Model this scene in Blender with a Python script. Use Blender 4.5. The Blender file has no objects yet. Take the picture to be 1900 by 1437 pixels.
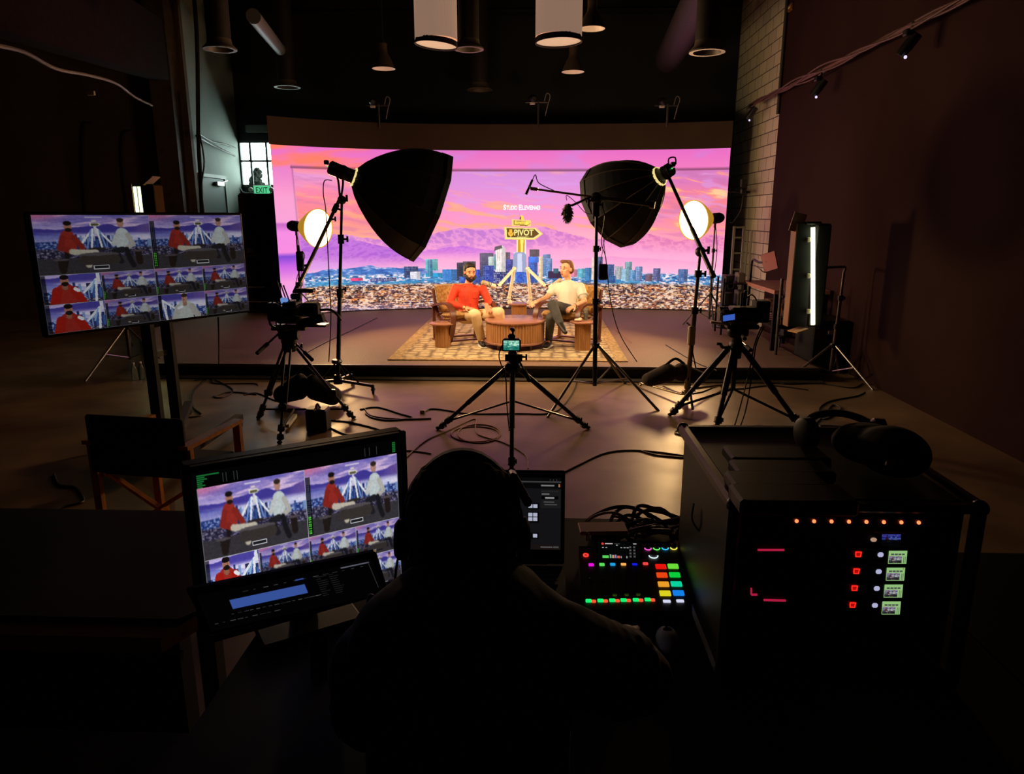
import bpy, math, random
import numpy as np
from mathutils import Vector, Matrix

# ------------------------------------------------------------------ camera, world, exposure
SC = bpy.context.scene
COL = SC.collection
random.seed(3)
F_PX, PITCH, CAM_H = 1321.0, math.radians(13.5), 1.85
YAW = math.atan(50 / F_PX * math.cos(PITCH))
c_ = bpy.data.cameras.new('camera'); CAM = bpy.data.objects.new('camera', c_); COL.objects.link(CAM)
c_.sensor_fit = 'HORIZONTAL'; c_.sensor_width = 36; c_.lens = F_PX / 1900 * 36; c_.clip_start = .05; c_.clip_end = 100
CAM.location = (0, 0, CAM_H); CAM.rotation_euler = (math.pi / 2 - PITCH, 0, YAW)
SC.camera = CAM
w_ = bpy.data.worlds.new('world'); SC.world = w_; w_.use_nodes = True
w_.node_tree.nodes['Background'].inputs[0].default_value = (.5, .42, .4, 1)
w_.node_tree.nodes['Background'].inputs[1].default_value = .0015
vs = SC.view_settings
vs.view_transform = 'Standard'; vs.look = 'None'; vs.exposure = 0.0; vs.gamma = 1; vs.use_curve_mapping = False
try:
    SC.cycles.max_bounces = 6; SC.cycles.diffuse_bounces = 3; SC.cycles.glossy_bounces = 3; SC.cycles.transmission_bounces = 4
    SC.cycles.sample_clamp_indirect = 4; SC.cycles.use_denoising = True; SC.cycles.caustics_reflective = False
except Exception: pass
L_SOFTBOX, L_ROUND, L_WALL, L_WINDOW = 19.0, 9.0, 1.1, 12.0     # brightness of the lamps, the LED wall and the daylight

# pixel of the photograph -> point of the place at a given distance / height / side
_f = Vector((-math.sin(YAW) * math.cos(PITCH), math.cos(YAW) * math.cos(PITCH), -math.sin(PITCH)))
_r = Vector((math.cos(YAW), math.sin(YAW), 0)); _u = _r.cross(_f)
def P(x, y, Y=None, z=None, X=None):
    v = _f + (x - 950) / F_PX * _r - (y - 718.5) / F_PX * _u
    t = Y / v.y if Y is not None else (z - CAM_H) / v.z if z is not None else X / v.x
    return Vector((0, 0, CAM_H)) + t * v

# ------------------------------------------------------------------ objects
LOC = {}
def tag(o, label=None, cat=None, group=None, kind=None):
    if label: o['label'] = label
    if cat: o['category'] = cat
    if group: o['group'] = group
    if kind: o['kind'] = kind
    return o
def thing(name, label, cat, loc=(0, 0, 0), group=None):
    o = bpy.data.objects.new(name, None); o.empty_display_size = .1; COL.objects.link(o)
    o.location = loc; LOC[o.name] = Vector(loc)
    return tag(o, label, cat, group)
def kids(o): return [c for c in COL.objects if c.parent == o]
def copy_tree(o, parent=None):
    c = o.copy(); COL.objects.link(c); LOC[c.name] = LOC.get(o.name, Vector())
    if parent: c.parent = parent
    for ch in [k for k in bpy.data.objects if k.parent == o]: copy_tree(ch, c)
    return c

def lin(c):
    c = [v / 255 for v in c]
    return [v / 12.92 if v <= .04045 else ((v + .055) / 1.055) ** 2.4 for v in c]
_M = {}
def mat(name, c=(128, 128, 128), rough=.6, metal=0, noise=0, nscale=20, bump=0, emit=None, estr=1, stretch=(1, 1, 1), c2=None, spec=.5, sheen=0):
    if name in _M: return _M[name]
    m = bpy.data.materials.new(name); m.use_nodes = True; _M[name] = m
    nt = m.node_tree; b = nt.nodes['Principled BSDF']; N = nt.nodes.new; L = nt.links.new
    b.inputs['Base Color'].default_value = (*lin(c), 1); b.inputs['Roughness'].default_value = rough; b.inputs['Metallic'].default_value = metal
    b.inputs['Specular IOR Level'].default_value = spec
    if sheen: b.inputs['Sheen Weight'].default_value = sheen
    if emit is not None:
        b.inputs['Emission Color'].default_value = (*lin(emit), 1); b.inputs['Emission Strength'].default_value = estr
    if noise or bump or c2:
        tc = N('ShaderNodeTexCoord'); mp = N('ShaderNodeMapping'); mp.inputs['Scale'].default_value = stretch
        L(tc.outputs['Object'], mp.inputs['Vector'])
        n = N('ShaderNodeTexNoise'); n.inputs['Scale'].default_value = nscale; n.inputs['Detail'].default_value = 6
        L(mp.outputs['Vector'], n.inputs['Vector'])
        if noise or c2:
            r = N('ShaderNodeValToRGB'); a = lin(c)
            lo = [v * (1 - noise) for v in a]; hi = lin(c2) if c2 else [min(1, v * (1 + noise)) for v in a]
            r.color_ramp.elements[0].color = (*lo, 1); r.color_ramp.elements[1].color = (*hi, 1)
            r.color_ramp.elements[0].position = .35; r.color_ramp.elements[1].position = .65
            L(n.outputs['Fac'], r.inputs['Fac']); L(r.outputs['Color'], b.inputs['Base Color'])
        if bump:
            bm = N('ShaderNodeBump'); bm.inputs['Strength'].default_value = bump; bm.inputs['Distance'].default_value = .01
            L(n.outputs['Fac'], bm.inputs['Height']); L(bm.outputs['Normal'], b.inputs['Normal'])
    return m
def glow(name, c, s, sampling='AUTO'):
    if name in _M: return _M[name]
    m = mat(name, (30, 30, 30), .5, emit=c, estr=s)
    try: m.cycles.emission_sampling = sampling
    except Exception: pass
    return m

def frame(d):
    d = Vector(d).normalized()
    a = Vector((0, 0, 1)) if abs(d.z) < .95 else Vector((1, 0, 0))
    x = a.cross(d).normalized(); return x, d.cross(x), d
class MB:
    def __init__(s): s.v = []; s.f = []
    def add(s, vs, fs):
        n = len(s.v); s.v += [Vector(v) for v in vs]; s.f += [[i + n for i in f] for f in fs]; return s
    def box(s, c, size, R=None, bev=0):
        c = Vector(c); h = Vector(size) / 2
        if bev <= 0:
            vs = [Vector((x * h.x, y * h.y, z * h.z)) for x in (-1, 1) for y in (-1, 1) for z in (-1, 1)]
            fs = [(0, 1, 3, 2), (4, 6, 7, 5), (0, 4, 5, 1), (2, 3, 7, 6), (0, 2, 6, 4), (1, 5, 7, 3)]
        else:
            b = min(bev, *(abs(q) * .95 for q in h)); idx = {}; vs = []; fs = []
            for sx in (-1, 1):
                for sy in (-1, 1):
                    for sz in (-1, 1):
                        for k in range(3):
                            p = Vector((sx * (h.x - b), sy * (h.y - b), sz * (h.z - b))); p[k] += (sx, sy, sz)[k] * b
                            idx[sx, sy, sz, k] = len(vs); vs.append(p)
            def q(*a): fs.append([idx[t] for t in a])
            for k in range(3):
                i, j = (k + 1) % 3, (k + 2) % 3
                for sg in (-1, 1):
                    t = []
                    for a_, b_ in ((-1, -1), (1, -1), (1, 1), (-1, 1)):
                        e = [0, 0, 0]; e[k] = sg; e[i] = a_; e[j] = b_; t.append((*e, k))
                    q(*(t if sg > 0 else t[::-1]))
                for a_ in (-1, 1):
                    for b_ in (-1, 1):
                        e0 = [0, 0, 0]; e0[i] = a_; e0[j] = b_; e0[k] = -1; e1 = list(e0); e1[k] = 1
                        t = [(*e0, i), (*e0, j), (*e1, j), (*e1, i)]
                        q(*(t if a_ * b_ < 0 else t[::-1]))
            for sx in (-1, 1):
                for sy in (-1, 1):
                    for sz in (-1, 1):
                        t = [(sx, sy, sz, 0), (sx, sy, sz, 1), (sx, sy, sz, 2)]
                        q(*(t if sx * sy * sz > 0 else t[::-1]))
        if R is not None: vs = [R @ v for v in vs]
        return s.add([v + c for v in vs], fs)
    def beam(s, p0, p1, w, h, up=None, bev=0):
        p0 = Vector(p0); p1 = Vector(p1); d = (p1 - p0)
        z = d.normalized(); a = Vector(up) if up else (Vector((0, 0, 1)) if abs(z.z) < .9 else Vector((0, 1, 0)))
        x = a.cross(z).normalized(); y = z.cross(x)
        R = Matrix((x, y, z)).transposed()
        return s.box((p0 + p1) / 2, (w, h, d.length), R, bev)
    def tube(s, pts, r, seg=8, smooth=0, closed=False):
        pts = [Vector(p) for p in pts]
        if smooth and len(pts) > 2:
            q = []; n = len(pts)
            for i in range(n if closed else n - 1):
                g = (lambda k: pts[k % n]) if closed else (lambda k: pts[min(max(k, 0), n - 1)])
                a, b, c, d = g(i - 1), g(i), g(i + 1), g(i + 2)
                for k in range(smooth):
                    t = k / smooth
                    q.append(.5 * ((2 * b) + (c - a) * t + (2 * a - 5 * b + 4 * c - d) * t * t + (3 * b - a - 3 * c + d) * t ** 3))
            if not closed: q.append(pts[-1])
            if isinstance(r, (list, tuple)): r = [r[min(int(i / smooth), len(r) - 1)] for i in range(len(q))]
            pts = q
        n = len(pts); rr = r if isinstance(r, (list, tuple)) else [r] * n
        vs = []; fs = []; px = None
        for i, p in enumerate(pts):
            if closed: d = pts[(i + 1) % n] - pts[i - 1]
            else: d = pts[min(i + 1, n - 1)] - pts[max(i - 1, 0)]
            if d.length < 1e-9: d = Vector((0, 0, 1))
            d.normalize()
            if px is None: x, y, _ = frame(d)
            else:
                x = px - d * px.dot(d)
                if x.length < 1e-6: x, y, _ = frame(d)
                x.normalize(); y = d.cross(x)
            px = x
            for k in range(seg):
                a = 2 * math.pi * k / seg; vs.append(p + rr[i] * (math.cos(a) * x + math.sin(a) * y))
        m = n if closed else n - 1
        for i in range(m):
            for k in range(seg):
                a = i * seg + k; b = i * seg + (k + 1) % seg; j = ((i + 1) % n) * seg
                fs.append((a, b, j + (k + 1) % seg, j + k))
        if not closed: fs += [tuple(range(seg))[::-1], tuple(range((n - 1) * seg, n * seg))]
        return s.add(vs, fs)
    def cyl(s, p0, p1, r, seg=16): return s.tube([p0, p1], r, seg)
    def lathe(s, prof, o=(0, 0, 0), axis=(0, 0, 1), seg=24, caps=True, rot=0):
        x, y, d = frame(axis); o = Vector(o); vs = []; fs = []; n = len(prof)
        for r, h in prof:
            for k in range(seg):
                a = 2 * math.pi * k / seg + rot; vs.append(o + d * h + r * (math.cos(a) * x + math.sin(a) * y))
        for i in range(n - 1):
            for k in range(seg): fs.append((i * seg + k, i * seg + (k + 1) % seg, (i + 1) * seg + (k + 1) % seg, (i + 1) * seg + k))
        if caps: fs += [tuple(range(seg))[::-1], tuple(range((n - 1) * seg, n * seg))]
        return s.add(vs, fs)
    def ball(s, c, r, seg=14, rings=9, R=None):
        c = Vector(c); r = Vector(r) if hasattr(r, '__len__') else Vector((r, r, r)); vs = [Vector((0, 0, -r.z))]; fs = []
        for i in range(1, rings):
            t = math.pi * i / rings - math.pi / 2
            for k in range(seg):
                a = 2 * math.pi * k / seg; vs.append(Vector((r.x * math.cos(t) * math.cos(a), r.y * math.cos(t) * math.sin(a), r.z * math.sin(t))))
        vs.append(Vector((0, 0, r.z))); e = len(vs) - 1
        for k in range(seg): fs.append((0, 1 + (k + 1) % seg, 1 + k)); fs.append((e, e - seg + k, e - seg + (k + 1) % seg))
        for i in range(rings - 2):
            for k in range(seg):
                a = 1 + i * seg; fs.append((a + k, a + (k + 1) % seg, a + seg + (k + 1) % seg, a + seg + k))
        if R is not None: vs = [R @ v for v in vs]
        return s.add([v + c for v in vs], fs)
    def cap(s, a, b, ra, rb=None, seg=12):
        rb = ra if rb is None else rb; a = Vector(a); b = Vector(b); d = (b - a); L = d.length; d.normalize()
        pr = [(.02 * ra, -ra)] + [(ra * math.cos(t), ra * math.sin(t)) for t in [-1.2, -.8, -.4, 0]] + [(rb * math.cos(t), L + rb * math.sin(t)) for t in [0, .4, .8, 1.2]] + [(.02 * rb, L + rb)]
        return s.lathe(pr, a, d, seg)
    def prism(s, poly, o, u, v, depth):
        o = Vector(o); u = Vector(u); v = Vector(v); n = u.cross(v).normalized() * depth; k = len(poly)
        a = [o + u * x + v * y for x, y in poly]
        return s.add(a + [p + n for p in a], [tuple(range(k))[::-1], tuple(range(k, 2 * k))] + [(i, (i + 1) % k, k + (i + 1) % k, k + i) for i in range(k)])
    def ribbon(s, path, w, t, side):
        """a flat bent strip: path in 3D, width w along side, thickness t"""
        side = Vector(side).normalized(); vs = []; fs = []; path = [Vector(p) for p in path]; n = len(path)
        for i, p in enumerate(path):
            d = (path[min(i + 1, n - 1)] - path[max(i - 1, 0)]).normalized(); nn = side.cross(d).normalized()
            for a, b in ((-1, -1), (1, -1), (1, 1), (-1, 1)): vs.append(p + side * a * w / 2 + nn * b * t / 2)
        for i in range(n - 1):
            for k in range(4): fs.append((i * 4 + k, i * 4 + (k + 1) % 4, i * 4 + 4 + (k + 1) % 4, i * 4 + 4 + k))
        fs += [(3, 2, 1, 0), tuple(range(4 * n - 4, 4 * n))]
        return s.add(vs, fs)
    def mesh(s, name, off=Vector()):
        me = bpy.data.meshes.new(name); me.from_pydata([tuple(v - off) for v in s.v], [], s.f); me.update(); return me
    def build(s, name, m, parent=None, smooth=False, label=None):
        off = LOC.get(parent.name, Vector()) if parent else Vector()
        me = s.mesh(name, off); me.materials.append(m)
        if smooth:
            me.polygons.foreach_set('use_smooth', [len(p.vertices) <= 4 for p in me.polygons])
            try: me.set_sharp_from_angle(angle=math.radians(42))
            except Exception: pass
        o = bpy.data.objects.new(name, me); COL.objects.link(o); LOC[o.name] = off
        if parent: o.parent = parent
        if label: o['label'] = label
        return o
def struct(name, mb, m, smooth=False):
    o = mb.build(name, m, None, smooth); o['kind'] = 'structure'; return o
def solo(name, mb, m, label, cat, group=None, smooth=True, kind=None):
    """a thing that is one mesh, its origin moved to its base"""
    lo = Vector([min(v[k] for v in mb.v) for k in range(3)]); hi = Vector([max(v[k] for v in mb.v) for k in range(3)])
    c = Vector(((lo.x + hi.x) / 2, (lo.y + hi.y) / 2, lo.z)); mb.v = [v - c for v in mb.v]
    o = mb.build(name, m, None, smooth); o.location = c; LOC[o.name] = c
    return tag(o, label, cat, group, kind)
def blob(name, mb, m, parent, voxel=.006, smooth=6, label=None):
    """one continuous skin grown over overlapping limbs"""
    off = LOC.get(parent.name, Vector()) if parent else Vector()
    me = mb.mesh(name + '_raw', off); t = bpy.data.objects.new('tmp', me); COL.objects.link(t)
    r = t.modifiers.new('r', 'REMESH'); r.mode = 'VOXEL'; r.voxel_size = voxel; r.use_smooth_shade = True
    if smooth: s_ = t.modifiers.new('s', 'SMOOTH'); s_.iterations = smooth; s_.factor = .6
    dg = bpy.context.evaluated_depsgraph_get(); me2 = bpy.data.meshes.new_from_object(t.evaluated_get(dg)); me2.name = name
    bpy.data.objects.remove(t); bpy.data.meshes.remove(me)
    me2.materials.clear(); me2.materials.append(m)
    me2.polygons.foreach_set('use_smooth', [True] * len(me2.polygons))
    o = bpy.data.objects.new(name, me2); COL.objects.link(o); LOC[o.name] = off
    if parent: o.parent = parent
    if label: o['label'] = label
    return o
def text(name, body, m, parent, o, u, v, width=None, height=None, ext=.001, bold=0, label=None, center=False):
    """flat lettering: origin o, reading direction u, up v; the text is fitted to width x height"""
    cu = bpy.data.curves.new(name, 'FONT'); cu.body = body; cu.size = 1; cu.extrude = 0; cu.offset = bold; cu.resolution_u = 3
    t = bpy.data.objects.new('tmp', cu); COL.objects.link(t)
    dg = bpy.context.evaluated_depsgraph_get(); me = bpy.data.meshes.new_from_object(t.evaluated_get(dg))
    bpy.data.objects.remove(t); bpy.data.curves.remove(cu)
    xs = [q.co.x for q in me.vertices]; ys = [q.co.y for q in me.vertices]
    x0, x1, y0, y1 = min(xs), max(xs), min(ys), max(ys)
    kx = width / (x1 - x0) if width else height / (y1 - y0); ky = height / (y1 - y0) if height else kx
    off = LOC.get(parent.name, Vector()) if parent else Vector(); o = Vector(o); u = Vector(u).normalized(); v = Vector(v).normalized()
    for q in me.vertices:
        q.co = o + u * (q.co.x - x0) * kx + v * (q.co.y - y0) * ky - off
    me.name = name; me.materials.clear(); me.materials.append(m)
    ob = bpy.data.objects.new(name, me); COL.objects.link(ob); LOC[ob.name] = off
    if parent: ob.parent = parent
    if label: ob['label'] = label
    return ob

def screen_material(name, strength):
    m = bpy.data.materials.new(name); m.use_nodes = True; nt = m.node_tree; b = nt.nodes['Principled BSDF']
    a = nt.nodes.new('ShaderNodeAttribute'); a.attribute_name = 'picture'
    b.inputs['Base Color'].default_value = (.008, .008, .008, 1); b.inputs['Roughness'].default_value = .35
    nt.links.new(a.outputs['Color'], b.inputs['Emission Color']); b.inputs['Emission Strength'].default_value = strength
    try: m.cycles.emission_sampling = 'NONE'
    except Exception: pass
    return m
def picture(name, img, fn, strength, parent, label=None):
    """a screen surface: fn(u, v) arrays -> xyz; img rows run from the top"""
    H, W = img.shape[:2]
    u, v = np.meshgrid(np.linspace(0, 1, W), np.linspace(0, 1, H))
    off = LOC.get(parent.name, Vector()) if parent else Vector()
    co = np.stack(fn(u, v), -1).reshape(-1, 3).astype(np.float32) - np.array(off, np.float32)
    i = np.arange((H - 1) * (W - 1)); r = i // (W - 1); c = i % (W - 1); a = r * W + c
    q = np.stack([a, a + W, a + W + 1, a + 1], -1).astype(np.int32).ravel()
    me = bpy.data.meshes.new(name); me.vertices.add(H * W); me.vertices.foreach_set('co', co.ravel())
    me.loops.add(len(q)); me.loops.foreach_set('vertex_index', q)
    n = len(q) // 4; me.polygons.add(n); me.polygons.foreach_set('loop_start', np.arange(n, dtype=np.int32) * 4)
    try: me.polygons.foreach_set('loop_total', np.full(n, 4, np.int32))
    except Exception: pass
    me.update(calc_edges=True)
    li = np.where(img <= .04045, img / 12.92, ((img + .055) / 1.055) ** 2.4)
    ca = me.attributes.new('picture', 'FLOAT_COLOR', 'POINT')
    ca.data.foreach_set('color', np.concatenate([li.reshape(-1, 3), np.ones((H * W, 1))], 1).astype(np.float32).ravel())
    me.materials.append(screen_material(name + ' glow', strength))
    o = bpy.data.objects.new(name, me); COL.objects.link(o); LOC[o.name] = off
    if parent: o.parent = parent
    if label: o['label'] = label
    return o
def quad_fn(tl, tr, bl, br=None):
    tl, tr, bl = [np.array(p) for p in (tl, tr, bl)]; br = np.array(br) if br is not None else tr + bl - tl
    def fn(u, v):
        p = tl * ((1 - u) * (1 - v))[..., None] + tr * (u * (1 - v))[..., None] + bl * ((1 - u) * v)[..., None] + br * (u * v)[..., None]
        return p[..., 0], p[..., 1], p[..., 2]
    return fn

# ------------------------------------------------------------------ shared materials
BLACK = mat('black plastic', (22, 21, 22), .45, noise=.2)
MATTE = mat('matte black', (16, 15, 15), .8, noise=.2)
BMETAL = mat('black metal', (24, 23, 24), .35, .4)
CHROME = mat('brushed steel', (175, 170, 165), .3, .9)
GREYM = mat('grey metal', (90, 88, 86), .4, .7)
RUBBER = mat('rubber', (14, 14, 14), .8)
CABLE = mat('black cable', (18, 16, 16), .5)
WCABLE = mat('pale cable', (150, 140, 132), .5)
WHITE = mat('white plastic', (220, 215, 205), .45)
# ------------------------------------------------------------------ pictures shown on the screens (computed, not loaded)
_rs = np.random.RandomState(7)
_T = _rs.rand(512, 512).astype(np.float32)
def vnoise(x, y, s=0):
    x = x + s * 17.3; y = y + s * 9.7
    xi = np.floor(x).astype(int); yi = np.floor(y).astype(int)
    fx = x - xi; fy = y - yi
    fx = fx * fx * (3 - 2 * fx); fy = fy * fy * (3 - 2 * fy)
    a = _T[yi % 512, xi % 512]; b = _T[yi % 512, (xi + 1) % 512]
    c = _T[(yi + 1) % 512, xi % 512]; d = _T[(yi + 1) % 512, (xi + 1) % 512]
    return (a * (1 - fx) + b * fx) * (1 - fy) + (c * (1 - fx) + d * fx) * fy
def fbm(x, y, s=0, n=5, g=.5):
    v = 0; a = 1; t = 0
    for k in range(n):
        v = v + a * vnoise(x * 2 ** k, y * 2 ** k, s + k * 3.1); t += a; a *= g
    return v / t
def ss(a, b, x):
    t = np.clip((x - a) / (b - a), 0, 1); return t * t * (3 - 2 * t)
def C3(r, g, b): return np.array([r, g, b], np.float32) / 255
def mix(img, col, m): return img * (1 - m[..., None]) + np.asarray(col, np.float32) * m[..., None]
def ramp(t, stops):
    xs = [s[0] for s in stops]
    return np.stack([np.interp(t, xs, [s[1][k] / 255 for s in stops]) for k in range(3)], -1).astype(np.float32)
def pmask(XX, YY, poly):
    m = np.zeros(XX.shape, bool); n = len(poly)
    for i in range(n):
        x0, y0 = poly[i]; x1, y1 = poly[(i + 1) % n]
        if y0 == y1: continue
        m ^= ((YY > min(y0, y1)) & (YY <= max(y0, y1)) & (XX < (x1 - x0) * (YY - y0) / (y1 - y0) + x0))
    return m
LX0, LX1, LY0, LY1 = 507., 1353., 273., 576.
def paint_wall(W=1100, H=390):
    X, Y = np.meshgrid(np.linspace(LX0, LX1, W), np.linspace(LY0, LY1, H))
    # blurred outer backdrop
    n0 = fbm(X / 90, Y / 16 + X / 120, 1, 3)
    outer = ramp((Y - 273) / 303, [(0, (225, 105, 190)), (.13, (236, 120, 185)), (.3, (238, 150, 200)), (.44, (236, 150, 205)), (.455, (190, 90, 190)),
                                   (.5, (232, 130, 215)), (.62, (235, 130, 215)), (.645, (120, 60, 205)), (.7, (190, 90, 220)), (.8, (240, 150, 215)), (1, (215, 170, 225))])
    o2 = ss(.45, .75, n0) * ss(345, 290, Y) * ss(900, 560, X)
    outer = mix(outer, C3(252, 120, 95), o2)
    lav = ss(.5, .8, fbm(X / 60, Y / 30, 4, 3)) * ss(360, 280, Y) * .6
    outer = mix(outer, C3(200, 130, 215), lav)
    # sky of the inner picture
    t = (Y - 305) / 130
    left = ramp(t, [(0, (235, 80, 120)), (.15, (220, 120, 190)), (.4, (238, 90, 130)), (.7, (245, 95, 100)), (1, (252, 145, 100))])
    midc = ramp(t, [(0, (190, 105, 205)), (.25, (200, 110, 205)), (.55, (225, 110, 190)), (.8, (240, 120, 175)), (1, (250, 150, 175))])
    rigt = ramp(t, [(0, (190, 90, 180)), (.2, (205, 85, 165)), (.5, (240, 95, 110)), (.8, (250, 110, 130)), (1, (252, 130, 160))])
    wl = ss(860, 620, X)[..., None]; wr = ss(1080, 1280, X)[..., None]
    sky = left * wl + midc * (1 - wl) * (1 - wr) + rigt * wr
    wx = X + 26 * fbm(X / 80, Y / 40, 20, 3); wy = Y + 16 * fbm(X / 60, Y / 30, 30, 3)
    c1 = fbm(wx / 70, (wy - .12 * (X - 900)) / 9, 2, 5, .55)
    c2 = fbm(wx / 45 + 9, (wy - .06 * X) / 7, 5, 5, .55)
    sky = mix(sky, C3(255, 140, 84), ss(.52, .68, c1) * .8 * np.clip(ss(300, 390, Y) + wr[..., 0], .35, 1))
    sky = mix(sky, C3(196, 128, 220), ss(.55, .7, c2) * .6 * (1 - .6 * wl[..., 0]) * ss(420, 380, Y))
    sky = mix(sky, C3(255, 196, 120), ss(.62, .76, c1) * .75 * (wr[..., 0] + .25 * (1 - wl[..., 0])))
    sky = mix(sky, C3(170, 70, 140), ss(.48, .3, c1) * .45 * (wl[..., 0] + wr[..., 0]))
    img = sky
    # far mountains
    rx = [500, 560, 600, 640, 700, 760, 800, 830, 862, 880, 925, 945, 1000, 1015, 1040, 1075, 1105, 1135, 1160, 1190, 1212, 1240, 1270, 1300, 1330, 1360]
    ry = [438, 434, 428, 430, 440, 438, 430, 423, 417, 421, 419, 424, 417, 416, 424, 432, 441, 438, 436, 431, 429, 437, 443, 432, 430, 434]
    r = np.interp(X, rx, ry) + 5 * (fbm(X / 9, X * 0, 8, 4) - .5)
    rid = 1 - np.abs(2 * fbm((X - .9 * Y) / 16, (Y + X * .25) / 12, 11, 5, .55) - 1)
    mc = ramp((X - 540) / 800, [(0, (170, 85, 190)), (.5, (166, 78, 190)), (.7, (190, 78, 175)), (.85, (205, 80, 150)), (1, (190, 70, 150))])
    hi = ramp((X - 540) / 800, [(0, (250, 150, 190)), (.5, (244, 140, 210)), (1, (250, 140, 170))])
    k = ss(.7, 1, rid)[..., None] * .6 + ss(425, 468, Y)[..., None] * .25
    mc = mc * (1 - k) + hi * k
    dk = ss(.6, .3, rid)[..., None] * .3; mc = mc * (1 - dk) + C3(120, 45, 150) * dk
    mt = ss(0, 1.6, Y - r)
    img = img * (1 - mt[..., None]) + mc * mt[..., None]
    # haze that swallows the feet of the mountains
    hz = ramp((Y - 440) / 70, [(0, (240, 130, 200)), (.4, (246, 150, 200)), (.7, (248, 165, 205)), (1, (240, 190, 220))])
    hm = ss(438, 474, Y + 12 * (fbm(X / 70, Y / 10, 14, 3) - .5)) * .93
    img = img * (1 - hm[..., None]) + hz * hm[..., None]
    # nearer violet ridges
    for xs, ys, yb, cc in (([500, 600, 625, 680, 730, 780, 830], [428, 430, 434, 446, 458, 476, 505], 500, (142, 50, 195)),
                           ([740, 800, 855, 900, 945, 1000], [466, 460, 452, 460, 466, 480], 486, (168, 60, 205)),
                           ([1000, 1080, 1140, 1240, 1300, 1360], [484, 478, 473, 478, 482, 486], 494, (215, 110, 180))):
        rr = np.interp(X, xs, ys) + 3 * (fbm(X / 12, X * 0, 9, 3) - .5)
        lim = ss(xs[0] - 10, xs[0] + 25, X) * ss(xs[-1] + 10, xs[-1] - 40, X)
        m = ss(0, 1.5, Y - rr) * ss(yb, yb - 34, Y) * lim
        streak = .25 * ss(.6, .9, 1 - np.abs(2 * fbm((X - 1.6 * Y) / 16, (Y + X * .4) / 5, 15, 4) - 1))
        img = img * (1 - m[..., None]) + (C3(*cc) * (1 - streak[..., None]) + C3(240, 150, 240) * streak[..., None]) * m[..., None]
    lh = ss(468, 488, Y) * ss(505, 490, Y) * .6
    img = mix(img, C3(200, 140, 235), lh * ss(760, 560, X))
    # blue hills on the left
    bh = np.interp(X, [500, 570, 600, 640, 680, 700, 740, 780, 900, 1360], [503, 500, 494, 494, 489, 493, 495, 496, 510, 520])
    bh = bh + 3 * (fbm(X / 7, X * 0, 19, 3) - .5)
    bm = ss(0, 1, Y - bh) * ss(830, 760, X)
    bl = ramp(fbm(X / 8, Y / 3, 21, 3), [(.2, (30, 66, 150)), (.5, (50, 110, 190)), (.62, (60, 120, 200)), (.8, (210, 190, 220))])
    img = img * (1 - bm[..., None]) + bl * bm[..., None]
    # low haze band and the low-rise blue belt
    belt = ss(506, 511, Y + 2 * fbm(X / 20, X * 0, 3, 2))
    bn = fbm(X / 6, Y / 2.2, 23, 4, .6)
    bc = ramp(bn, [(.25, (24, 50, 120)), (.42, (40, 100, 170)), (.52, (70, 160, 200)), (.6, (220, 190, 215)), (.7, (250, 235, 240))])
    img = img * (1 - belt[..., None]) + bc * belt[..., None]
    tl = ss(516, 520, Y) * ss(530, 525, Y) * ss(.42, .56, fbm(X / 40, Y / 5, 27, 3)) * .85
    img = mix(img, C3(28, 130, 190), tl)
    # the towers
    def tower(x0, x1, y0, y1, c, win=None, wd=(3, 3.4), roof=None):
        m = (X >= x0) & (X <= x1) & (Y >= y0) & (Y <= y1)
        if roof is not None: m = pmask(X, Y, [(x0, y1), (x0, y0), *roof, (x1, y0), (x1, y1)])
        col = np.broadcast_to(C3(*c), X.shape + (3,)).copy()
        if win is not None:
            w = (((X - x0) % wd[0]) < wd[0] * .45) & (((Y - y0) % wd[1]) < wd[1] * .6)
            w &= vnoise(np.floor((X - x0) / wd[0]) * 3.7, np.floor((Y - y0) / wd[1]) * 5.3, 3) > .35
            col[w] = C3(*win)
        col = col * (.86 + .28 * fbm(X / 4, Y / 4, 33, 2))[..., None]
        sh = ((X - x0) / max(x1 - x0, 1) > .62)[..., None]
        col = np.where(sh, col * .8, col)
        img[m] = col[m]
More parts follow.
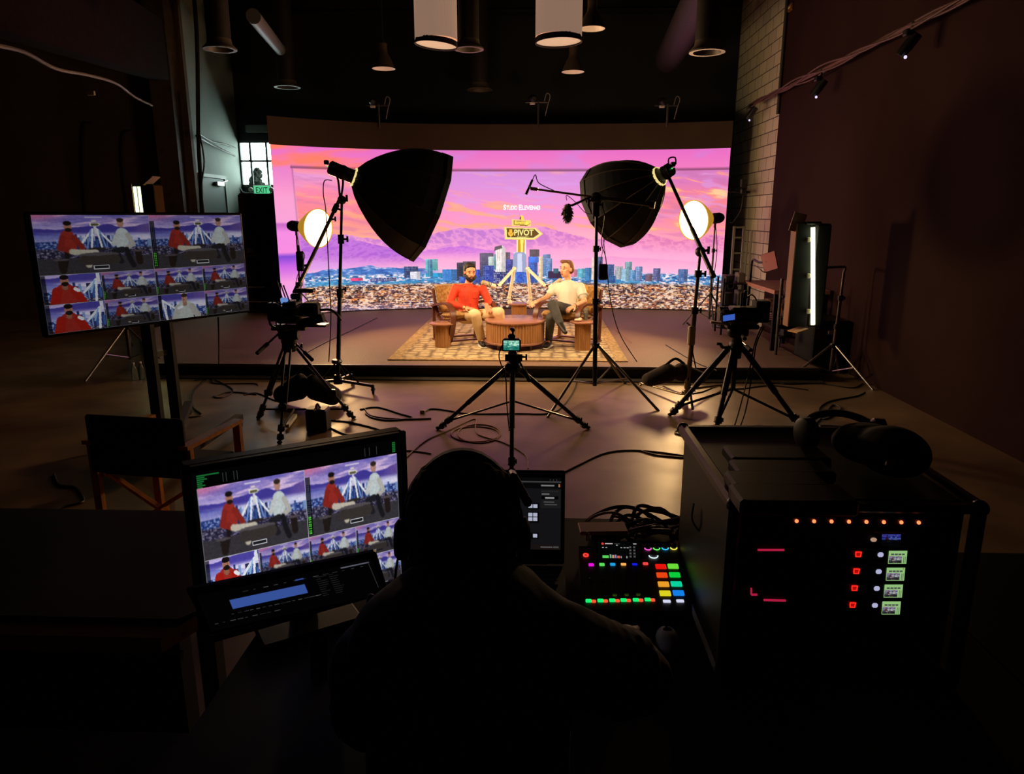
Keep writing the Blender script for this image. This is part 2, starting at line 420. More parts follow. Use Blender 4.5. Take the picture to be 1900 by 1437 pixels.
    B = [(745, 772, 493, 516, (30, 45, 90), (80, 120, 180)), (757, 776, 503, 518, (225, 225, 235), (180, 170, 200)),
         (786, 810, 479, 502, (70, 175, 180), (120, 215, 215)), (786, 824, 506, 514, (20, 150, 205), None), (790, 800, 480, 513, (45, 110, 150), (80, 160, 180)),
         (818, 846, 499, 522, (40, 110, 190), (70, 150, 220)), (846, 860, 486, 522, (22, 26, 40), (60, 60, 90)), (858, 882, 484, 520, (35, 32, 45), (90, 90, 110)),
         (876, 893, 500, 526, (30, 60, 190), (80, 130, 230)), (890, 916, 467, 523, (42, 44, 78), (80, 84, 120)), (906, 917, 474, 520, (190, 215, 205), (120, 150, 160)),
         (929, 948, 466, 500, (48, 34, 60), (120, 90, 110)), (939, 954, 480, 526, (28, 40, 130), (70, 90, 200)), (955, 975, 466, 522, (165, 175, 205), (215, 220, 240)),
         (897, 930, 492, 528, (26, 45, 140), (90, 120, 210)), (917, 942, 500, 528, (22, 34, 110), (190, 190, 220)),
         (982, 1000, 474, 526, (24, 70, 175), (60, 130, 220)), (985, 1003, 460, 474, (34, 30, 40), (60, 56, 70)), (984, 1002, 475, 486, (18, 100, 235), None),
         (1002, 1010, 474, 520, (245, 215, 170), (220, 190, 150)), (1010, 1025, 470, 512, (60, 100, 160), (110, 160, 210)), (1018, 1028, 478, 514, (70, 110, 180), (130, 180, 225)),
         (1020, 1046, 503, 517, (38, 20, 60), None), (1030, 1040, 498, 507, (40, 90, 110), None), (1060, 1076, 499, 514, (235, 130, 160), (200, 100, 140)),
         (1076, 1090, 498, 516, (80, 170, 195), (150, 215, 230)), (1090, 1104, 496, 520, (40, 110, 170), (90, 160, 210)),
         (1103, 1112, 476, 520, (225, 205, 190), None), (1112, 1124, 474, 520, (22, 40, 90), (60, 90, 150)), (1118, 1146, 489, 524, (40, 75, 140), (90, 140, 200)),
         (1148, 1163, 493, 519, (175, 180, 185), (120, 120, 140)), (1166, 1180, 484, 520, (90, 140, 150), (160, 190, 200)), (1160, 1174, 498, 522, (150, 195, 215), (90, 140, 190)),
         (1186, 1200, 493, 520, (90, 120, 175), (160, 180, 215)), (1176, 1188, 500, 522, (70, 130, 190), (150, 190, 220)), (1221, 1235, 496, 520, (70, 75, 130), (130, 120, 160)),
         (1206, 1220, 508, 522, (110, 80, 100), None), (1269, 1287, 497, 522, (60, 90, 150), (110, 140, 190)), (642, 666, 513, 519, (245, 60, 120), None),
         (680, 730, 514, 521, (60, 70, 130), (180, 180, 210))]
    for b in B: tower(*b)
    tower(919, 939, 459, 505, (236, 232, 226), (200, 180, 170), (4, 40), roof=[(923, 454), (933, 452)])
    tower(917, 921, 470, 500, (60, 130, 140))
    img[pmask(X, Y, [(917, 464), (919, 455), (932, 452), (933, 458), (921, 462)])] = C3(34, 34, 44)
    for x0, x1, y0, y1, c, w_ in ((850, 900, 514, 530, (26, 60, 165), (90, 150, 230)), (958, 1000, 505, 530, (24, 66, 180), (80, 150, 230)), (1108, 1150, 512, 526, (30, 80, 160), (90, 150, 210))):
        tower(x0, x1, y0, y1, c, w_, (2.4, 2.6))
    # the carpet of lit streets
    for pas, (s0, s1) in enumerate(((1.6, 3.1),)):
        z = np.clip((Y - 522) / 54, 0, 1)
        sx = 5.0 + 7.0 * z; sy = 2.6 + 3.4 * z
        a = fbm(X / sx + Y / 9, Y / sy + X / 14, 41, 3, .6); b = fbm(X / 5.2 + 5, Y / 3.0, 43, 2, .6)
        base = ramp(fbm(X / 30, Y / 8, 45, 3), [(.3, (38, 22, 34)), (.6, (92, 48, 46)), (.8, (130, 70, 60))])
        col = ramp(vnoise(X / 7, Y / 3, 47), [(.1, (255, 140, 70)), (.4, (255, 176, 112)), (.6, (255, 214, 176)), (.85, (236, 190, 205)), (1, (255, 246, 232))])
        m = ss(.5, .62, a)
        base = base * (1 - m[..., None]) + col * m[..., None]
        m2 = ss(.6, .7, b) * .8
        base = base * (1 - m2[..., None]) + C3(255, 224, 190) * m2[..., None]
        m3 = ss(.36, .26, b) * .8
        base = base * (1 - m3[..., None]) + C3(16, 10, 22) * m3[..., None]
        lowl = ss(558, 574, Y) * ss(950, 640, X) * .35
        base = mix(base, C3(190, 170, 235), lowl)
        e = ss(523, 531, Y + 5 * (fbm(X / 10, X * 0, 49, 3) - .5))
        img = img * (1 - e[..., None]) + base * e[..., None]
    img = mix(np.clip(1 - (1 - img) * .93, 0, 1), C3(255, 205, 225), ss(505, 470, Y) * .2)
    # outer frame and its soft shadow
    il = np.interp(Y, [300, 576], [545, 553]); ix = ss(0, 2.5, X - il); it = ss(311, 313, Y)
    inn = np.minimum(ix, it)
    shd = 1 - .38 * ss(305, 310, Y) * ss(313, 311, Y) * (X > 541) - .2 * ss(-4, 0, X - il) * ss(1, 0, X - il) * (Y > 312)
    out = outer * np.clip(shd, 0, 1)[..., None]
    img = out * (1 - inn[..., None]) + img * inn[..., None]
    # sky sign tower drawn in the picture
    def poly(p, c):
        img[pmask(X, Y, p)] = C3(*c)
    poly([(962, 440), (976, 440), (974, 468), (962, 468)], (205, 150, 30)); poly([(967, 440), (973, 440), (972, 468), (968, 468)], (255, 232, 110))
    poly([(960, 440), (962.5, 440), (962.5, 468), (960, 468)], (255, 235, 170)); poly([(975.5, 440), (977.5, 440), (977.5, 500), (975, 500)], (250, 235, 220))
    poly([(954, 470), (960, 466), (974, 466), (978, 470), (980, 505), (952, 505)], (150, 160, 195)); poly([(962, 468), (970, 468), (971, 505), (961, 505)], (205, 210, 235))
    poly([(967, 396), (970, 394), (973, 397), (974, 404), (965, 404)], (250, 215, 80)); poly([(966, 398), (968.5, 396), (968.5, 404), (965.5, 404)], (110, 60, 30))
    poly([(951, 402), (987, 404), (987, 416), (951, 415)], (255, 205, 120))
    poly([(954.5, 404.5), (979, 406), (986, 410), (979, 415), (954.5, 413)], (110, 74, 16)); poly([(956, 406), (978, 407), (978, 405), (985, 410), (978, 414), (978, 412.5), (956, 412)], (255, 226, 90))
    poly([(936, 417), (996, 418.5), (1010, 430), (994, 442), (938, 441)], (255, 206, 110)); poly([(939, 418), (995, 420), (1007, 430), (993, 439.5), (940, 439)], (255, 240, 150))
    poly([(941, 419), (994, 421), (1003, 430), (992, 437.5), (942, 437)], (96, 62, 14))
    # microphone emblem
    poly([(946.5, 421), (951.5, 421), (952, 430), (946, 430)], (255, 178, 50)); poly([(943.5, 427), (945.5, 427), (947, 431), (951, 431), (953, 427), (955, 427), (953, 433), (950, 434.5), (950, 436), (948, 436), (948, 434.5), (945, 433)], (255, 190, 60))
    return np.clip(img, 0, 1)

def ell(img, X, Y, cx, cy, rx, ry, c):
    img[((X - cx) / rx) ** 2 + ((Y - cy) / ry) ** 2 < 1] = np.array(c) / 255
def thick(img, X, Y, pts, w, c):
    for (x0, y0), (x1, y1) in zip(pts[:-1], pts[1:]):
        dx, dy = x1 - x0, y1 - y0; L2 = dx * dx + dy * dy + 1e-9
        t = np.clip(((X - x0) * dx + (Y - y0) * dy) / L2, 0, 1)
        img[(X - x0 - t * dx) ** 2 + (Y - y0 - t * dy) ** 2 < w * w] = np.array(c) / 255
def soft(im, k=1):
    p = np.pad(im, ((1, 1), (1, 1), (0, 0)), 'edge'); h, w = im.shape[:2]
    return sum(p[a:a + h, b:b + w] * (1 + (a == 1)) * (1 + (b == 1)) for a in range(3) for b in range(3)) / 16
def backdrop(w, h, x0=0., x1=160., y0=0., y1=66.):
    # the LED picture as the studio cameras see it: cooler and darker
    X, Y = np.meshgrid(np.linspace(x0, x1, w), np.linspace(y0, y1, h))
    c = fbm(X / 34 + 3, Y / 5 + X / 90, 61, 4); d = fbm(X / 22 + 7, Y / 3.2, 63, 4)
    im = ramp(Y, [(0, (128, 112, 190)), (14, (160, 142, 208)), (24, (196, 180, 226)), (60, (205, 205, 240))])
    im = mix(im, C3(232, 200, 230), ss(.5, .66, c) * .8); im = mix(im, C3(96, 92, 178), ss(.52, .68, d) * .6)
    im = mix(im, C3(236, 120, 150), ss(60, 0, X) * ss(14, 0, Y) * .7)
    r1 = np.interp(X, [0, 30, 60, 80, 100, 120, 140, 160], [20, 22, 17, 16, 14, 19, 17, 13]) + 3 * (fbm(X / 9, X * 0, 65, 3) - .5)
    m = ss(0, 1, Y - r1) * ss(36, 24, Y)
    im = mix(im, C3(66, 58, 150), m); im = mix(im, C3(120, 90, 160), m * ss(120, 160, X) * .7)
    r2 = np.interp(X, [0, 20, 40, 60, 90], [27, 28, 30, 34, 40]) + 2 * (fbm(X / 8, X * 0, 67, 3) - .5)
    m = ss(0, 1, Y - r2) * ss(44, 34, Y) * ss(90, 60, X); im = mix(im, C3(50, 52, 158), m)
    hz = ss(26, 33, Y) * ss(48, 38, Y) * .7 * (.6 + .4 * ss(30, 70, X)); im = mix(im, C3(226, 228, 250), hz)
    b = ss(41, 43, Y + 3 * fbm(X / 10, X * 0, 69, 3)); bn = fbm(X / 2.6, Y / 1.4, 71, 3)
    im = mix(im, C3(34, 52, 118), b); im = mix(im, C3(150, 170, 220), b * ss(.5, .66, bn))
    for k in range(26):
        x = 52 + (k * 37 % 61) + (k % 3) * .7 + (44 if k > 18 else 0); t = 29 + (k * 53 % 13); q = (X > x) & (X < x + 3.2 + k % 3) & (Y > t) & (Y < 52)
        im[q] = [C3(36, 48, 104), C3(54, 84, 150), C3(24, 30, 70), C3(120, 150, 196)][k % 4]
    g = ss(50, 53, Y); im = mix(im, C3(36, 34, 56), g); im = mix(im, C3(150, 140, 170), g * ss(.54, .68, fbm(X / 2.2, Y / 1.1, 73, 3)))
    # sign
    for p, cc in (([(77, 8), (83, 8), (83, 10.5), (77, 10.5)], (220, 214, 200)), ([(74, 12), (86, 12), (89, 14.8), (86, 17.5), (74, 17.5)], (238, 236, 220)), ([(75.5, 13.2), (85, 13.2), (87, 14.8), (85, 16.4), (75.5, 16.4)], (90, 84, 60)), ([(79, 17), (82.5, 17), (83, 30), (78.5, 30)], (216, 216, 226)), ([(68, 3), (92, 3), (92, 4.2), (68, 4.2)], (226, 222, 236))): im[pmask(X, Y, p)] = C3(*cc)
    return im
def feed_wide(wall, w, h, dark, tag=True, meters=False):
    im = backdrop(w, h, 0, 160, 0, 90)
    X, Y = np.meshgrid(np.linspace(0, 160, w), np.linspace(0, 90, h))
    fl = Y > 66
    n = (.9 + .3 * fbm(X / 3, Y / 2, 3, 3))[..., None]
    im = np.where(fl[..., None], C3(52, 49, 54) * n, im)
    W_ = (238, 240, 246)
    for s in (-1, 1):
        thick(im, X, Y, [(80 + 7 * s, 50), (80 + 3 * s, 22), (80 + 22 * s, 46), (80 + 26 * s, 42)], 1.5, W_)
        thick(im, X, Y, [(80 + 13 * s, 50), (80 + 6 * s, 24)], 1.2, (120, 150, 215))
    ell(im, X, Y, 80, 53, 12, 2.4, (44, 38, 40))
    # person in red
    thick(im, X, Y, [(40, 40), (38, 66), (34, 80)], 3, (30, 24, 24))
    thick(im, X, Y, [(42, 32), (44, 50)], 9, (150, 44, 36)); thick(im, X, Y, [(36, 34), (31, 50), (44, 54)], 4.2, (134, 38, 32)); thick(im, X, Y, [(50, 34), (60, 50)], 4, (134, 38, 32))
    thick(im, X, Y, [(46, 56), (60, 58), (66, 78)], 4.4, (186, 178, 160)); thick(im, X, Y, [(48, 57), (78, 58)], 4, (196, 188, 170))
    ell(im, X, Y, 44, 18, 5.2, 7, (170, 118, 98)); ell(im, X, Y, 44, 12.5, 5.4, 3.6, (24, 18, 18)); ell(im, X, Y, 44.5, 22.5, 4.6, 3, (34, 24, 22))
    # person in white
    thick(im, X, Y, [(118, 30), (117, 47)], 9.5, (196, 206, 206)); thick(im, X, Y, [(111, 32), (104, 46)], 3.8, (196, 200, 198)); thick(im, X, Y, [(126, 32), (133, 47), (124, 52)], 3.6, (180, 176, 170))
    thick(im, X, Y, [(116, 55), (104, 58), (112, 74)], 4.6, (30, 30, 36)); thick(im, X, Y, [(122, 55), (126, 72), (130, 82)], 4, (26, 26, 30))
    ell(im, X, Y, 117, 13, 4.8, 6.8, (176, 132, 116)); ell(im, X, Y, 117, 8, 5, 3.4, (52, 38, 32))
    ell(im, X, Y, 82, 62, 28, 3.2, (88, 80, 84)); thick(im, X, Y, [(60, 70), (104, 70)], 7.5, (56, 50, 48)); ell(im, X, Y, 82, 61, 27, 2.6, (84, 78, 82))
    thick(im, X, Y, [(30, 70), (31, 84)], 5, (34, 26, 24)); ell(im, X, Y, 30, 68, 11, 1.8, (80, 72, 78)); thick(im, X, Y, [(139, 60), (140, 76)], 5, (34, 26, 24)); ell(im, X, Y, 139, 58, 11, 1.8, (80, 72, 78))
    im = soft(im) if w > 90 else im
    im = im * (.93 + .14 * fbm(X / 2.2, Y / 2.2, 51, 2))[..., None]
    if meters:
        m = (X < 8) & (Y > 10) & (Y < 88); im[m] = im[m] * .35
        for x0 in (2, 4.4):
            for k in range(22):
                y0 = 86 - k * 3
                q = (X > x0) & (X < x0 + 1.4) & (Y > y0 - 1.8) & (Y < y0); im[q] = C3(90, 220, 60) if k < 8 else C3(60, 66, 84)
    if tag:
        q = (X > 72) & (X < 94) & (Y > 79) & (Y < 85); im[q] = C3(220, 222, 226)
        q = (X > 72.8) & (X < 93.2) & (Y > 79.8) & (Y < 84.2); im[q] = C3(30, 30, 34)
    return np.clip(im * dark, 0, 1)
def feed_close(wall, w, h, who, dark):
    im = backdrop(w, h, 20 if who == 0 else 84, 84 if who == 0 else 156, 18, 56)
    im = np.clip(im * 1.05 + .03, 0, 1)
    X, Y = np.meshgrid(np.linspace(0, 160, w), np.linspace(0, 90, h))
    W_ = (236, 240, 248)
    if who == 0:
        thick(im, X, Y, [(140, 88), (146, 20), (108, 60)], 3.4, W_); thick(im, X, Y, [(128, 62), (140, 24)], 2.4, (150, 190, 230))
        thick(im, X, Y, [(60, 52), (62, 100)], 25, (160, 42, 34)); thick(im, X, Y, [(38, 50), (28, 92)], 13, (164, 30, 22)); thick(im, X, Y, [(84, 50), (104, 92)], 12, (164, 30, 22))
        thick(im, X, Y, [(60, 30), (60, 40)], 8, (150, 96, 76)); ell(im, X, Y, 60, 20, 11, 15, (176, 120, 98)); ell(im, X, Y, 60, 8, 12, 8, (22, 16, 16)); ell(im, X, Y, 61, 29, 10, 7, (30, 22, 20))
        ell(im, X, Y, 56, 19, 1.6, 1, (30, 20, 20)); ell(im, X, Y, 65, 19, 1.6, 1, (30, 20, 20)); thick(im, X, Y, [(86, 46), (94, 52)], 5, W_)
    else:
        thick(im, X, Y, [(24, 88), (14, 20), (62, 58)], 3.4, W_)
        thick(im, X, Y, [(88, 52), (88, 100)], 26, (196, 204, 200)); thick(im, X, Y, [(64, 50), (50, 90)], 11, (190, 192, 188)); thick(im, X, Y, [(112, 50), (130, 86)], 11, (186, 184, 178))
        thick(im, X, Y, [(88, 28), (88, 40)], 7, (172, 124, 104)); ell(im, X, Y, 88, 19, 9.5, 14, (184, 138, 118)); ell(im, X, Y, 88, 8, 10.5, 7, (54, 38, 30)); ell(im, X, Y, 85, 24, 2.6, 1.4, (90, 30, 30))
        ell(im, X, Y, 84, 17, 1.4, 1, (40, 26, 24)); ell(im, X, Y, 92, 17, 1.4, 1, (40, 26, 24)); thick(im, X, Y, [(66, 52), (76, 48)], 5, W_)
    im = im * (.94 + .12 * fbm(X / 6, Y / 5, 53, 3))[..., None]
    m = X < 12; im[m] = im[m] * .35
    return np.clip(im * dark, 0, 1)
def multiview(wall, W=448, H=252, dark=1.0, line=.8):
    out = np.zeros((H, W, 3), np.float32)
    hw, hh = W // 2, H // 2; qw, qh = W // 4, H // 4
    out[:hh, :hw] = feed_wide(wall, hw, hh, dark); out[:hh, hw:2 * hw] = feed_wide(wall, hw, hh, dark, True, True)
    for r_ in range(2):
        for c_ in range(4):
            if c_ == 0: f = feed_close(wall, qw, qh, 0, dark)
            elif (r_, c_) == (1, 2): f = feed_close(wall, qw, qh, 1, dark)
            else: f = feed_wide(wall, qw, qh, dark * .93, True, True)
            out[hh + r_ * qh:hh + (r_ + 1) * qh, c_ * qw:(c_ + 1) * qw] = f
    L = C3(225, 225, 235) * line
    for y in (hh, hh + qh): out[y:y + 1] = L
    out[:, hw] = L
    for x in (qw, hw + qw): out[hh:, x] = L
    out[-1:] = L * .8; out[:, :1] = L * .6; out[:, -1:] = L * .6
    return out
# ------------------------------------------------------------------ the room
Z_S = .15                                   # stage height
def floor_mat():
    m = mat('worn concrete floor', (140, 112, 84), .42, noise=.3, nscale=1.6, bump=.12)
    nt = m.node_tree; b = nt.nodes['Principled BSDF']; N = nt.nodes.new; L = nt.links.new
    tc = N('ShaderNodeTexCoord'); n = N('ShaderNodeTexNoise'); n.inputs['Scale'].default_value = 2.2; n.inputs['Detail'].default_value = 8
    L(tc.outputs['Object'], n.inputs['Vector']); r = N('ShaderNodeMapRange'); r.inputs['To Min'].default_value = .26; r.inputs['To Max'].default_value = .5
    L(n.outputs['Fac'], r.inputs['Value']); L(r.outputs['Result'], b.inputs['Roughness'])
    return m
struct('floor', MB().box((-2.5, 6.5, -.05), (19, 19, .1)), floor_mat())
struct('ceiling', MB().box((-2.5, 6.5, 6.05), (19, 19, .1)), mat('black ceiling', (20, 19, 19), .9))
WB = mat('black painted wall', (27, 26, 27), .75, noise=.12, nscale=3)
struct('wall_right', MB().box((3.80, 4.6, 3), (.1, 14.8, 6)), mat('dark right wall', (50, 31, 31), .95, noise=.1, nscale=1.2, spec=.1))
def block_mat(name, c, cm):
    m = mat(name, c, .85); nt = m.node_tree; b = nt.nodes['Principled BSDF']; N = nt.nodes.new; L = nt.links.new
    tc = N('ShaderNodeTexCoord'); sp = N('ShaderNodeSeparateXYZ'); cb = N('ShaderNodeCombineXYZ'); L(tc.outputs['Object'], sp.inputs['Vector'])
    ad = N('ShaderNodeMath'); L(sp.outputs['X'], ad.inputs[0]); L(sp.outputs['Y'], ad.inputs[1])
    L(ad.outputs[0], cb.inputs['X']); L(sp.outputs['Z'], cb.inputs['Y'])
    t = N('ShaderNodeTexBrick'); t.inputs['Scale'].default_value = 1; t.inputs['Brick Width'].default_value = .4; t.inputs['Row Height'].default_value = .2
    t.inputs['Mortar Size'].default_value = .008; t.inputs['Color1'].default_value = (*lin(c), 1); t.inputs['Color2'].default_value = (*[v * .85 for v in lin(c)], 1)
    t.inputs['Mortar'].default_value = (*lin(cm), 1); L(cb.outputs['Vector'], t.inputs['Vector'])
    L(t.outputs['Color'], b.inputs['Base Color']); bp = N('ShaderNodeBump'); bp.inputs['Strength'].default_value = .5; bp.inputs['Distance'].default_value = .01
    bp.invert = True; L(t.outputs['Fac'], bp.inputs['Height']); L(bp.outputs['Normal'], b.inputs['Normal'])
    return m
struct('wall_block_right', MB().box((3.84, 13.42, 2.9), (.1, 2.84, 5.8)), block_mat('pale concrete block', (222, 216, 186), (90, 84, 76)))
_a, _b = P(450, 345, Y=14.86), P(450, 263, Y=14.86); wx0, wz0, wz1 = _a.x, _a.z, _b.z; wx1 = wx0 + 1.3
struct('wall_back', MB().box(((-12 + wx0) / 2, 14.9, 3), (12 + wx0, .12, 6)).box(((wx1 + 3.85) / 2, 14.9, 3), (3.85 - wx1, .12, 6)).box(((wx0 + wx1) / 2, 14.9, (wz1 + 6) / 2), (wx1 - wx0, .12, 6 - wz1)).box(((wx0 + wx1) / 2, 14.9, wz0 / 2), (wx1 - wx0, .12, wz0)), WB)
struct('wall_left', MB().box((-9.0, 12.75, 3), (6.0, .1, 6)), mat('brown painted wall', (96, 72, 52), .8, noise=.15, nscale=2))
struct('wall_side_left', MB().box((-6.1, 13.85, 3), (.1, 2.1, 6)), mat('grey green wall', (150, 158, 150), .75, noise=.06, nscale=3))
struct('wall_far_left', MB().box((-11.95, 5, 3), (.1, 16, 6)), WB)
struct('wall_rear', MB().box((-2.5, -2.9, 3), (19, .1, 6)), WB)
# pillar where the two left walls meet, with the steel post before it
struct('pillar', MB().box((-6.28, 12.55, 3), (.36, .3, 6)), mat('brown steel pillar', (84, 66, 48), .6, .1, noise=.3, nscale=6))
# door in the left side wall
d_ = tag(bpy.data.objects.new('door_1', None), kind='structure'); COL.objects.link(d_); d_.location = (-6.04, 13.5, 0); LOC['door_1'] = Vector(d_.location)
zt = P(405, 330, Y=13.4).z
DM = mat('grey steel door', (120, 128, 124), .55)
MB().box((-6.03, 13.42, zt / 2), (.05, .98, zt - .02)).build('door_leaf', DM, d_)
fr = MB(); [fr.box((-6.025, y, zt / 2), (.08, .06, zt)) for y in (12.9, 13.94)]; fr.box((-6.025, 13.42, zt + .03), (.08, 1.1, .06)); fr.build('door_frame', mat('door frame paint', (165, 172, 165), .5), d_)
MB().box((-5.97, 13.62, zt - .1), (.06, .3, .07)).beam((-5.95, 13.68, zt - .07), (-5.93, 13.88, zt - .03), .02, .012).build('door_closer', CHROME, d_)
MB().box((-5.98, 13.86, 1.0), (.05, .03, .14)).build('door_handle', CHROME, d_)
# tall window at the back, half behind the LED wall
w1 = tag(bpy.data.objects.new('window_1', None), kind='structure'); COL.objects.link(w1); w1.location = (-4.4, 14.9, 2.6); LOC['window_1'] = Vector(w1.location)
fm = MB(); MF = mat('window steel', (60, 62, 60), .5)
for x in (wx0, wx1): fm.box((x, 14.86, (wz0 + wz1) / 2), (.05, .06, wz1 - wz0 + .05))
for z in (wz0, wz1): fm.box(((wx0 + wx1) / 2, 14.86, z), (wx1 - wx0, .06, .05))
fm.build('window_frame', MF, w1)
gm = MB()
for px in (466, 496): q = P(px, 300, Y=14.84); gm.box((q.x, 14.84, (wz0 + wz1) / 2), (.036, .03, wz1 - wz0))
q = P(470, 299, Y=14.84); gm.box(((wx0 + wx1) / 2, 14.84, q.z), (wx1 - wx0, .03, .04)); gm.build('glazing_bars', MF, w1)
gl = bpy.data.materials.new('window glass'); gl.use_nodes = True; nt = gl.node_tree; nt.nodes.clear()
o_ = nt.nodes.new('ShaderNodeOutputMaterial'); mx = nt.nodes.new('ShaderNodeMixShader'); t_ = nt.nodes.new('ShaderNodeBsdfTransparent'); g_ = nt.nodes.new('ShaderNodeBsdfGlossy')
g_.inputs['Roughness'].default_value = .05; mx.inputs[0].default_value = .06; nt.links.new(t_.outputs[0], mx.inputs[1]); nt.links.new(g_.outputs[0], mx.inputs[2]); nt.links.new(mx.outputs[0], o_.inputs[0])
MB().box(((wx0 + wx1) / 2, 14.88, (wz0 + wz1) / 2), (wx1 - wx0, .008, wz1 - wz0)).build('window_pane', gl, w1)
# bright sky outside
sk = MB().box((-4.2, 17.5, 4.2), (9, .05, 8.4))
o = struct('sky_outside', sk, glow('bright overcast sky', (222, 250, 245), L_WINDOW, 'FRONT_BACK'))
# shrub outside the window and a wire
tr = MB(); random.seed(5)
for k in range(60):
    t = random.random(); q = P(475 + random.uniform(-8, 8) * (1.3 - t), 348 - t * 34, Y=15.6)
    tr.ball(q + Vector((random.uniform(-.04, .04), random.uniform(-.1, .1), 0)), (random.uniform(.03, .07), .05, random.uniform(.03, .06)), 6, 4)
tr.cyl(P(472, 560, Y=15.6) * Vector((1, 1, 0)) if 0 else Vector((P(472, 560, Y=15.6).x, 15.6, 0)), P(473, 318, Y=15.6), .03, 6)
solo('tree', tr, mat('dark leaves', (40, 46, 34), .9), 'small dark shrub outside the bright window', 'tree')
solo('wire', MB().tube([P(444, 288, Y=14.97), P(466, 299, Y=15.0), P(484, 322, Y=15.0), P(512, 345, Y=15.0)], .008, 6, 4), MATTE, 'thin dark wire slanting across the bright window', 'wire')
# EXIT sign
q = P(487, 353, Y=14.7); t = thing('exit_sign', 'green glowing EXIT sign under the bright window', 'sign', q)
MB().box(q, (.36, .05, .2), bev=.015).build('housing', WHITE, t, True)
MB().box(q + Vector((0, -.03, 0)), (.32, .012, .17)).build('sign_face', glow('exit green', (90, 215, 150), .9), t)
text('sign_lettering', 'EXIT', mat('exit letters', (16, 90, 50), .6), t, q + Vector((-.12, -.038, -.055)), (1, 0, 0), (0, 0, 1), .24, .11, bold=.01)
for s in (-1, 1): MB().lathe([(.03, 0), (.045, .05), (.045, .07)], q + Vector((.21 * s, -.02, .02)), (0, -1, -.2), 12).build('lamp_head', WHITE, t, True)
solo('conduit', MB().tube([P(443, 346, Y=14.75), P(449, 356, Y=14.75), P(458, 359, Y=14.75), P(475, 359, Y=14.75)], .022, 8, 4), GREYM, 'bent grey conduit running to the EXIT sign', 'conduit')
a = P(456, 232, Y=14.78); b = P(499, 246, Y=14.78)
solo('wall_box', MB().box((a + b) / 2, (abs(b.x - a.x), .1, abs(a.z - b.z)), bev=.01), mat('grey enclosure', (120, 124, 120), .5), 'flat grey metal box on the wall above the window', 'box')
# cables beside the door
solo('cable', MB().tube([P(364, 252, Y=12.4), P(388, 266, X=-5.98), P(412, 278, X=-5.98), P(436, 289, X=-5.98)], .018, 6, 5), CABLE, 'black cable sagging over the door in the corner', 'cable')
solo('cable', MB().tube([P(366, 246, Y=12.4), P(392, 262, X=-5.98), P(416, 267, X=-5.98), P(438, 275, X=-5.98)], .012, 6, 5), CABLE, 'thinner cable above the door, upper of the two', 'cable')
solo('cable_bundle', MB().tube([Vector((P(365, 60, Y=12.35).x, 12.35, 6.0)), P(365, 60, Y=12.35), P(368, 250, Y=12.35), P(372, 330, Y=12.35), P(376, 420, Y=12.35), Vector((P(382, 520, Y=12.35).x, 12.35, 0))], .035, 8, 4).tube([P(371, 250, Y=12.3), P(379, 300, Y=12.3), P(374, 345, Y=12.3), P(379, 400, Y=12.3)], .014, 6, 5), CABLE, 'black cable bundle running down the pillar left of the door', 'cable')
# conduits on the brown wall
for px, py0, py1, lb in ((157, 236, 400, 'thin conduit loop on the brown wall above the television, left one'), (230, 250, 345, 'thin conduit on the brown wall, nearer the bank of tubes')):
    a = P(px, py0, Y=12.66); b = P(px + 10, py1 + 60, Y=12.66)
    solo('conduit', MB().tube([P(px + 12, py0 - 8, Y=12.66), a, P(px - 2, (py0 + py1) / 2, Y=12.66), b], .014, 6, 5), mat('dark conduit', (40, 32, 26), .6), lb, 'conduit')
# stage
sp = MB().prism([(-4.55, 8.13), (3.25, 8.13), (3.25, 12.4), (3.74, 12.4), (3.74, 14.8), (-6.0, 14.8), (-6.0, 10.6)], (0, 0, .0), (1, 0, 0), (0, 1, 0), Z_S - .012)
st = thing('stage', 'low dark stage platform with grey carpet under the LED wall', 'stage', (-1.2, 8.13, 0))
sp.build('platform', mat('black stage skirt', (30, 28, 27), .6, noise=.2), st)
MB().prism([(-4.54, 8.14), (3.24, 8.14), (3.24, 14.79), (-5.99, 14.79), (-5.99, 10.6)], (0, 0, Z_S - .012), (1, 0, 0), (0, 1, 0), .012).build('stage_carpet', mat('grey stage carpet', (140, 110, 92), .62, noise=.18, nscale=60, bump=.4), st)
MB().box((-.65, 8.12, Z_S - .012), (7.8, .03, .03)).build('edge_strip', GREYM, st)
struct('trim_1', MB().box((-.65, 8.04, .008), (7.8, .16, .016)), mat('brown floor strip', (70, 62, 50), .6))

# ------------------------------------------------------------------ LED wall
_cx = [-4.42, -4.0, -3.0, -2.0, -.7, 1.0, 2.3, 3.48]; _cy = [12.15, 12.58, 13.05, 13.3, 13.45, 13.45, 13.32, 13.05]
_pf = np.polyfit(_cx, _cy, 4)
def arc(x): return np.polyval(_pf, x)
ZT = 3.0
wall = paint_wall()
lw = thing('led_wall', 'big curved LED wall showing a pink sunset over a city skyline', 'screen', (-.4, 13.3, Z_S))
